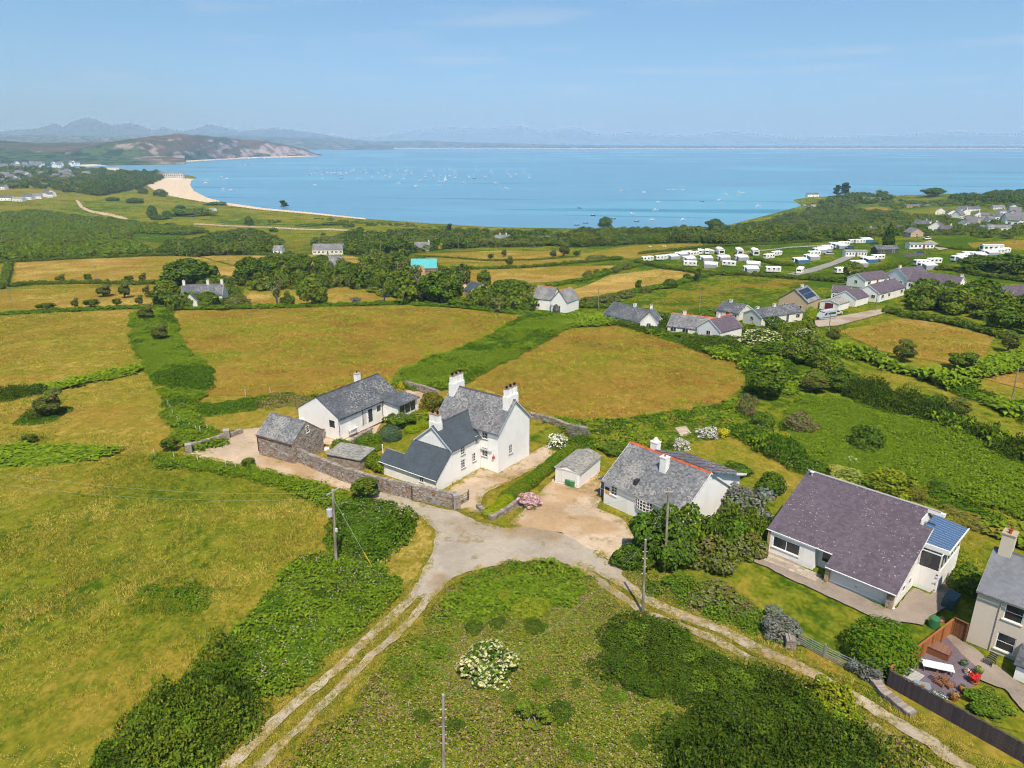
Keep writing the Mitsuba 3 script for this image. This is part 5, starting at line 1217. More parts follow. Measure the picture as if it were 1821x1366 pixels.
table("""hedge_bush|bush_olive|1045|496|20|20|.
hedge_bush|bush_olive|1061|490|14|16|.
hedge_bush|bush_dark|1077|489|16|16|.
hedge_bush|bush_olive|1094|486|18|18|.
hedge_bush|bush_olive|1111|481|20|18|.
hedge_bush|bush_olive|1148|522|20|18|.
hedge_bush|bush_dark|1192|514|32|24|.
hedge_bush|bush_dark|1222|502|20|20|.
hedge_bush|bush_olive|1110|532|38|22|.
hedge_bush|bush_olive|1080|540|40|24|.
hedge_bush|bush_olive|1050|542|32|20|.
hedge_bush|bush_olive|1060|462|40|12|.
hedge_bush|bush_dark|1095|464|30|12|.""".replace('|.', '|# from the left of the hedgerow bushes above the twin gabled house'), 'shrub', 'bushes along the middle hedgerows')
table("""shrub|bush_olive|420|550|44|26|olive shrub right of the three chimney cottage
shrub|bush_dark|513|546|26|28|dark shrub at the foot of the thin grey tree
shrub|bush_grey|634|542|18|18|pale grey shrub in the tan paddock
shrub|bush_mid|820|548|52|28|low shrub mass in front of the black barn
shrub|bush_mid|749|464|18|14|shrub left of the green scaffolded roof
shrub|bush_dark|1366|642|58|46|dark shrub under the cream flowering tree
shrub|bush_brown|1420|776|62|56|grey brown thicket above the cottage lawn
shrub|bush_dark|1541|806|62|62|dark blue green shrub standing alone in the bracken field
shrub|orange_bush|1397|786|22|20|orange flowering shrub on the lawn hedge
shrub|bush_yellow|1450|802|32|18|yellow green shrub on the lawn hedge
shrub|white_hydrangea|1512|830|44|22|white flowering shrub above the purple roof
shrub|cream_bush|1510|868|70|44|cream leaved shrub behind the purple roof ridge
shrub|bush_yellow|1579|884|78|64|big yellow green rounded shrub behind the purple roof
shrub|tuft_reed|1623|890|40|36|grassy olive shrub right of the big yellow green one
shrub|tuft_reed|1705|938|64|36|tall tawny grass clump behind the blue glazed sunroom
shrub|bush_dark|1372|884|56|56|dark green shrub left of the purple roof
shrub|bush_grey|1318|935|94|92|large silver grey shrub between the cottage and the purple roof
shrub|bush_dark|1672|876|34|24|dark shrub at the edge of the grass behind the bungalow
shrub|bush_dark|1310|850|56|34|dark shrub at the right end of the cottage roof
shrub|bush_mid|1340|700|30|44|bright green shrub left of the dark tree by the russet field
shrub|bush_brown|1325|745|34|60|half bare brown shrub at the corner of the russet field
shrub|bush_mid|1358|770|40|50|green shrub above the white flowers of the lawn hedge
shrub|pale_hydrangea|1345|765|24|18|white flowering shrub in the lawn hedge
shrub|bush_dark|1170|1020|112|150|big dark shrub behind the two poles on the lane
shrub|bush_dark|1120|1020|60|70|dark shrub at the left end of the lane thicket
shrub|bush_lime|1245|985|44|70|bright lime shrub in the lane thicket
shrub|bush_mid|1218|1000|84|128|tall leafy shrub between the two dark ones in the lane thicket
shrub|bush_dark|1292|985|66|96|dark shrub at the back of the lane thicket by the cottage gable
shrub|bush_olive|1270|1022|84|92|pale olive shrub in the lane thicket
shrub|bush_olive|1318|1000|70|70|grey olive shrub at the patio end of the lane thicket
shrub|bush_brown|1215|920|50|40|bronze tinted shrub against the cottage gable
shrub|bush_olive|1268|1088|90|66|speckled shrub along the left edge of the bungalow lawn
shrub|bush_mid|1215|1058|60|46|low green shrub beside the lane below the poles
shrub|bush_olive|1330|1110|60|44|low shrub at the lower left corner of the bungalow lawn
shrub|bush_grey|1386|1142|70|62|round grey green shrub next to the field gates
shrub|bush_clipped|1563|1196|100|96|large clipped bright green bush beside the fence corner
shrub|bush_grey|1545|1212|50|46|small grey pink shrub in front of the clipped bush
shrub|bush_mid|1718|1062|56|60|glossy shrub between the bungalow and the beige house
shrub|bush_lime|1709|1012|30|30|lime shrub beside the blue glazed sunroom
shrub|bush_bluegreen|694|787|42|36|round clipped blue green bush in the walled garden
shrub|bush_mid|708|766|52|46|leafy shrub behind the round blue green bush
shrub|bush_yellow|745|755|48|36|golden green shrub beside the farmhouse garden
shrub|bush_goldclip|733|772|28|18|low clipped gold bush in the walled garden
shrub|bush_goldclip|752|764|26|18|second low clipped gold bush in the walled garden
shrub|bush_bronze|768|734|46|52|bronze leaved small tree between long house and farmhouse
shrub|gold_conifer|713|700|18|24|yellow conifer behind the long house annex
shrub|bush_brown|676|752|26|22|dry brown shrub in front of the long house
shrub|bush_clipped|655|802|48|36|clipped green bush at the garden corner
shrub|white_hydrangea|994|805|38|46|white hydrangea bush right of the farmhouse
shrub|lavender|1028|782|46|32|grey lavender mound behind the white hydrangea
shrub|pink_hydrangea|941|906|42|40|pink hydrangea at the edge of the sandy forecourt
shrub|bush_mid|1096|814|62|38|broad shrub between garage and cottage
shrub|bush_brown|1058|778|50|30|wild shrub behind the small garage
shrub|pale_hydrangea|1207|802|32|28|pale hydrangea behind the cottage chimneys
shrub|bush_mid|1192|800|20|26|small green shrub beside the pale hydrangea
shrub|pale_hydrangea|1260|784|36|30|white flowered shrub beside the garden steps
shrub|yellow_flower|1286|780|20|24|bright yellow shrub beside the garden steps
shrub|elder|869|1218|96|96|large cream flowered elder on the central island
shrub|euphorbia|897|1072|26|24|left dome of the lime spurge group
shrub|euphorbia|938|1100|54|36|main dome of the lime spurge group
shrub|euphorbia|960|1092|34|28|right dome of the lime spurge group
shrub|ash|947|1300|70|66|thin half bare shrub on the central island
shrub|bush_mid|1760|1272|58|42|loose green shrub on the fenced lawn
shrub|bush_goldclip|1440|572|20|28|round golden tree next to the parked van
shrub|bush_dark|1375|588|36|34|dark shrub left of the parked van houses
shrub|bush_grey|990|556|18|22|small shrub in front of the white twin gabled house
shrub|bush_lime|1482|1290|70|90|bright yellow green shrub in the gorse thicket""", 'shrub')
# ------------------------------------------------------------------ ground cover and hedges, from patches of real leaves
def patch(name, mesh):
    v, f, c = mesh; scene['patch_' + name] = {'type': 'shapegroup', 'piece': mikit.ply((v, f), 'leaf', False, color=c)}; return 'patch_' + name


def fronds(seed, n, rad, length, cols, hmin=.25, hmax=.8, wid=.2, tilt=(.15, .75)):
    rg = np.random.default_rng(seed); V, F, C = [], [], []
    for i in range(n):
        r = rad * math.sqrt(rg.random()); a = rg.uniform(0, 6.28); h = rg.uniform(hmin, hmax) * (1 - .35 * (r / rad) ** 2); b = np.array([math.cos(a) * r, math.sin(a) * r, h])
        d = rg.uniform(0, 6.28); e = np.array([math.cos(d), math.sin(d), 0]); s = np.array([-math.sin(d), math.cos(d), 0]); L = length * rg.uniform(.7, 1.25); t0 = rg.uniform(*tilt)
        p0, p1, p2 = b, b + e * L * .5 + [0, 0, t0 * L * .4], b + e * L + [0, 0, (t0 * .4 - .22) * L]; w = wid * L * rg.uniform(.8, 1.2) * 1.6
        k = len(V) * 5; V.append([p0 - s * w * .3, p0 + s * w * .3, p1 + s * w, p1 - s * w, p2]); F += [[k, k + 1, k + 2], [k, k + 2, k + 3], [k + 3, k + 2, k + 4]]
        c = np.array(cols[rg.integers(len(cols))]) * rg.uniform(.72, 1.25); C += [c * [1, 1, .5]] * 5
    return np.array(V).reshape(-1, 3), np.array(F), np.array(C)


def leafpatch(seed, n, rad, height, size, cols, flower=None, asp=.6, up=.9, lump=.5):
    rg = np.random.default_rng(seed); r = rad * np.sqrt(rg.random(n)); a = rg.uniform(0, 6.28, n); x, y = np.cos(a) * r, np.sin(a) * r
    lumps = meshkit.fbm(np.stack([x * 1.6 / rad + seed, y * 1.6 / rad, 0 * x], -1), 3, seed)
    z = height * (1 - (r / rad) ** 2 * .7) * (1 - lump + lump * 1.6 * lumps) * rg.uniform(.55, 1.05, n)
    nn = np.stack([x / rad * .6, y / rad * .6, 0 * x + up], 1) + rg.normal(size=(n, 3)) * .55; col = tint(n, cols, rg, .25)
    s = np.full(n, size)
    if flower: m = rg.random(n) < flower[1]; col[m] = tint(m.sum(), flower[0], rg, .1); z[m] += .06; s[m] *= flower[2]
    return leaf_quads(np.stack([x, y, z], 1), nn, s, col, rg, asp)


def blades(seed, n, rad, h, cols, w=.05, lean=.55):
    rg = np.random.default_rng(seed); V, C = [], []
    for i in range(n):
        r = rad * math.sqrt(rg.random()); a = rg.uniform(0, 6.28); o = np.array([math.cos(a) * r, math.sin(a) * r, -.03]); c = np.array(cols[rg.integers(len(cols))]) * rg.uniform(.75, 1.25); hh = h * rg.uniform(.5, 1.2)
        for j in range(6):
            d = rg.uniform(0, 6.28); u = np.array([math.cos(d), math.sin(d), 0]); t = rg.normal(size=3) * [1, 1, 0] * lean * hh + u * hh * .2; b = o + rg.normal(size=3) * [.09, .09, 0]
            V += [b - u * w, b + u * w, b + t + [0, 0, hh * rg.uniform(.75, 1.1)]]; C += [c * rg.uniform(.85, 1.15) * [1, 1, .6]] * 3
    return np.array(V), np.arange(len(V)).reshape(-1, 3), np.array(C)


BR = [(.128, .205, .024), (.108, .185, .020), (.155, .225, .030), (.090, .150, .020)]
bracken = [patch(f'bracken_{i}', fronds(200 + i, 46, 1.25, .75, BR)) for i in range(3)]
bracken_fine = [patch(f'bracken_fine_{i}', fronds(204 + i, 150, 1.25, .40, BR, .15, .85, .17)) for i in range(3)]
BRY = [(.135, .185, .024), (.11, .165, .022), (.16, .17, .04), (.20, .17, .06)]
bracken_dry = [patch(f'bracken_dry_{i}', fronds(210 + i, 40, 1.25, .7, BRY, .15, .6)) for i in range(2)]
BM = [(.070, .145, .018), (.055, .115, .016), (.095, .175, .022), (.06, .125, .02)]
WFL = ([(.50, .49, .42), (.44, .38, .36)], .035, .65)
BML, BMD = [(.115, .175, .026), (.095, .16, .022), (.14, .19, .03)], [(.05, .10, .016), (.062, .118, .018), (.075, .115, .03)]
bramble = [patch(f'bramble_{i}', leafpatch(220 + i, 330, 1.3, .9, .115, c, WFL if i != 1 else (WFL[0], .07, .6))) for i, c in enumerate((BM, BM + BML, BML))]
bramble_plain = [patch(f'bramble_plain_{i}', leafpatch(226 + i, 330, 1.3, .9, .115, c)) for i, c in enumerate((BM, BMD))]
GO = [(.046, .088, .018), (.060, .105, .020), (.036, .070, .016), (.080, .116, .024)]
gorse = [patch(f'gorse_{i}', leafpatch(230 + i, 620, 1.5, 1.5, .095, GO, None, .55, .6, .75)) for i in range(3)]
gorse_dome = [patch(f'gorse_dome_{i}', crown(blobset('dome', 310 + i), 2300, .029, c, 310 + i, asp=.6)) for i, c in enumerate((GO, [(.055, .098, .020), (.075, .118, .026), (.044, .084, .018)], [(.105, .16, .03), (.13, .18, .036), (.085, .135, .026)], [(.12, .135, .05), (.10, .12, .04), (.15, .15, .07)]))]
gorse_y = [patch('gorse_yellow', leafpatch(236, 620, 1.5, 1.4, .095, [LG, MG, (.13, .17, .03)], None, .55, .6, .75))]
WD = [(.145, .195, .034), (.185, .200, .045), (.120, .180, .030), (.230, .215, .085)]
weeds = [patch('weeds_0', leafpatch(240, 240, 1.4, .55, .12, WD, ([(.40, .36, .26), (.42, .40, .33)], .05, .6))), patch('weeds_1', leafpatch(241, 220, 1.4, .45, .13, [(.135, .18, .034), (.165, .195, .036), (.105, .16, .03)])),
         patch('weeds_2', leafpatch(242, 220, 1.4, .5, .12, [(.22, .18, .085), (.19, .185, .06), (.14, .165, .04), (.30, .24, .14)])), patch('weeds_3', leafpatch(243, 220, 1.4, .5, .12, WD, ([(.36, .16, .20), (.30, .18, .17)], .14, .8)))]
weeds_green = [patch('weeds_4', leafpatch(244, 240, 1.4, .6, .13, [(.10, .185, .026), (.085, .155, .024), (.13, .20, .036)])), weeds[1]]
ST, GRS, MIX = [(.52, .42, .17), (.44, .37, .12), (.36, .32, .08)], [(.19, .235, .035), (.235, .25, .04), (.16, .205, .03)], [(.33, .30, .07), (.24, .25, .042), (.44, .37, .12), (.27, .27, .055)]
grassp = [patch(f'grass_{i}', blades(250 + i, 64, 1.5, .36, c, .04)) for i, c in enumerate((ST, GRS, MIX, MIX))]
rust = [patch(f'rust_{i}', blades(260 + i, 46, 1.6, .36, c, .045)) for i, c in enumerate(([(.31, .185, .065), (.28, .185, .08), (.33, .24, .065)], [(.31, .34, .055), (.24, .29, .045), (.34, .32, .06)], [(.46, .35, .11), (.40, .29, .075)]))]
short = [patch('short_0', blades(270, 50, 1.5, .2, GRS, .045)), patch('short_1', blades(271, 50, 1.5, .22, MIX, .045))]


def dome_patch(nm, seed, cols, n=420, size=.085): return patch(nm, crown(blobset('dome', seed), n, size, cols, seed))
wood_y = [dome_patch(f'wood_yellow_{i}', 280 + i, [MG, LG, (.085, .15, .022), (.13, .17, .03)]) for i in range(3)]
wood_d = [dome_patch(f'wood_dark_{i}', 284 + i, c, 520, .072) for i, c in enumerate(([DG, DG, MG], [MG, DG, OL], [(.075, .105, .034), DG, (.09, .12, .04)]))]
wood_m = [dome_patch(f'wood_mid_{i}', 288 + i, c, 520, .072) for i, c in enumerate(([MG, LG, OL], [OL, GG, MG], [MG, DG, LG]))]
hedge_w = [dome_patch(f'hedge_wild_{i}', 292 + i, [MG, DG, OL, LG], 520, .075) for i in range(3)]
hedge_b = [dome_patch(f'hedge_bracken_{i}', 296 + i, [(.09, .175, .018), (.11, .20, .02), MG], 420, .08) for i in range(2)]
hedge_c = [patch('hedge_clip_0', crown([(0, 0, .42, .5, .5, .56), (.1, .1, .4, .42, .42, .54)], 900, .05, [(.075, .15, .018), (.095, .175, .02)], 300, jit=.45)), patch('hedge_clip_1', crown([(0, 0, .42, .5, .5, .56)], 900, .05, [(.12, .19, .022), (.14, .20, .03), (.09, .15, .02)], 301, jit=.45))]
hedge_g = [patch('hedge_gold', crown([(0, 0, .42, .5, .5, .56)], 900, .05, [(.30, .32, .02), (.22, .28, .02)], 302, jit=.45))]


def inst(key, sg, x, y, z, sx, sy, sz, a):
    c, s = math.cos(a), math.sin(a)
    scene[key] = {'type': 'instance', 'sg': {'type': 'ref', 'id': sg}, 'to_world': T([[c * sx, -s * sy, 0, x], [s * sx, c * sy, 0, y], [0, 0, sz, z], [0, 0, 0, 1]])}


def jitter(poly, sp, seed):
    rg = np.random.default_rng(seed); x0, y0, x1, y1 = poly.bounds
    gx_, gy_ = np.meshgrid(np.arange(x0, x1, sp), np.arange(y0, y1, sp)); q = np.stack([gx_.ravel(), gy_.ravel()], 1); q[:, 0] += (np.round((q[:, 1] - y0) / sp) % 2) * sp * .5; q += rg.uniform(-.42, .42, q.shape) * sp
    return q[shapely.contains_xy(poly, q[:, 0], q[:, 1])], rg


COVER = 0
def cover(name, label, px, sgs, sp, s0, s1, hs=1., zoff=0., clump=0., keep=1., kind='stuff', cat=None, sel=None, edge=0., group=None):
    """many leafy patches over a polygon as one thing; clump: how much height follows slow noise; sel(x, y) -> share of the second half of the list"""
    p = wpoly(px) if isinstance(px, str) else px
    if edge or p.centroid.y < 130: p = p.buffer(edge or (-.45 * s0 if kind == 'stuff' and 'grass' not in name else 0))
    global COVER; COVER += 1
    q, rg = jitter(p, sp, COVER * 17 + 3); K = thing(name, label, cat, group, kind)
    if len(q) == 0: return K
    z = gz(q[:, 0], q[:, 1]); nn = meshkit.fbm(np.stack([q[:, 0] * .12, q[:, 1] * .12, 0 * z], -1), 3, 2); n2 = meshkit.fbm(np.stack([q[:, 0] * .06 + 9, q[:, 1] * (.13 if 'rust' in name else .06), 0 * z], -1), 4, 4)
    for i, (x, y) in enumerate(q):
        if rg.random() > keep: continue
        s = rg.uniform(s0, s1); h = s * hs * (1 - clump * .5 + clump * (nn[i] - .5) * 2.4 + clump * .5)
        j = int(np.clip((n2[i] - .5) * 3.2 + .5 + rg.normal() * .17, 0, .999) * len(sgs)) if sel is None else sel(x, y, rg)
        inst(f'{K}__{i + 1:04d}', sgs[j], x, y, z[i] + zoff - .03, s, s * rg.uniform(.85, 1.15), max(h, .25 * s), rg.uniform(0, 6.28))
    return K


def hedge(label, px, h, w, sgs, name='hedge', step=None, group=None, var=.25):
    p = np.array([at(x, y) for x, y in pts(px)]); K = thing(name, label, 'hedge', group); ls = LineString(p[:, :2]); step = step or w * .5; rg = np.random.default_rng(len(label) * 31 + int(p[0][0]))
    for i, d in enumerate(np.arange(0, ls.length, step)):
        c = ls.interpolate(d); x, y = c.x + rg.normal() * w * .08, c.y + rg.normal() * w * .08; s = w * rg.uniform(1 - var, 1 + var) * 1.1
        inst(f'{K}__{i + 1:03d}', sgs[rg.integers(len(sgs))], x, y, float(gz(x, y)) - .05, s, s, h * rg.uniform(1 - var, 1 + var) * 1.1, rg.uniform(0, 6.28))
    return K


# banks, strips, thickets near the lanes
cover('bracken_bank', 'bright green bracken bank between the gravel drive and the big meadow', '275,812 300,812 345,822 440,838 560,866 615,878 640,900 625,912 590,905 500,868 430,850 330,834 285,832', bracken_fine + bramble_plain[:1], .95, .8, 1.15, 1.25, clump=.5)
cover('hedge_bank', 'dark shaggy bramble bank around the foot of the transformer pole', '596,905 640,892 700,902 738,928 733,945 700,975 668,1008 610,1005 590,965', bramble_plain + bramble, 1.0, .95, 1.4, 1.75, clump=.9)
cover('bramble_bank', 'broad bright green bramble bank with white blossom beside the twin track', '585,985 612,1003 670,1010 690,1020 718,1046 650,1108 597,1154 525,1225 470,1275 440,1220 395,1165 440,1120 480,1060 520,1012', [bracken_fine[0], bramble[0], bracken_fine[1], bramble[1], bramble[2], bracken_fine[2]], 1.0, .9, 1.2, 1.15, clump=.7)
cover('gorse_bank', 'dark uneven gorse bank at the bottom left corner of the meadow', '395,1165 440,1220 472,1272 430,1316 385,1356 320,1420 140,1440 200,1340 300,1240', [bramble_plain[1], gorse_y[0], bramble_plain[0], gorse[1], gorse_y[0]], 1.15, .7, 1.35, 1.25, clump=1.3)
cover('bracken_strip', 'wide bracken strip between the two left fields', '236,558 300,554 318,612 340,640 375,662 365,695 342,722 350,760 400,790 340,802 305,742 290,690 264,652 240,610', bracken_fine + bramble_plain[:1], 1.3, 1.0, 1.5, 1.0, clump=.7)
cover('bracken_strip', 'diagonal bracken strip between the ochre and russet fields', '940,560 1005,568 1008,585 920,632 835,674 800,692 740,694 705,692 720,662 880,598', bracken_fine + bramble_plain[:1], 1.3, 1.0, 1.5, 1.05, clump=.7)
cover('bracken_strip', 'bracken strip along the far side of the russet field', '1005,566 1080,560 1150,570 1260,596 1330,612 1400,650 1440,690 1400,702 1340,676 1320,650 1250,628 1190,604 1100,579 1005,584', bracken + bramble_plain, 1.3, 1.0, 1.5, 1.1, clump=.8)
cover('rough_growth', 'wild green growth between the russet field and the gardens', '955,742 1050,752 1150,745 1290,722 1335,700 1340,760 1290,775 1225,788 1150,790 1080,790 1040,778 1000,762', [bracken_fine[0], weeds_green[0], bracken_dry[0], bramble[0], bracken_fine[1]], 1.1, .9, 1.4, 1.0, clump=1.)
cover('bracken_field', 'broad bracken field right of the cottage lawn', '1430,705 1500,712 1580,738 1700,768 1760,802 1850,835 1850,940 1760,905 1650,872 1540,850 1440,826 1380,790 1400,745', [bracken_fine[0], bracken_fine[1], bracken_fine[2], bracken_dry[0], weeds_green[1], bracken_dry[1]], 1.15, .95, 1.3, .95, clump=.6, sel=lambda x, y, rg: int(np.clip((x - 62) / 34 * 5 + rg.normal() * 1.2, 0, 5)))
cover('lawn_hedgerow', 'wild flowering hedgerow along the far side of the cottage lawn', '1335,752 1380,788 1440,824 1500,850 1480,864 1400,832 1345,800 1310,775', [bramble[0], bramble_plain[0], bracken_fine[0], bramble[1]], 1.0, 1.0, 1.5, 1.5, clump=1.)
cover('bracken_hedge', 'long bracken hedge along the far side of the mown green strip', '1432,612 1490,612 1560,642 1660,672 1720,692 1850,735 1850,762 1740,714 1640,676 1530,640 1470,632', bracken + bramble_plain, 1.3, 1.1, 1.6, 1.5, clump=1.)
cover('bracken_patch', 'bracken corner right of the orange gold paddock', '1745,648 1790,632 1860,628 1860,654 1740,672 1700,672', bracken, 1.4, 1.1, 1.5, 1.1, clump=.6)
cover('bramble_hedge', 'overgrown hedge along the lower side of the mown green strip', '1505,694 1560,708 1640,732 1720,756 1790,796 1850,822 1850,840 1780,815 1700,772 1600,744 1520,722', [bramble_plain[0], bracken[0], bramble_plain[1], gorse[0]], 1.15, 1.0, 1.7, 1.5, clump=1.3)
cover('rough_growth', 'rough weeds along the boundary behind the purple roofed bungalow', '1640,872 1700,892 1780,925 1850,955 1850,1000 1760,940 1690,915 1640,892', [bramble_plain[0], weeds_green[0], bracken_dry[0]], 1.0, .9, 1.4, 1.2, clump=1.)
cover('gorse_hedge', 'dark gorse hedge dividing the far left pastures', '-60,714 0,704 60,690 120,678 180,667 246,653 247,664 190,678 120,692 60,706 0,718 -60,730', [bracken[0], gorse[0], gorse[1], bramble_plain[0]], 1.3, .8, 1.3, 1.0, clump=1.2)
cover('bracken_patch', 'bracken tongue in the left pasture below the lone hawthorn', '-60,806 0,798 90,794 180,798 208,806 170,818 60,826 -60,832', bracken, 1.2, .9, 1.3, 1.0, clump=.9)
cover('bramble_patch', 'bramble patch at the foot of the lone hawthorn', '30,748 60,738 125,722 128,730 90,752 40,760', [bramble_plain[0], gorse[0]], 1.2, .8, 1.2, .9, clump=.9)
cover('rough_growth', 'rush and bramble growth behind the stone barn and long house', '345,722 400,716 500,702 560,706 640,712 600,730 540,722 470,728 400,738 350,745', [bramble_plain[0], weeds_green[0], weeds[2]], 1.3, .9, 1.3, .9, clump=.9)
cover('weedy_ground', 'tangle of weeds and wild flowers over the central island', '832,1026 905,1008 985,1003 1030,1020 1090,1055 1150,1100 1230,1130 1320,1165 1400,1205 1500,1260 1560,1300 1620,1340 1680,1420 470,1420 560,1315 655,1225 712,1150 765,1100 800,1050', [weeds_green[0], weeds[1], weeds[0], weeds[2], weeds[3], weeds[0]], .95, .75, 1.15, 1.0, clump=.9)
cover('green_weeds', 'greener growth at the tip of the central island', '840,1026 905,1010 985,1005 1040,1030 1080,1060 1000,1075 900,1090 800,1120 770,1110 805,1050', weeds_green + bracken_fine[:1], 1.0, .8, 1.2, 1.2, clump=.8)
cover('gorse_thicket', 'dark gorse thicket covering the right of the central island', '1110,1105 1160,1100 1225,1140 1310,1190 1390,1236 1470,1284 1530,1326 1570,1380 1580,1430 1480,1430 1400,1330 1300,1300 1220,1250 1120,1240 1060,1200 1080,1135', [gorse[0], gorse[1], gorse_y[0], gorse[2]], 1.15, .75, 1.3, 1.0, clump=.9)
cover('gorse_thicket', 'darkest gorse clump at the bottom edge of the central island', '1190,1290 1290,1270 1330,1320 1320,1430 1180,1430', [gorse[2], gorse[0]], 1.1, .9, 1.5, 1.4, clump=1.5)
cover('scrub', 'mixed low scrub between the gorse clumps of the island', '1310,1275 1400,1300 1470,1340 1500,1430 1330,1430 1340,1330', [weeds[0], gorse_y[0], weeds[2], gorse[0]], 1.1, .9, 1.3, 1.1, clump=1.)
cover('verge_growth', 'heather and bramble verge between the lane and the bungalow lawn', '1095,985 1130,1015 1180,1042 1260,1050 1330,1085 1410,1130 1400,1150 1330,1125 1260,1100 1180,1070 1120,1040', [bramble_plain[0], weeds[3], weeds_green[0]], .95, .8, 1.2, 1.1, clump=1.)
cover('rough_growth', 'overgrown bank behind the garage and cottage', '985,800 1040,778 1100,775 1180,782 1215,795 1180,806 1110,795 1050,800', [weeds_green[0], bracken_dry[0], bramble_plain[0]], 1.0, .8, 1.3, 1.0, clump=.9)
cover('rough_growth', 'dense shrubs filling the gap between cottage and bungalow', '1265,930 1330,905 1365,930 1355,965 1325,985 1290,1000 1260,960', [bramble_plain[0], gorse_y[0], bramble[0]], 1.1, 1.0, 1.6, 1.6, clump=1.)
cover('gorse_bushes', 'tall rounded gorse bushes rising out of the island thicket', '1110,1112 1160,1108 1215,1130 1275,1172 1330,1202 1400,1247 1470,1292 1530,1336 1565,1390 1570,1440 1380,1440 1410,1350 1300,1310 1220,1262 1130,1255 1060,1210 1075,1140', [gorse_dome[1], gorse_dome[0], gorse_dome[1], gorse_dome[2]], 1.75, 1.7, 3.5, .84, clump=.6, sel=lambda x, y, rg: int(rg.choice(4, p=[.4, .2, .22, .18])))
cover('gorse_bushes', 'darkest tall gorse bushes at the bottom edge of the island', '1190,1280 1290,1265 1335,1320 1320,1430 1180,1430', [gorse_dome[0], gorse_dome[1]], 1.6, 2.0, 3.4, .8, clump=.8)
cover('gorse_bushes', 'tall rounded gorse bushes at the bottom left corner of the meadow', '385,1180 430,1230 450,1270 410,1310 365,1350 290,1420 150,1440 210,1340 305,1245', [gorse_dome[1], gorse_dome[2], gorse_dome[1], gorse_dome[2]], 1.7, 2.0, 3.6, .75, clump=1.)
cover('bramble_mounds', 'taller leafy mounds in the bramble bank round the pole', '600,912 650,900 700,910 730,930 722,945 690,975 660,1000 615,998', [patch('mound_0', crown(blobset('dome', 320), 1100, .048, BM, 320)), patch('mound_1', crown(blobset('dome', 321), 1100, .048, BM + [(.11, .17, .03)], 321))], 1.7, 2.0, 3.2, .75, clump=.9)
cover('low_bushes', 'scattered low olive bushes over the weedy central island', '760,1110 850,1080 1000,1080 1080,1140 1100,1230 1200,1300 1180,1400 560,1400 620,1300 690,1200', [gorse_dome[3], gorse_dome[2], gorse_dome[1]], 3.4, 1.0, 2.4, .5, clump=.9, keep=.6)
gi = 0; EN = ['ragged grass creeping over the edges of lanes, drives and tracks', 'ragged grass along separate drive edges', 'ragged grass along the ridge edges between wheel tracks', 'ragged grass along further track edges', 'ragged grass along another drive edge']
for ls in EDGES:
    K = thing('edge_tufts', EN[min(gi, 4)], None, kind='stuff'); gi += 1; rg = np.random.default_rng(gi)
    for i, d in enumerate(np.arange(0, ls.length, .36)):
        c = ls.interpolate(d); o = rg.normal() * .2; x, y = c.x + o, c.y + rg.normal() * .2; sc = rg.uniform(.18, .48)
        if rg.random() < .75: inst(f'{K}__{i + 1:04d}', [short[0], short[1], grassp[2], grassp[0]][rg.integers(4)], x, y, float(gz(x, y)) + .13, sc, sc, sc * 1.3, rg.uniform(0, 6.28))
cover('bramble_mounds', 'scattered darker leafy mounds in the bright bramble bank', '590,1000 660,1015 700,1040 640,1100 590,1150 520,1215 470,1255 440,1210 450,1120 520,1030', ['patch_mound_0', 'patch_mound_1', gorse_dome[1]], 2.6, 1.6, 2.8, .6, clump=.9, keep=.55)
TV = shapely.unary_union([Polygon(t).buffer(1.5) for t in TRACKS]).difference(UN.buffer(.15))
cover('verge_grass', 'tussocky dry grass flanking the wheel tracks', TV, [grassp[1], grassp[2], short[0], grassp[0]], .8, .4, .85, 1.1, keep=.9)
# meadow grasses
near = wpoly('-200,770 250,775 300,815 430,842 600,885 590,965 520,1010 440,1120 300,1240 180,1370 150,1500 -300,1500')
cover('meadow_grass', 'tall seeding grass of the lower left meadow', near, [grassp[1], grassp[2], grassp[0], grassp[3]], 1.75, .8, 1.25, .95, clump=.8, keep=.85)
cover('dark_weeds', 'darker patch of docks in the middle of the lower left meadow', '255,1040 300,1022 370,1025 400,1050 370,1085 300,1100 245,1090', weeds_green, 1.3, .6, .9, .9, clump=1., keep=.6)
cover('pasture_grass', 'seeding grass of the left pasture', '-100,560 235,555 262,650 300,742 270,812 -100,806', [grassp[2], grassp[0], grassp[3]], 2.6, .9, 1.5, .85, clump=.6, keep=.8)
cover('rust_grass', 'rusty seeding grass of the ochre field', FG.buffer(-1), [rust[1], rust[2], rust[0], rust[2], rust[1], rust[0]], 2.5, .9, 1.5, .9, clump=.9, keep=.62)
cover('rust_grass', 'rusty seeding grass of the russet field', FH.buffer(-1), [rust[1], rust[0], rust[2], rust[0], rust[1], rust[0]], 2.3, .9, 1.5, .9, clump=.9, keep=.62)
cover('rust_grass', 'rusty grass of the orange gold paddock', FO.buffer(-1), rust, 2.6, .9, 1.5, .9, clump=.6, keep=.7)
cover('verge_grass', 'dry tufts of the lane verges', '733,932 768,945 766,985 742,1018 724,1048 695,1018 675,1006 702,975', short, 1.2, .8, 1.1, 1., keep=.8)
cover('verge_grass', 'grass ridge between the wheel tracks', '752,1070 778,1065 750,1095 700,1140 640,1200 580,1262 500,1330 450,1380 440,1370 510,1315 580,1250 650,1180 700,1125', [short[1], short[0], grassp[2]], .9, .5, .8, .8, keep=.9)
cover('verge_grass', 'tawny grass bank between the track and the board fence', '1430,1152 1510,1180 1575,1230 1700,1290 1821,1350 1821,1390 1700,1335 1560,1240 1440,1185', [grassp[2], grassp[0], short[1]], 1.2, .5, .9, .8, keep=.7)
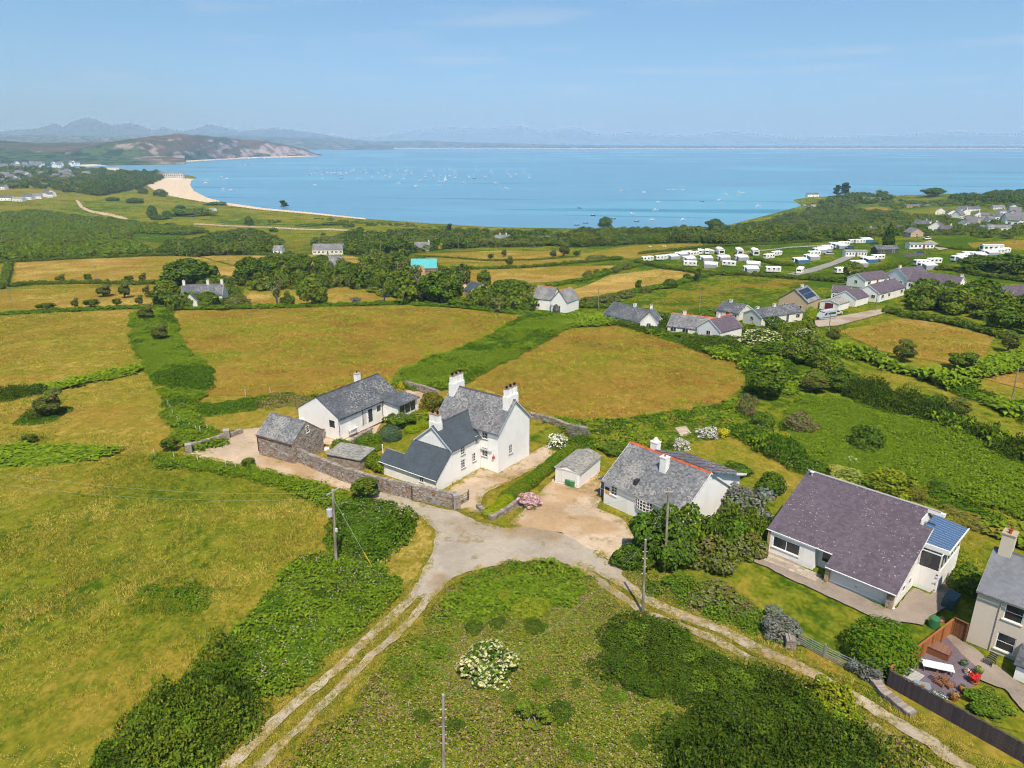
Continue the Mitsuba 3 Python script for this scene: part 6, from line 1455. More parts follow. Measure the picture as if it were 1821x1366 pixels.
cover('garden_grass', 'rough grass behind the purple roofed bungalow', '1600,880 1700,905 1760,945 1735,1010 1690,990 1650,925', [short[0], short[1], grassp[2]], 1.3, .8, 1.2, 1., keep=.8)
# woods and belts in the distance
cover('woodland', 'lush low yellow green woodland on the far left', '-120,386 60,378 130,388 210,395 255,401 330,407 372,414 330,419 235,416 225,426 250,440 275,452 220,458 100,462 -120,470', wood_y + wood_m[:1], 5.2, 6.5, 9.5, .62, clump=.5)
cover('woodland', 'dark woodland right of the emerald field', '350,430 400,420 450,416 485,426 498,442 470,454 400,455 340,457 285,452 300,440', wood_d + wood_m[:1], 5.0, 6.5, 9.5, .75, clump=.6)
cover('tree_belt', 'dark belt of trees between the straw fields and the links', '555,436 610,424 700,418 800,419 900,419 1000,423 1012,434 950,440 860,440 780,444 720,452 640,455 590,448', wood_d + wood_m[:2], 5.0, 6, 9.5, .8, clump=.6)
cover('tree_belt', 'shoreline belt of trees in front of the bay', '950,436 1000,424 1100,417 1250,412 1310,408 1380,392 1440,380 1500,372 1560,380 1585,392 1540,404 1480,416 1420,428 1370,435 1260,434 1150,434 1040,440', wood_m + wood_d, 5.4, 6, 9.5, .75, clump=.7)
cover('scrub', 'green scrub on the slope below the white village', '1480,382 1590,378 1700,392 1720,402 1610,410 1540,404', wood_m + wood_y[:1], 7, 6, 9, .55, clump=.7, keep=.8)
cover('woodland', 'dark trees on the skyline of the right hand hill', '1690,352 1740,350 1870,336 1870,362 1780,362 1700,358', wood_d, 8, 8, 12, .6, clump=.8)
cover('woodland', 'wooded ground of the far village on the left', '-160,345 0,338 60,334 100,340 160,346 215,340 262,330 266,316 200,308 150,302 0,300 -160,300', wood_d + wood_m, 17, 10, 22, .62, clump=.8, keep=.62)
cover('woodland', 'dark trees on the point above the curved beach', '150,345 180,350 240,338 268,328 290,318 280,310 230,312 190,322', wood_d, 11, 11, 17, .8, clump=.7)
cover('woodland', 'trees behind the white village on the right', '1330,400 1480,402 1560,408 1620,415 1560,426 1440,432 1380,420', wood_m + wood_d[:1], 6.5, 5, 9, .7, clump=.8, keep=.75)
cover('scrub', 'scrub and gardens among the houses on the right', '1590,395 1700,388 1850,385 1850,425 1740,424 1620,420', wood_m + wood_y[:1], 7, 3, 5.5, .7, clump=.8, keep=.45)
cover('scrub', 'overgrown gardens beside the village road', '1590,556 1640,552 1700,560 1770,575 1850,590 1850,560 1740,530 1640,525', wood_m + hedge_w, 4.5, 4, 7, .8, clump=.8)
cover('scrub', 'overgrown gardens among the grey roofed bungalows', '1320,605 1400,600 1450,590 1440,612 1480,640 1430,660 1380,640 1330,625', hedge_w + wood_m[:1], 3.2, 3.2, 5.2, .9, clump=.8)
cover('scrub', 'bushes and small trees round the grey roofed houses of the middle distance', '420,500 520,490 600,488 640,494 700,492 740,505 800,515 830,535 760,530 690,520 600,512 500,518 440,520', wood_m + wood_d + hedge_w[:1], 4.5, 4.5, 8, .95, clump=1., keep=.75)
cover('scrub', 'thick scrub round the turquoise roofed house and the barn', '640,470 700,462 730,475 730,500 770,505 830,500 800,545 730,548 690,530 650,510', wood_m + wood_d, 4.5, 5, 8.5, .9, clump=1., keep=.7)
cover('scrub', 'thick scrub round the three chimney cottage', '270,525 320,515 330,500 380,498 420,505 430,545 400,552 300,552 268,545', wood_m + hedge_w, 4, 4, 7, .8, clump=1., keep=.7)
cover('scrub', 'bushes between the black barn and the twin gabled house', '875,520 940,512 950,545 930,560 880,556 830,552 840,545', wood_m + wood_y[:1], 4, 4, 7, .8, clump=1., keep=.8)
LX = sorted([450, 545, 590, 621, 345, 240, 272, 298, 280, 443, 641, 486, 575, 200, 320, 385, 220, 150, 740, 660, 285, 255])
for px_, w_, h_ in (((450, 400), 90, 9), ((545, 404), 50, 8), ((590, 402), 42, 10), ((621, 405), 24, 10), ((345, 386), 70, 20), ((240, 362), 28, 12), ((272, 386), 18, 24), ((298, 390), 16, 18), ((280, 392), 26, 12), ((443, 402), 16, 22), ((641, 413), 15, 12), ((486, 414), 15, 12), ((575, 420), 10, 8),
                    ((200, 358), 22, 9), ((320, 372), 18, 9), ((385, 366), 40, 9), ((220, 398), 18, 7), ((150, 392), 16, 6), ((740, 412), 26, 8), ((660, 402), 20, 7), ((285, 350), 24, 16), ((255, 345), 18, 12)):
    plant('links_bush', 'bush_dark' if w_ < 60 else 'bush_mid', px_[0], px_[1], w_, h_, f'{ORD[LX.index(px_[0])]} from the left of the dark bushes on the pale green links', 'shrub', 'bushes on the links')
cover('scrub', 'bracken and scrub of the slope between white village and skyline', '1600,356 1700,358 1850,352 1850,372 1760,368 1660,366 1590,372 1560,365', wood_m + wood_y, 9, 4, 8, .5, clump=.9, keep=.75)
cover('scrub', 'trees along the cliff top of the small headland on the right', '1425,372 1480,352 1540,350 1590,352 1580,362 1520,364 1480,376', wood_d + wood_m, 9, 6, 12, .7, clump=.9, keep=.7)
cover('scrub', 'low scrub along the bank above the long beach', '560,386 650,396 750,402 850,408 850,411 750,406 640,399 560,390', wood_m, 7, 3, 6, .5, clump=1., keep=.5)
# hedges
HW, HB = hedge_w, hedge_b
hedge('dark hedge between the two far left straw fields', '-30,512 25,510 60,507 150,505 225,506 300,505 330,503', 2.0, 2.6, HW)
hedge('short hedge rising at the left edge of the far left straw field', '16,470 13,490 4,514', 2.4, 3.2, HW)
hedge('low green hedge along the top of the ochre field', '-40,562 60,558 130,554 235,549 320,551 450,549 600,545 720,541 800,546 940,560', 1.5, 3.0, HB)
hedge('hedge below the far left woodland', '0,468 100,463 220,458 300,454 420,452 520,456', 2.0, 3.4, HW)
hedge('thin hedge between the straw strips in the middle distance', '430,474 520,480 620,474 700,462 760,470 800,482', 1.6, 2.6, HW)
hedge('hedge below the thin dry strip fields', '760,482 870,479 960,475 1030,468 1080,464', 1.8, 2.8, HW)
hedge('hedge between the two thin dry strip fields', '740,456 860,464 960,463 1020,458', 1.2, 2.2, HW)
hedge('green bank between stubble field and pale straw field', '960,516 1010,504 1050,497 1095,482 1140,472', 1.8, 3.2, HB)
hedge('green bank between pale straw field and bright green field', '1060,536 1130,520 1180,512 1240,496 1262,490', 1.8, 3.4, HB)
hedge('thick hedge behind the grey roofed bungalows', '1030,546 1090,548 1140,556 1190,568 1262,566 1275,560', 1.8, 3.4, HW)
hedge('hedge along the lower side of the caravan park', '1130,466 1180,478 1240,487 1340,491 1420,497 1500,503', 2.0, 2.6, HW)
hedge('clipped hedge curving through the caravan park', '1343,462 1362,468 1385,472 1414,474', 1.5, 1.5, hedge_c)
hedge('clipped hedge beside the violet roofed terrace', '1528,486 1560,482 1600,474 1625,466', 2.0, 2.2, hedge_c)
hedge('hedge along the top of the caravan park', '1140,452 1200,446 1260,440 1340,436 1420,432 1520,424', 1.8, 3.0, HW)
hedge('hedge above the orange gold paddock', '1580,556 1620,566 1680,574 1740,588 1790,604', 2.0, 3.0, HW)
hedge('hedge right of the caravan park', '1640,478 1700,482 1750,492 1850,505', 2.2, 3.4, HW)
hedge('clipped hedge of the flat roofed house in the village', '1668,440 1700,444 1745,446', 1.3, 1.8, hedge_c)
hedge('hedge below the white twin gabled house', '940,562 985,566 1030,562', 1.5, 2.4, HB)
hedge('hedge in front of the two grey roofed bungalows', '1075,572 1130,584 1190,598 1250,606 1310,612', 1.6, 2.4, HW)
hedge('clipped green hedge running up beside the farmhouse drive', '900,893 925,877 950,858 975,838 1000,818 1020,806', 1.35, 1.7, [hedge_c[1], hedge_c[0]], step=.6, var=.08)
hedge('golden clipped end of the drive hedge at the junction', '872,918 886,908 903,894', 1.2, 1.4, hedge_g, step=.5, var=.08)
hedge('clipped light green hedge behind the high rubble wall', '605,802 640,818 672,832 690,840', 1.7, 2.2, [hedge_c[1], hedge_c[1], hedge_c[0]], step=.6, var=.1)
hedge('clipped hedge between terrace and walled garden', '672,800 655,806 640,796', 1.0, 1.4, hedge_c, step=.5, var=.08)
# ------------------------------------------------------------------ houses further off
CREAMW, TAN, STONEW = (.74, .72, .66), (.50, .385, .27), (.36, .33, .29)
def far_house(label, kind, p1, p2, dep, e, r, pal, col=WHITE, chim=(), win=3, name='house', ridge=(.12, .12, .13), cat='house', pots=(.4, .15, .08), rows=1, over=.25, barge=WHITE, key=None, dark=DARK, door_=True):
    """kind F: the eaves wall stands along p1-p2 (photo pixels of its foot, left to right); G: the gable wall does. "dep" metres deep, away from the camera"""
    K = key or thing(name, label, cat)
    q1 = at(*p1); z = q1[2]; p2 = (p2[0], p1[1] + (p2[1] - p1[1]) * (1. if q1[1] < 270 else .35)); q2 = onz(p2[0], p2[1], z)
    d = q2[:2] - q1[:2]; ln = math.hypot(*d); th = math.atan2(d[1], d[0])
    z = min(z, float(gz(*q2[:2])), float(gz(*(q1[:2] + q2[:2]) / 2))) + .1
    f0 = Frame(q1[0], q1[1], z, math.degrees(th), 1)                       # a along the wall, b away from the camera
    if f0.e2 @ np.array([f0.o[0], f0.o[1], 0]) < 0: f0.e2 = -f0.e2
    if kind == 'F': fr, L, D = f0, ln, dep
    else:
        fr = Frame(0, 0, 0, 0); fr.o, fr.e1, fr.e2 = f0.o, f0.e2, f0.e1; L, D = dep, ln
    part(K, 'wall', wall_prism(fr, [(0, 0), (0, e), (D / 2, r), (D, e), (D, 0)], 0, L, bsdf='whitewash' if col is WHITE else 'paint', col=col, down=2.))
    gable_roof(K, fr, L, D, e, r, pal, over=over, oa=.15, ridge=ridge, gutter=None, barge=barge)
    for t, h in chim:
        a = np.clip(t * L, .45, L - .45); chimney(K, fr, a, D / 2, r - .5, r + h, .8, .6, col=col if col is not TAN else OFFW, pot=pots, bsdf='paint', along='b')
    rg = np.random.default_rng(int(p1[0] * 3 + p1[1]))
    for row in range(rows):
        zb = .9 + row * 2.5
        if zb + 1.1 > e + .1: break
        for i in range(win):
            s = L * (i + .5) / win
            if i == win // 2 and row == 0 and door_: door(K, fr, 'b' if kind == 'F' else 'a', s if kind == 'F' else D * .5, .05, .95, 2.0, [(.1, .12, .16), (.35, .05, .04), WHITE, (.05, .15, .1)][rg.integers(4)]); continue
            window(K, fr, 'b', s, zb, min(1.5, L / win * .55), 1.1, 2, 1, recess=False, sill=False)
        for i in range(max(1, int(D / 3.6))):
            if kind == 'G' or D > 6: window(K, fr, 'a', D * (i + .5) / max(1, int(D / 3.6)), zb, 1.2, 1.1, 2, 1, recess=False, sill=False)
    return K, fr, L, D


VI = 2
far_house('long grey roofed bungalow behind the cream flowering trees', 'F', (1273, 565), (1312.7, 573), 7.2, 2.3, 4.1, 4, CREAMW, [(.3, .6)])
far_house('low slate bungalow joined to the long grey roofed one', 'F', (1353, 581), (1426, 570), 6.6, 2.3, 3.9, 4, CREAMW, [(.5, .6), (.1, .4)], win=4)
K, fr, L, D = far_house('tan stone house with solar panels on its roof beside the village road', 'G', (1383, 550), (1434, 558), 9, 3.1, 6.3, 3, TAN, [(.6, .7)], barge=(.10, .05, .045))
B('solar', {'type': 'twosided', 'b': {'type': 'principled', 'base_color': {'type': 'rgb', 'value': [.015, .022, .045]}, 'roughness': .18, 'specular': .6}})
for i in range(4):
    for j in range(2):
        a0, a1 = 1.0 + i * 1.75, 1.0 + i * 1.75 + 1.68; t0, t1 = .18 + j * .34, .18 + j * .34 + .32
        P3 = lambda a, t: (a, D - D / 2 * t, 3.1 + 3.2 * t + .17); part(K, 'solar_panel', MB().slab(fr(np.array([P3(a0, t0), P3(a1, t0), P3(a1, t1), P3(a0, t1)])), .04, (.02, .02, .04)).ply('solar'))
far_house('white gabled bungalow with violet roof beside the parked van', 'G', (1481, 541), (1520, 548), 7.5, 2.6, 4.5, VI)
far_house('back wing of violet roof behind the white gabled bungalow', 'F', (1477, 534), (1508, 537), 5, 2.6, 4.2, VI)
K, fr, L, D = far_house('white double garage with pale roof behind the parked van', 'G', (1457, 549), (1490, 555), 6, 2.2, 3.0, 5, win=1)
door(K, fr, 'a', D * .5, .05, 2.4, 2.0, (.16, .03, .035), val=-.06, name='garage_door')
far_house('long violet roofed bungalow with its white gable to the left', 'F', (1562, 538), (1607, 525), 7.2, 2.5, 4.6, VI, win=4)
far_house('violet roofed bungalow with white verge behind the round tree', 'F', (1537, 512), (1580, 506), 7, 2.4, 4.2, VI)
far_house('tall white gable end with chimney, left end of the violet roofed terrace', 'G', (1572, 504), (1611, 513), 10, 3.3, 6.0, VI, chim=[(.08, .8)])
far_house('long white range under the biggest violet roof', 'F', (1611, 514), (1700, 526), 8, 2.9, 5.4, VI, win=6, chim=[(.97, .5)])
far_house('small white gabled house with violet roof at the right edge', 'G', (1764, 539), (1788, 544), 9, 2.8, 5.0, VI)
far_house('violet roofed house cut off by the right edge above the gold paddock', 'F', (1791, 549), (1860, 560), 8, 2.6, 4.8, VI, win=4)
far_house('white house with long blue grey roof, topmost of the white village', 'F', (1708, 378), (1743, 376), 7, 3.0, 5.6, 4, rows=1, win=4)
far_house('leftmost white gabled house of the white village', 'G', (1663, 381.5), (1680, 383.5), 9, 3.6, 6.4, VI, rows=1)
far_house('second white gabled house from the left in the white village', 'G', (1685, 384.5), (1703, 385.5), 9, 3.0, 5.6, VI)
far_house('third white gabled house from the left in the white village', 'G', (1711, 383.5), (1725, 384.8), 8, 3.6, 6.2, 4, chim=[(.1, 1.2)])
far_house('white gabled house with violet roof in the middle of the white village', 'G', (1733, 387), (1747, 388.5), 12, 2.6, 5.0, VI, chim=[(.1, .8)])
far_house('bright white gabled house at the upper right of the white village', 'G', (1792, 376), (1811, 378), 8, 3.6, 6.4, 4)
far_house('grey brown roofed house at the top right of the white village', 'F', (1766, 373), (1787, 373.5), 6, 2.4, 4.4, 0, CREAMW)
far_house('small white house below the bright gabled one', 'F', (1778, 382), (1791, 382), 6, 3.2, 5.0, 4, win=2)
far_house('white house at the right of the white village below the small one', 'F', (1769, 392), (1787, 392), 7, 3.0, 5.2, 4, win=2)
far_house('low white house with dark slate roof in front of the white village', 'F', (1716, 403), (1738, 400), 7, 2.5, 4.6, 4)
far_house('grey house with glazed front below the white village', 'F', (1740, 398), (1762, 396), 7, 2.7, 4.6, 0, CREAMW)
far_house('long pale terrace with grey roof, lowest of the white village', 'F', (1757, 412), (1798, 414), 6, 2.6, 4.2, 3, CREAMW, win=5)
far_house('little grey house left of the long pale terrace', 'F', (1745, 412), (1757, 412), 5, 2.2, 3.8, 0, STONEW, win=2)
far_house('large white gable between two chimneys above the caravan park', 'G', (1649, 412), (1674, 417), 9, 3.6, 7.0, VI, chim=[(.25, 1.2)], rows=1)
far_house('long white house left of the large white gable', 'F', (1623, 405), (1650, 411), 9, 3.4, 6.4, 4, chim=[(.7, 1.2)], win=3)
far_house('small violet roofed house right of the large white gable', 'F', (1675, 414), (1695, 414), 6, 2.4, 4.4, VI, chim=[(.9, 1.2)], win=2)
far_house('dark roofed house behind the tan gable', 'F', (1595, 415), (1621, 418), 8, 2.8, 5.2, 4)
far_house('tan gabled house above the white parked car', 'G', (1619, 422), (1641, 422), 8, 2.3, 4.6, 0, TAN, barge=TAN)
far_house('white gabled house with dark roof beside the pointed conifer', 'F', (1546, 419), (1562, 421), 7, 2.9, 5.2, 4, chim=[(.05, .8)])
far_house('low house with grey green roof behind the trees above the caravans', 'F', (1498, 414), (1530, 416), 6, 2.3, 4.2, 3)
far_house('bungalow with three white chimneys above the green strip', 'F', (1424, 420), (1455, 419), 7, 2.0, 4.0, 0, CREAMW, chim=[(.05, 1.2), (.6, 1.0), (.97, 1.2)])
far_house('white house with two chimneys hidden in the scrub above the caravan park', 'F', (1357, 416), (1381, 414), 7, 2.6, 4.2, 3, chim=[(.05, 1.0), (.95, 1.0)])
far_house('row of white cottages on the small headland', 'F', (1536, 359), (1575, 359.5), 8, 3.4, 6.0, 3, win=6, rows=1)
far_house('long low brown building on the slope above the white village', 'F', (1612, 370), (1660, 368), 8, 2.6, 3.6, 0, (.40, .26, .2), win=5)
far_house('wide dark roofed house on the skyline of the right hand hill', 'F', (1712, 353), (1755, 353), 10, 3, 5.6, 0, (.45, .38, .34), chim=[(.3, 1), (.7, 1)])
far_house('white house on the tip of the small headland', 'F', (1436, 350.5), (1456, 350), 8, 4, 6.6, 4, win=3)
far_house('white boathouses at the foot of the small headland', 'F', (1430, 371), (1458, 370), 6, 3.4, 5.2, 5, win=5)
far_house('long white flat roofed lodge behind a clipped hedge', 'F', (1617, 443.5), (1660, 444.5), 5, 2.4, 2.75, 5, win=6, barge=None)
far_house('dark timber sheds at the end of the caravan road', 'F', (1560, 453), (1597, 450), 5, 2.2, 3.6, 4, (.10, .09, .085), win=2)
far_house('white park lodge with a dark deck in the middle of the caravan park', 'F', (1503, 457.5), (1541, 458.5), 4, 2.5, 3.0, 5, win=7)
# middle distance
K, fr, L, D = far_house('white cottage with three stone chimneys among trees on the left', 'F', (324, 545), (397, 543), 7.5, 3.4, 6.3, 4, CREAMW, [(.03, 1.3), (.62, 1.3), (.97, 1.3)], rows=1, win=4, pots=(.5, .35, .2))
far_house('', 'G', (331, 550), (352, 551), 5, 2.6, 4.6, 4, CREAMW, key=K)
far_house('grey roofed house with skylights right of the leafy trees', 'F', (579, 481), (601, 486), 8, 3.0, 6.2, 3, STONEW, win=2)
far_house('low grey roofed shed right of the skylight house', 'F', (632, 491), (651, 492), 6, 2.6, 4.4, 4, STONEW, win=2)
K, fr, L, D = far_house('house under repair with turquoise roof sheeting and scaffolding', 'F', (732, 492), (776, 491), 8, 3.6, 6.8, 4, TAN, ridge=(.10, .38, .38), barge=(.3, .28, .25), rows=1)
m = MB(); s_ = 3.2 / 4
m.slab(fr(np.array([(-.3, -.45, 3.6 - .45 * s_ + .22), (L + .3, -.45, 3.6 - .45 * s_ + .22), (L + .3, 4, 7.02), (-.3, 4, 7.02)])), .03, (.10, .42, .44)); part(K, 'roof_sheeting', m.ply('paint'), 'turquoise sheeting over the rafters')
m = MB(); gx0, gx1 = L * .2, L * .57; gm = (gx0 + gx1) / 2
m.poly(fr(np.array([(gx0, -2.2, -1), (gx1, -2.2, -1), (gx1, -2.2, 3.0), (gm, -2.2, 5.2), (gx0, -2.2, 3.0)])), (.52, .34, .20))
m.poly(fr(np.array([(gx0, -2.2, 3.0), (gm, -2.2, 5.2), (gm, 2, 5.2), (gx0, 0, 3.0)])), (.06, .36, .36)); m.poly(fr(np.array([(gx1, -2.2, 3.0), (gm, -2.2, 5.2), (gm, 2, 5.2), (gx1, 0, 3.0)])), (.5, .36, .24)); part(K, 'porch_gable', m.ply('paint'))
for a in np.linspace(-.8, L + .8, 7): part(K, 'scaffold_pole', MB().tube(fr(np.array([(a, -1.6, -.5), (a, -1.6, 5.4)])), .05, (.5, .5, .5), 5).ply('metal'))
for z in (1.9, 3.8): part(K, 'scaffold_deck', MB().box((-.9, -1.7, z), (L + .9, -.9, z + .08), (.42, .33, .22), fr).ply('paint'))
K, fr, L, D = far_house('black timber barn with white letters on its roof', 'G', (854, 541), (879, 537.5), 8.5, 2.2, 4.5, 1, (.20, .18, .17), name='black_barn', cat='barn', win=0, barge=(.2, .2, .2), door_=False)
for i in range(10): part(K, 'cladding_board', MB().box((-.035, D * i / 10 + .02, -.3), (-.003, D * (i + 1) / 10 - .02, 2.2 + 2.3 * (1 - abs((i + .5) / 5 - 1)) - .25), np.array((.22, .20, .19)) * RNG.uniform(.75, 1.25), fr).ply('paint'))
tm = meshkit.text_mesh('NO GO', 1.1, .03, True); tv = np.array(tm.vertices); tv = tv[tm.faces].reshape(-1, 3); wd = tv[:, 0].max()
sl = (4.5 - 2.2) / (D / 2); nrm = math.hypot(1, sl); m = MB()
loc = np.stack([.9 + (wd - tv[:, 0]) * (L - 2.2) / wd, D * .14 + tv[:, 1] / nrm, 2.2 + (D * .14 + tv[:, 1] / nrm) * sl + .15 + tv[:, 2]], 1)
m.add(fr(loc), np.arange(len(loc)).reshape(-1, 3), (.72, .72, .70)); part(K, 'lettering', m.ply('paint'), 'large white letters reading NO GO')
far_house('second black roofed barn behind the one with letters', 'F', (826, 527), (846, 533), 6, 2.4, 4.8, 1, (.45, .42, .4), name='black_barn', cat='barn', win=1)
far_house('low violet roofed cottage beside the yellow bush', 'F', (737, 448), (763, 448), 8, 2.6, 5.6, 0, win=2, chim=[(.97, .8)])
far_house('long grey roofed house in front of the tree belt', 'F', (556, 453), (610, 452), 9, 2.8, 5.8, 0, CREAMW, win=7)
far_house('small grey roofed house half hidden in the woods', 'F', (486, 453), (501, 453), 7, 2.6, 5.2, 3, win=2)
far_house('grey hipped house with two red chimneys by the tree belt', 'F', (880, 436), (908, 436.5), 10, 3, 6.6, 3, CREAMW, chim=[(.3, 1.4), (.7, 1.4)], pots=(.5, .1, .05))
far_house('long white house with violet roof in the tree belt', 'F', (944, 435), (976, 436), 8, 3.2, 5.6, 0, win=5)
K, fr, L, D = far_house('white twin gabled house with grey slates and pink ridge tiles', 'F', (948, 550), (981, 554), 6.5, 3.5, 6.7, 3, rows=1, win=2, ridge=(.50, .17, .13), barge=(.1, .1, .12))
K2, f2, L2, D2 = far_house('', 'G', (980, 554), (1007.5, 558), 7.5, 3.4, 6.5, 3, key=K, ridge=(.50, .17, .13), barge=(.1, .1, .12), rows=1)
K, fr, L, D = far_house('grey roofed bungalow with two white chimneys along the russet field', 'F', (1074, 572), (1138, 590), 8, 2.3, 5.0, 4, chim=[(.55, .8)], win=4)
far_house('', 'G', (1138, 588), (1168, 590), 8, 2.3, 4.6, 4, key=K, chim=[(.7, .9)])
K, fr, L, D = far_house('bungalow with red ridge tiles along the russet field', 'F', (1186, 595), (1272, 606), 8, 2.2, 4.6, 0, CREAMW, chim=[(.25, .8)], ridge=(.50, .12, .06), win=4)
far_house('', 'F', (1280, 607), (1318, 597), 7, 2.3, 4.8, VI, key=K, chim=[(.4, .9)], ridge=(.50, .12, .06), win=1)
# far village on the left
for p1, p2, d, e, r, pal, lb in (((0, 357), (20, 357), 10, 4, 7, 4, 'white house at the left edge of the far village'), ((22, 358), (40, 358), 10, 3.2, 6, 5, 'long white house second from the left in the far village'), ((40, 355), (56, 355), 10, 4, 8, 4, 'dark roofed house in the far village'), ((58, 354), (74, 353), 10, 4, 8, 0, 'pale house in the middle of the far village'),
                                 ((74, 350), (84, 352), 14, 5.5, 10, 4, 'steep gabled house in the far village'), ((84, 351), (95, 350), 10, 4, 7, 4, 'white house at the right end of the far village'), ((0, 325), (14, 325), 12, 5, 9, 4, 'white house above the far village by the left edge'), ((0, 337), (9, 337), 10, 4, 8, 4, 'small white house between trees at the left edge'),
                                 ((45, 315), (57, 315), 14, 4, 9, 2, 'red roofed house among the far woods'), ((146, 314), (157, 314), 12, 8, 12, 0, 'tall pale house among the dark far trees'), ((190, 304), (212, 304), 14, 7, 11, 5, 'white houses on the wooded point'), ((0, 308), (12, 308), 14, 5, 9, 4, 'white house on the far slope at the left edge'),
                                 ((66, 323), (76, 323), 10, 4, 6, 5, 'small white building beside the far tan field'), ((372, 377), (380, 378), 6, 3, 5, 5, 'small white hut on the links')):
    far_house(lb, 'F', p1, p2, d, e, r, pal, win=3, door_=False)
fc = MB().mani(m3.CrossSection([[(-3.5, -2), (3.5, -2), (3.5, 4.5), (0, 7.3), (-3.5, 4.5)]]).extrude(9).translate([0, 0, -4.5]), (.80, .80, .78), lambda v: v[:, [2, 0, 1]]); fcr = MB()
for s_ in (-1, 1): fcr.slab(np.array([(-4.9, s_ * 4.0, 4.2), (4.9, s_ * 4.0, 4.2), (4.9, 0, 7.6), (-4.9, 0, 7.6)])[::s_], .25, (.17, .17, .19))
scene['kind_far_cottage'] = {'type': 'shapegroup', 'wall': fc.ply('paint'), 'roof': fcr.ply('paint'), 'window': MB().box((-3.2, -3.56, 1), (-1.2, -3.505, 2.6), DARK).ply('glass'), 'window_001': MB().box((1.2, -3.56, 1), (3.2, -3.505, 2.6), DARK).ply('glass')}
rg = np.random.default_rng(77)
for poly_, n_, lb_, gp_ in (('0,312 60,308 120,306 150,312 140,322 60,326 0,332', 22, 'tiny white house among the woods of the far village', 'tiny houses of the far village'), ('0,296 120,288 240,289 250,291.5 120,296 0,304', 34, 'speck of a white chalet behind the far beach', 'chalets behind the far beach'),
                           ('1760,378 1815,380 1815,402 1700,398 1690,388 1730,390', 12, 'small white house tucked among the others of the right hand village', 'filling houses of the right hand village')):
    P_ = Polygon(pts(poly_)); k_ = 0; x0_, y0_, x1_, y1_ = P_.bounds
    while k_ < n_:
        x_, y_ = rg.uniform(x0_, x1_), rg.uniform(y0_, y1_)
        if not P_.contains(Point(x_, y_)): continue
        k_ += 1; q = at(x_, y_); K = thing('small_house', lb_, 'house', gp_); sc = rg.uniform(.8, 1.3) * (1. if q[1] < 1200 else 1.5) * (.85 if x_ > 1000 else 1.)
        scene[K] = {'type': 'instance', 'sg': {'type': 'ref', 'id': 'kind_far_cottage'}, 'to_world': T().translate([float(v) for v in q]).rotate([0, 0, 1], float(rg.uniform(-50, 50))).scale(sc)}
# clubhouse block and beach huts at the point
q = at(290, 318); fr = Frame(q[0] - 28, q[1] + 30, 0, 3, 1); z0 = float(gz(q[0], q[1] + 20)); fr.o[2] = z0; K = thing('beach_apartments', 'white many windowed apartment block at the head of the curved beach', 'apartment block')
m = MB(); m.box((0, 0, -2), (62, 14, 13), (.72, .72, .70), fr); part(K, 'wall', m.ply('paint')); part(K, 'roof', MB().box((-.6, -.6, 13.003), (62.6, 14.6, 13.6), (.3, .3, .31), fr).ply('paint'))
for j in range(3):
    for i in range(12): k = part(K, 'window', MB().box((1.2 + i * 5.1, -.12, 1.6 + j * 4), (4.9 + i * 5.1, -.02, 4.2 + j * 4), (.3, .32, .34), fr).ply('paint')); part(k, 'pane', MB().box((1.5 + i * 5.1, -.16, 1.9 + j * 4), (4.6 + i * 5.1, -.123, 3.9 + j * 4), DARK, fr).ply('glass'))
rg = np.random.default_rng(5)
for i in range(7):
    q = at(266 + i * 1.6, 325 - i * .9); f = Frame(*q, 60, 1); K = thing('beach_hut', f'{ORD[i]} from the left of the small turquoise beach huts above the curved beach', 'beach hut', 'beach huts')
    c = [(.10, .42, .55), (.2, .5, .62), (.45, .6, .65)][i % 3]; part(K, 'wall', MB().box((-2.4, -2.4, -.5), (2.4, 2.4, 3.2), c, f).ply('paint')); m = MB()
    for s in (-1, 1): m.slab(f(np.array([(-2.7, s * 2.7, 3.0), (2.7, s * 2.7, 3.0), (2.7, 0, 4.8), (-2.7, 0, 4.8)])[::s]), .1, np.array(c) * .8)
    part(K, 'roof', m.ply('paint'))
# ------------------------------------------------------------------ caravans, vehicles, boats, poles
def rbox(mb, lo, hi, rad, col, seg=5):
    lo, hi = np.array(lo, float), np.array(hi, float); r = rad
    man = m3.Manifold.batch_hull([m3.Manifold.sphere(r, seg * 4).translate([x, y, z]) for x in (lo[0] + r, hi[0] - r) for y in (lo[1] + r, hi[1] - r) for z in (lo[2] + r, hi[2] - r)])
    return mb.mani(man, col)


def group_(name, parts): scene['kind_' + name] = {'type': 'shapegroup', **parts}; return 'kind_' + name
def wheel(x, y, r=.32, w=.2): return MB().tube([(x, y - w / 2, r), (x, y + w / 2, r)], r, BLACK, 12).ply('paint')
def glassbox(lo, hi): return MB().box(lo, hi, DARK).ply('glass')


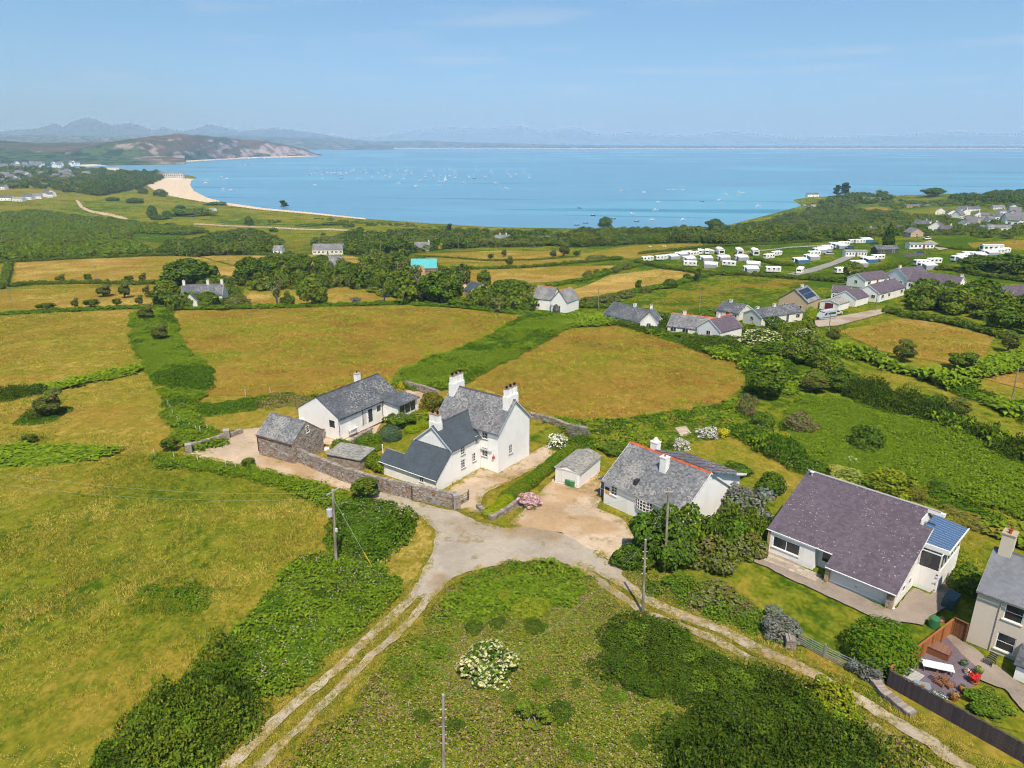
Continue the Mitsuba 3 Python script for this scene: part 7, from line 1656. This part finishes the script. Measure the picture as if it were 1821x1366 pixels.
car_body = MB(); rbox(car_body, (-3.0, -1.12, .45), (3.0, 1.12, 2.6), .28, (.78, .78, .76))
cstripe = MB().box((-2.6, -1.14, 1.0), (2.6, -1.121, 1.12), (.25, .3, .36)).box((-2.6, 1.121, 1.0), (2.6, 1.14, 1.12), (.25, .3, .36)).ply('paint')
cw = {f'window_{i:03d}': glassbox((x - .45, s * 1.13 - .02, 1.45), (x + .45, s * 1.13 + .02, 2.05)) for i, (x, s) in enumerate([(-1.9, -1), (.1, -1), (1.9, -1), (-1.5, 1), (1.5, 1)])}
cw['front_window'] = glassbox((2.97, -.8, 1.4), (3.03, .8, 2.05)); cw['rear_window'] = glassbox((-3.03, -.8, 1.5), (-2.97, .8, 2.1))
cbase = {'body': car_body.ply('gloss'), 'stripe': cstripe, **cw, 'wheel': wheel(-.3, -1.0), 'wheel_001': wheel(-.3, 1.0), 'door': MB().box((.75, -1.15, .5), (1.35, -1.122, 2.3), (.7, .7, .69)).ply('gloss'), 'drawbar': MB().tube([(3.0, 0, .5), (4.1, 0, .48)], .05, (.3, .3, .3), 5).ply('metal')}
group_('caravan', cbase)
def awning(col, trim):
    m = MB(); a, b = (-2.6, -1.12), (2.6, -1.12)
    m.add([(-2.6, -1.13, 2.45), (2.6, -1.13, 2.45), (2.6, -3.7, 1.95), (-2.6, -3.7, 1.95)], [[0, 1, 2, 3]], col); m.add([(-2.6, -3.7, 1.95), (2.6, -3.7, 1.95), (2.6, -3.75, 0), (-2.6, -3.75, 0)], [[0, 1, 2, 3]], trim)
    for x in (-2.6, 2.6): m.add([(x, -1.13, 2.45), (x, -3.7, 1.95), (x, -3.75, 0), (x, -1.13, 0)], [[0, 1, 2, 3]], trim)
    return m.ply('paint')
group_('caravan_awning', {**cbase, 'awning': awning((.62, .64, .66), (.30, .33, .38))})
group_('caravan_blue', {**cbase, 'awning': awning((.66, .68, .70), (.06, .16, .26))})
static = MB(); rbox(static, (-4.8, -1.5, .6), (4.8, 1.5, 2.9), .12, (.76, .76, .73)); sroof = MB()
for s in (-1, 1): sroof.slab(np.array([(-4.95, s * 1.65, 2.85), (4.95, s * 1.65, 2.85), (4.95, 0, 3.3), (-4.95, 0, 3.3)])[::s], .06, (.66, .66, .65))
group_('static', {'body': static.ply('gloss'), 'roof': sroof.ply('paint'), 'skirt': MB().box((-4.7, -1.45, -.3), (4.7, 1.45, .597), (.2, .2, .2)).ply('paint'), **{f'window_{i:03d}': glassbox((x - .6, s * 1.51 - .02, 1.4), (x + .6, s * 1.51 + .02, 2.3)) for i, (x, s) in enumerate([(-3.4, -1), (-1.2, -1), (1.2, -1), (3.4, -1), (-3, 1), (0, 1), (3, 1)])}, 'end_window': glassbox((-4.83, -1, 1.2), (-4.78, 1, 2.4))})


def car_group(nm, col, van=False):
    m = MB(); g = {}
    if van:
        h = m3.Manifold.hull_points([[x, y, z] for y in (-.98, .98) for x, z in ((-2.9, .4), (2.9, .4), (2.95, .95), (2.2, 1.25), (1.35, 2.25), (1.0, 2.5), (-2.85, 2.6))]); m.mani(h, col)
        g['windscreen'] = MB().slab([(2.15, -.8, 1.34), (2.15, .8, 1.34), (1.42, .76, 2.22), (1.42, -.76, 2.22)], -.03, DARK).ply('glass')
        for i, s in enumerate((-1, 1)): g[f'side_window_{i:03d}'] = MB().add([(1.75, s * 1.0, 1.4), (.7, s * 1.0, 1.4), (.7, s * 1.0, 2.1), (1.3, s * 1.0, 2.1)], [[0, 1, 2, 3]], DARK).ply('glass'); g[f'trim_{i:03d}'] = MB().box((-2.8, s * .99 - .02, .75), (2.6, s * .99 + .02, .92), (.05, .05, .05)).ply('paint'); g[f'rear_window_{i:03d}'] = MB().box((-2.4, s * .985 - .01, 1.5), (.3, s * .985 + .01, 2.05), DARK).ply('glass')
        xs, front = (-1.75, 1.85), 2.93
    else:
        h = m3.Manifold.hull_points([[x, y, z] for y in (-.88, .88) for x, z in ((-2.1, .35), (2.1, .35), (2.15, .7), (1.9, .9), (-2.1, .95), (-2.15, .7))]); m.mani(h, col)
        h = m3.Manifold.hull_points([[x, y, z] for x, y, z in ((1.15, -.85, .9), (1.15, .85, .9), (-2.0, -.85, .93), (-2.0, .85, .93), (.35, -.68, 1.48), (.35, .68, 1.48), (-1.5, -.68, 1.5), (-1.5, .68, 1.5))])
        g['cabin'] = MB().mani(h, DARK).ply('glass'); g['roof'] = MB().box((-1.5, -.69, 1.48), (.35, .69, 1.53), col).ply('gloss'); xs, front = (-1.35, 1.35), 2.12
    g['body'] = m.ply('gloss')
    for i, (x, s) in enumerate([(x, s) for x in xs for s in (-1, 1)]): g[f'wheel_{i:03d}'] = wheel(x, s * (.86 if van else .78))
    for i, s in enumerate((-1, 1)): g[f'headlight_{i:03d}'] = MB().box((front - .06, s * .65 - .16, .72), (front + .02, s * .65 + .16, .9), (.8, .8, .8)).ply('gloss'); g[f'tail_light_{i:03d}'] = MB().box((-(2.88 if van else 2.16), s * .75 - .1, .8), (-(2.8 if van else 2.08), s * .75 + .1, 1.0), (.4, .02, .02)).ply('gloss')
    g['grille'] = MB().box((front - .02, -.45, .5), (front + .03, .45, .85), (.02, .02, .02)).ply('paint')
    return group_(nm, g)


car_group('van', (.36, .41, .45), True)
for nm, c in (('car_white', (.75, .75, .75)), ('car_dark', (.035, .045, .055)), ('car_blue', (.03, .10, .25)), ('car_silver', (.45, .46, .48))): car_group(nm, c)


def put(name, kind, px, py, rot, label, cat, group=None, s=1., z=None, dz=0., rank=None):
    if rank: label = f'{ORD[sorted(rank).index(px)]} from the left: ' + label
    q = at(px, py) if z is None else onz(px, py, z); K = thing(name, label, cat, group)
    scene[K] = {'type': 'instance', 'sg': {'type': 'ref', 'id': 'kind_' + kind}, 'to_world': T().translate([float(q[0]), float(q[1]), float(q[2]) + dz]).rotate([0, 0, 1], rot).scale(s)}
    return K


put('parked_van', 'van', 1468, 568, 205, 'large silver grey van parked on the pale village road', 'van')
put('parked_car', 'car_silver', 1484, 560, 25, 'pale car half hidden behind the large parked van', 'car')
put('parked_car', 'car_white', 1648, 426, 200, 'white car parked above the long flat roofed lodge', 'car')
put('parked_car', 'car_dark', 1634, 453, 170, 'dark blue car parked by the grey fence at the caravan park end', 'car')
put('parked_car', 'car_blue', 1510, 443, 200, 'blue car parked among the upper caravans', 'car')
put('parked_car', 'car_silver', 1473, 453, 190, 'silver car beside the middle caravans', 'car')
put('parked_car', 'car_dark', 1554, 435, 180, 'dark car beside the topmost caravan', 'car')
put('parked_car', 'car_blue', 1556, 467, 200, 'bright blue car beside the dark awning', 'car')
put('parked_car', 'car_white', 409, 522, 10, 'white car in the garden of the three chimney cottage', 'car')
CV = [(1151, 465, 'caravan', 20), (1175, 463, 'caravan', 15), (1194, 461, 'caravan_awning', 20), (1209, 457, 'caravan_awning', 25), (1221, 455, 'caravan', 20), (1233, 456, 'caravan', 25), (1244, 452, 'caravan_awning', 80), (1257, 452, 'caravan_awning', 75), (1280, 452, 'static', 85), (1314, 453, 'static', 80),
      (1342, 454, 'static', 80), (1367, 461, 'caravan', 30), (1380, 456, 'caravan', 30), (1224, 465, 'caravan_awning', 10), (1254, 464, 'caravan_awning', 8), (1285, 463, 'caravan_awning', 5), (1317, 463, 'caravan_awning', 5), (1227, 474, 'caravan', -15), (1264, 476, 'caravan_awning', -20), (1296, 474, 'caravan', -25), (1339, 475, 'caravan_awning', -20), (1334, 484, 'caravan_awning', 0), (1374, 485, 'caravan', -5),
      (1422, 487, 'caravan', 60), (1420, 468, 'caravan_blue', 10), (1440, 462, 'caravan_awning', 15), (1455, 450, 'caravan_awning', 15), (1470, 445, 'caravan', 10), (1483, 440, 'caravan_awning', 15), (1500, 438, 'caravan', 12), (1518, 434, 'caravan', 10), (1538, 431, 'caravan_blue', 8), (1560, 463, 'caravan', 15), (1541, 467, 'caravan_blue', 15), (1524, 474, 'caravan_awning', 5), (1497, 487, 'caravan', 10), (1637, 473, 'caravan', 10), (1660, 470, 'caravan', 12), (1702, 465, 'caravan_awning', 20), (1722, 458, 'caravan', 8), (1757, 455, 'caravan_awning', 5), (1762, 447, 'static', 0), (1783, 451, 'caravan', 10),
      (1447, 456, 'caravan', 15), (1463, 448, 'caravan_awning', 12), (1492, 442, 'caravan_awning', 12), (1528, 434, 'caravan', 10), (1645, 478, 'caravan_awning', 10), (1712, 462, 'caravan', 10), (1736, 459, 'caravan_awning', 8), (1772, 453, 'caravan', 5)]
ROWS = ([('top left row', 13), ('second row', 4), ('third row', 4), ('bottom row', 2), ('roadside pair', 2), ('upper road row', 7), ('terrace side row', 4), ('right cluster', 7), ('infill pitches', 8)])
rown = [(nm, i) for nm, n in ROWS for i in range(n)]
for (x, y, k, r), (nm, i) in zip(CV, rown):
    what = {'caravan': 'white touring caravan', 'static': 'white static caravan', 'caravan_blue': 'white caravan, blue awning', 'caravan_awning': 'white caravan, grey awning'}[k]
    put('caravan' if k != 'static' else 'static_caravan', k, x, y, r, f'{what}, {ORD[i]} from left, {nm} of caravan park', 'caravan', 'caravans on the site', s=.98)
q = at(1625, 457); f = Frame(*q, 3, 1); K = thing('site_fence', 'grey board fence beside the dark blue car', 'fence')
for i in range(16): part(K, 'board', MB().box((-4.5 + i * .6, 0, -.2), (-4.5 + i * .6 + .57, .06, 1.7), np.array((.16, .15, .155)) * RNG.uniform(.8, 1.2), f).ply('paint'))
for x, y in ((1155, 440), (1157, 440.5), (1179, 439.5), (1183, 440)):
    K = thing('sheep', 'white sheep grazing in the olive field', 'sheep', 'sheep in the olive field'); q = at(x, y); m = MB(); e = trimesh.creation.icosphere(2); v = np.array(e.vertices) * [.62, .3, .33] + [0, 0, .62]; v *= 1 + .06 * (meshkit.noise(v * 9)[:, None] - .5); m.add(v + q, e.faces, (.68, .65, .57))
    part(K, 'body', m.ply('paint', smooth=True)); h = np.array(trimesh.creation.icosphere(1).vertices) * [.2, .11, .13] + [.72, 0, .68]; part(K, 'head', MB().add(h + q, trimesh.creation.icosphere(1).faces, (.5, .47, .42)).ply('paint'))
    for a, b in ((-.35, -.14), (-.35, .14), (.35, -.14), (.35, .14)): part(K, 'leg', MB().tube([q + [a, b, .5], q + [a, b, 0]], [.06, .04], (.3, .28, .25), 5).ply('paint'))


def hull(L, W, H, col):
    n = 9; t = np.linspace(0, 1, n); V = []
    for a in t:
        w = W / 2 * (1 - max(0, (a - .35) / .65) ** 2.2) * (1 if a > .02 else .8) + .02; x = -L / 2 + L * a; s = H * (.9 + .35 * a ** 2)
        V += [(x, -w, s), (x, -w * .8, s * .35), (x, 0, -.3), (x, w * .8, s * .35), (x, w, s)]
    F = [[i * 5 + j, i * 5 + j + 1, i * 5 + j + 6, i * 5 + j + 5] for i in range(n - 1) for j in range(4)]
    m = MB(); m.add(V, F, col); m.add([V[i * 5 + k] for i in range(n) for k in (0, 4)], [[2 * i, 2 * i + 1, 2 * i + 3, 2 * i + 2] for i in range(n - 1)], np.array(col) * .92); m.add([V[0], V[1], V[2], V[3], V[4]], [[0, 1, 2], [0, 2, 3], [0, 3, 4]], col)
    return m.ply('gloss')


for nm, col in (('yacht', (.78, .78, .77)), ('yacht_dark', (.05, .07, .13))):
    group_(nm, {'hull': hull(10., 3.1, 1.2, col), 'cabin': MB().box((-1.5, -.9, 1.1), (2.4, .9, 1.75), (.75, .75, .74)).ply('gloss'), 'mast': MB().tube([(.8, 0, 1.2), (.8, 0, 13.5)], [.16, .10], (.72, .72, .72), 6).ply('paint'), 'boom': MB().tube([(.8, 0, 2.6), (-3.6, 0, 2.5)], .22, (.70, .70, .72), 6).ply('paint')})
group_('sailing_yacht', {'hull': hull(10., 3.1, 1.2, (.78, .78, .77)), 'mast': MB().tube([(.8, 0, 1.2), (.8, 0, 14)], [.14, .08], (.7, .7, .7), 6).ply('paint'), 'mainsail': MB().add([(.7, 0, 2.6), (-3.8, .4, 2.6), (.7, 0, 13.5)], [[0, 1, 2]], (.8, .8, .79)).ply('paint'), 'jib': MB().add([(4.8, 0, 1.6), (1.0, .3, 2.2), (.9, 0, 12.)], [[0, 1, 2]], (.8, .8, .79)).ply('paint')})
group_('motor_boat', {'hull': hull(7.5, 2.7, 1.2, (.78, .78, .77)), 'cabin': MB().box((-.6, -.95, 1.0), (1.8, .95, 2.2), (.72, .72, .72)).ply('gloss'), 'windscreen': MB().box((1.75, -.85, 1.5), (1.86, .85, 2.1), DARK).ply('glass')})
group_('small_boat', {'hull': hull(6., 2.2, 1.0, (.04, .05, .07)), 'cabin': MB().box((-.3, -.7, .9), (1.4, .7, 1.8), (.6, .6, .6)).ply('gloss')})
YX = [(387, 98), (472, 95), (613, 100), (785, 100), (796, 103), (835, 121), (962, 100), (984, 105), (1085, 116), (1130, 92), (1165, 105), (1168, 132), (1125, 141), (1172, 157), (1272, 150), (1325, 98), (1443, 120), (1005, 142), (1047, 136), (940, 147), (684, 131), (783, 131), (665, 150), (486, 122), (530, 150), (288, 115), (330, 118), (140, 130), (82, 120), (50, 125), (183, 112), (210, 118), (240, 115), (440, 112), (770, 166), (1595, 148), (1570, 131), (1745, 155), (1700, 112), (1636, 127), (1052, 190), (365, 108), (575, 118), (268, 122)]
rg = np.random.default_rng(9)
YR = [540 + x / 4.336 for x, y in YX]
for i, (x, y) in enumerate(YX): put('yacht', 'yacht', 540 + x / 4.336, 280 + y / 4.343 + 1.2, rg.uniform(150, 215), 'white yacht with bare mast out in the bay', 'boat', 'white yachts moored in the bay', z=0, rank=YR)
for x, y in ((100, 95), (290, 135), (290, 158), (1315, 158), (1440, 132)): put('yacht', 'yacht_dark', 540 + x / 4.336, 280 + y / 4.343 + 1, rg.uniform(160, 210), 'dark hulled yacht with bare mast moored out in the bay', 'boat', 'dark yachts moored in the bay', z=0)
put('sailing_boat', 'sailing_yacht', 792, 322.5, 60, 'white yacht under full sail in the middle of the anchorage', 'boat', z=0, s=1.15)
MBX = [732, 145, 425, 733, 902, 868, 1396, 1482, 1230, 1562, 630]
for x, y in ((732, 100), (145, 167), (425, 170), (733, 201), (902, 175), (868, 222), (1396, 150), (1482, 198), (1230, 202), (1562, 240), (630, 145)): put('motor_boat', 'motor_boat', 540 + x / 4.336, 280 + y / 4.343 + .6, rg.uniform(140, 230), 'white motor boat out in the bay', 'boat', 'white motor boats in the bay', z=0, s=1.25, rank=[540 + v / 4.336 for v in MBX])
M2 = [(750, 580), (893, 590), (985, 655), (1270, 648), (1380, 642), (1632, 680), (1425, 604), (812, 730), (967, 706), (943, 772), (475, 692), (562, 740), (695, 762), (457, 803), (515, 790), (845, 778), (1143, 768), (1150, 575), (1505, 592)]
for i, (x, y) in enumerate(M2): put('moored_boat', 'small_boat' if i in (10, 11, 12, 13, 14, 15, 3) else 'motor_boat', 900 + x / 3.642, 180 + y / 3.642 + .6, rg.uniform(150, 210), 'small dark boat moored near the right shore of the bay' if i in (10, 11, 12, 13, 14, 15, 3) else 'small white boat near the right shore of the bay', 'boat', 'boats near the right shore', z=0, s=1.0, rank=[900 + v[0] / 3.642 for j, v in enumerate(M2) if (j in (10, 11, 12, 13, 14, 15, 3)) == (i in (10, 11, 12, 13, 14, 15, 3))])
LBX = [394, 398, 411, 427, 436, 560, 365, 368, 404, 500, 470, 443]
for x, y in ((394, 315), (398, 338), (411, 339), (427, 293), (436, 294), (560, 330), (365, 326), (368, 322), (404, 318), (500, 280.5), (470, 283), (443, 282.5)): put('moored_boat', 'motor_boat', x, y, rg.uniform(150, 210), 'small white boat near the left beach of the bay', 'boat', 'boats near the left beach', z=0, s=1.2, rank=LBX)
for a, b in ((1186, 337.4), (1313, 342.3)):   # the foam behind two moving boats
    q0, q1 = onz(a, b, 0), onz(a + 28 if a < 1200 else a + 14, b - .3, 0); m = MB(); d = (q1 - q0)[:2]; d /= np.linalg.norm(d); n = np.array([-d[1], d[0]])
    m.add([[*(q0[:2] + n * 2.5), .06], [*(q0[:2] - n * 2.5), .06], [*(q1[:2] - n * .8), .06], [*(q1[:2] + n * .8), .06]], [[0, 1, 2, 3]], (.75, .78, .78)); K = thing('wake', 'white foam wake trailing behind a moving boat', None, kind='stuff'); scene[K] = m.ply('paint')


# poles and wires
def pole(label, base, top, r=.13, arm=0., trans=False, steps=0, group=None):
    q = at(*base); d = ray(*top); t = q[1] / d[1]; h = float(np.clip(CAM_H + d[2] * t - q[2], 4.5, 11.)); K = thing('telegraph_pole' if not trans else 'transformer_pole', label, 'pole', group); x1 = d[0] * t
    tip = np.array([np.clip(x1, q[0] - .35, q[0] + .35), q[1], q[2] + h]); part(K, 'shaft', MB().tube([q - [0, 0, .4], tip], [r, r * .72], (.36, .33, .29), 8).ply('grey_wood'))
    part(K, 'cap', MB().tube([tip + [0, 0, .003], tip + [0, 0, .04]], r * .8, (.4, .38, .35), 8).ply('paint'))
    if arm:
        a = tip - [0, 0, .35]; m = MB(); m.box(a + [-arm, -.15, -.06], a + [arm, -.15 + .09, .06], (.38, .36, .33)); part(K, 'cross_arm', m.ply('paint'))
        for s in (-.9, 0, .9): part(K, 'insulator', MB().tube([a + [arm * s, -.1, .06], a + [arm * s, -.1, .2]], [.05, .03], (.45, .42, .4), 6).ply('gloss'))
    if steps:
        for i in range(steps): z = .55 + .4 * i / steps; p = q + (tip - q) * z; part(K, 'step_iron', MB().tube([p + [-.22, 0, 0], p + [.22, 0, 0]], .018, (.4, .4, .4), 4).ply('metal'))
    if trans:
        p = q + (tip - q) * .72 + [-.42, -.05, 0]; part(K, 'transformer', MB().tube([p + [0, 0, -.45], p + [0, 0, -.4], p + [0, 0, .4], p + [0, 0, .45]], [.22, .3, .3, .24], (.42, .46, .50), 12).ply('gloss'))
        for i in range(3): part(K, 'bushing', MB().tube([p + [-.15 + i * .15, 0, .45], p + [-.15 + i * .15, 0, .68]], .04, (.25, .18, .13), 6).ply('paint'))
        p = q + (tip - q) * .5 + [.1, -.15, 0]; part(K, 'fuse_box', MB().box(p + [0, -.12, -.18], p + [.25, .1, .18], (.5, .53, .56)).ply('gloss'))
        p = tip - [0, 0, .2]; part(K, 'stay_arm', MB().tube([p + [-.5, -.6, -.05], p + [.5, .7, .15]], .07, (.5, .53, .55), 6).ply('metal'))
    return q, tip


PA, TA = pole('tall grey pole carrying a transformer in the bramble bank', (598, 1008), (592, 872), .17, 0, True)
PB, TB = pole('bare wooden pole in front of the lane thicket', (1143, 1092), (1148, 960), .14, 0, steps=4)
PC, TC = pole('wooden pole half buried in the lane thicket before the cottage', (1182, 1018), (1189, 868), .15, .45)
PD, TD = pole('wooden pole with step irons at the bottom edge of the island', (789, 1420), (788, 1236), .12, 0, steps=5)
for b, t, lb in (((172, 499), (171, 469), 'standing in the far left straw field'), ((21, 546), (14, 510), 'with cross arm at the left edge of the straw pasture'), ((250, 455), (249, 433), 'in front of the left woodland, left one'), ((319, 457), (318, 434), 'in front of the dark woodland right of the emerald field'), ((407, 469), (405, 443), 'at the right end of the dark woodland'),
                 ((661, 447), (660, 428), 'among the tree belt behind the dark round tree, left one'), ((677, 462), (677, 428), 'among the tree belt behind the dark round tree, taller right one'), ((708, 503), (707, 467), 'left of the turquoise roofed house'), ((751, 538), (750, 504), 'in front of the big dark tree by the barn'), ((816, 447), (816, 423), 'before the tree belt right of the yellow bush'),
                 ((832, 444), (832, 428), 'small one right of the yellow bush'), ((1131, 436), (1131, 417), 'behind the olive field with sheep'), ((1065, 550), (1064, 513), 'right of the white twin gabled house'), ((1244, 556), (1246, 517), 'in the bright green field'), ((1557, 553), (1559, 520), 'beside the violet roofed bungalows'), ((1613, 453), (1617, 425), 'leaning before the long flat roofed lodge'),
                 ((1803, 436), (1806, 412), 'in the dry grass at the right edge'), ((1725, 414), (1727, 399), 'below the white village'), ((1436, 546), (1438, 516), 'in front of the solar panel roof'), ((1799, 712), (1811, 656), 'leaning at the right edge by the bracken hedge'), ((1474, 590), (1476, 566), 'beside the parked van')):
    pole('thin wooden pole ' + lb, b, t, .12, .5 if b[0] < 500 else 0, group='distant poles')


def wire(label, a, b, sag=1.2, r=.011, col=(.22, .22, .22)):
    t = np.linspace(0, 1, 15)[:, None]; p = np.asarray(a) * (1 - t) + np.asarray(b) * t - np.array([0, 0, sag]) * (4 * t * (1 - t)); K = thing('overhead_wire', label, 'wire'); scene[K] = MB().tube(p, r, col, 4, cap=False).ply('paint')


L0 = onz(-40, 836, 58); wire('upper overhead wire running left from the transformer pole', TA - [0, 0, .3], L0, 1.0, .009, (.36, .37, .36)); wire('lower overhead wire running left from the transformer pole', TA - [0, 0, .9], L0 - [0, 0, 1.4], 1.0, .009, (.36, .37, .36))
wire('overhead wire from the transformer pole to the lane thicket pole', TA - [0, 0, 1.2], TC - [0, 0, .6], 1.6); wire('overhead wire between the two poles on the lane', TB - [0, 0, .25], TC - [0, 0, .5], .4); wire('overhead wire from the bare pole to the island pole', TB - [0, 0, .35], TD - [0, 0, .2], 1.2)
wire('overhead wire from the lane thicket pole to the cottage', TC - [0, 0, .7], Frame(11.26, 78.08, 50, -48.31, 1)(np.array([1.2, -.1, 2.8])), .8)
G0 = at(664, 1012); wire('stay wire of the transformer pole', TA - [0, 0, 1.0], G0 + [0, 0, 0], 0, .02, (.35, .42, .40)); K = thing('stay_guard', 'yellow guard on the foot of the pole stay wire', 'guard'); d = (TA - [0, 0, 1.] - G0); scene[K] = MB().tube([G0 + d * .01, G0 + d * .24], .05, (.62, .42, .04), 6).ply('paint')
G1 = at(1245, 1030); wire('stay wire of the lane thicket pole', TC - [0, 0, 1.0], G1, 0, .018)
# fence posts on the left and small garden things
FPX_ = [300, 304, 308, 317, 327, 339, 350, 357, 370, 276, 311, 353, 403, 420, 437, 481]
for x, y in ((300, 726), (304, 734), (308, 742), (317, 755), (327, 762), (339, 766), (350, 772), (357, 774), (370, 770), (276, 815), (311, 822), (353, 828), (403, 838), (420, 838), (437, 705), (481, 702)):
    q = at(x, y); K = thing('fence_post', f'{ORD[sorted(FPX_).index(x)]} from left of the pale wooden fence posts around the stone barn field edges', 'post', 'field fence posts'); scene[K] = MB().tube([q - [0, 0, .2], q + [0, 0, 1.45]], .07, (.50, .46, .40), 6).ply('paint')
q = at(681, 807); K = thing('white_post', 'white post standing on the walled garden lawn', 'post'); scene[K] = MB().tube([q, q + [0, 0, 1.5]], .09, (.72, .72, .7), 6).ply('paint')
q = at(1225, 778); f = Frame(*q, 20, 1); K = thing('garden_steps', 'pale stone steps beside the yellow garden shrub', 'steps')
for i in range(6): part(K, 'step', MB().box((-1.0 + i * .1, i * .55, -.1), (1.0 + i * .1, i * .55 + .5, .05 + i * .07), np.array((.50, .42, .33)) * RNG.uniform(.85, 1.15), f).ply('paint'))
q = at(1092, 925); f = Frame(*q, -8, 1); K = thing('white_plank', 'white plank lying on the grass below the cottage', 'plank'); scene[K] = MB().box((-.6, -.08, 0), (.6, .08, .06), (.6, .6, .58), f).ply('paint')
"""flagstones of the bungalow terrace"""
rg = np.random.default_rng(4); fr = Frame(27.4, 66.61, 50, -45.55, 1); TK = [k for k in labels if labels[k].get('label', '').startswith('grey stone terrace')][0]; n_ = 0
for i in range(28):
    for j in range(4):
        a, b = -2.2 + i * .56, -2.05 + j * .52 - .0; w = fr(np.array([a, b, 0.])); inside = (a < 6.2 and b + .5 < -.1) or (b + .5 < -1.65)
        if not inside or n_ > 280: continue
        z = float(gz(w[0], w[1])) - 50 + .175; part(TK, 'flagstone', MB().box((a + .015, b + .015, z), (a + .545, b + .505, z + rg.uniform(.02, .04)), np.array((.40, .345, .28)) * rg.uniform(.72, 1.2), fr).ply('paint')); n_ += 1
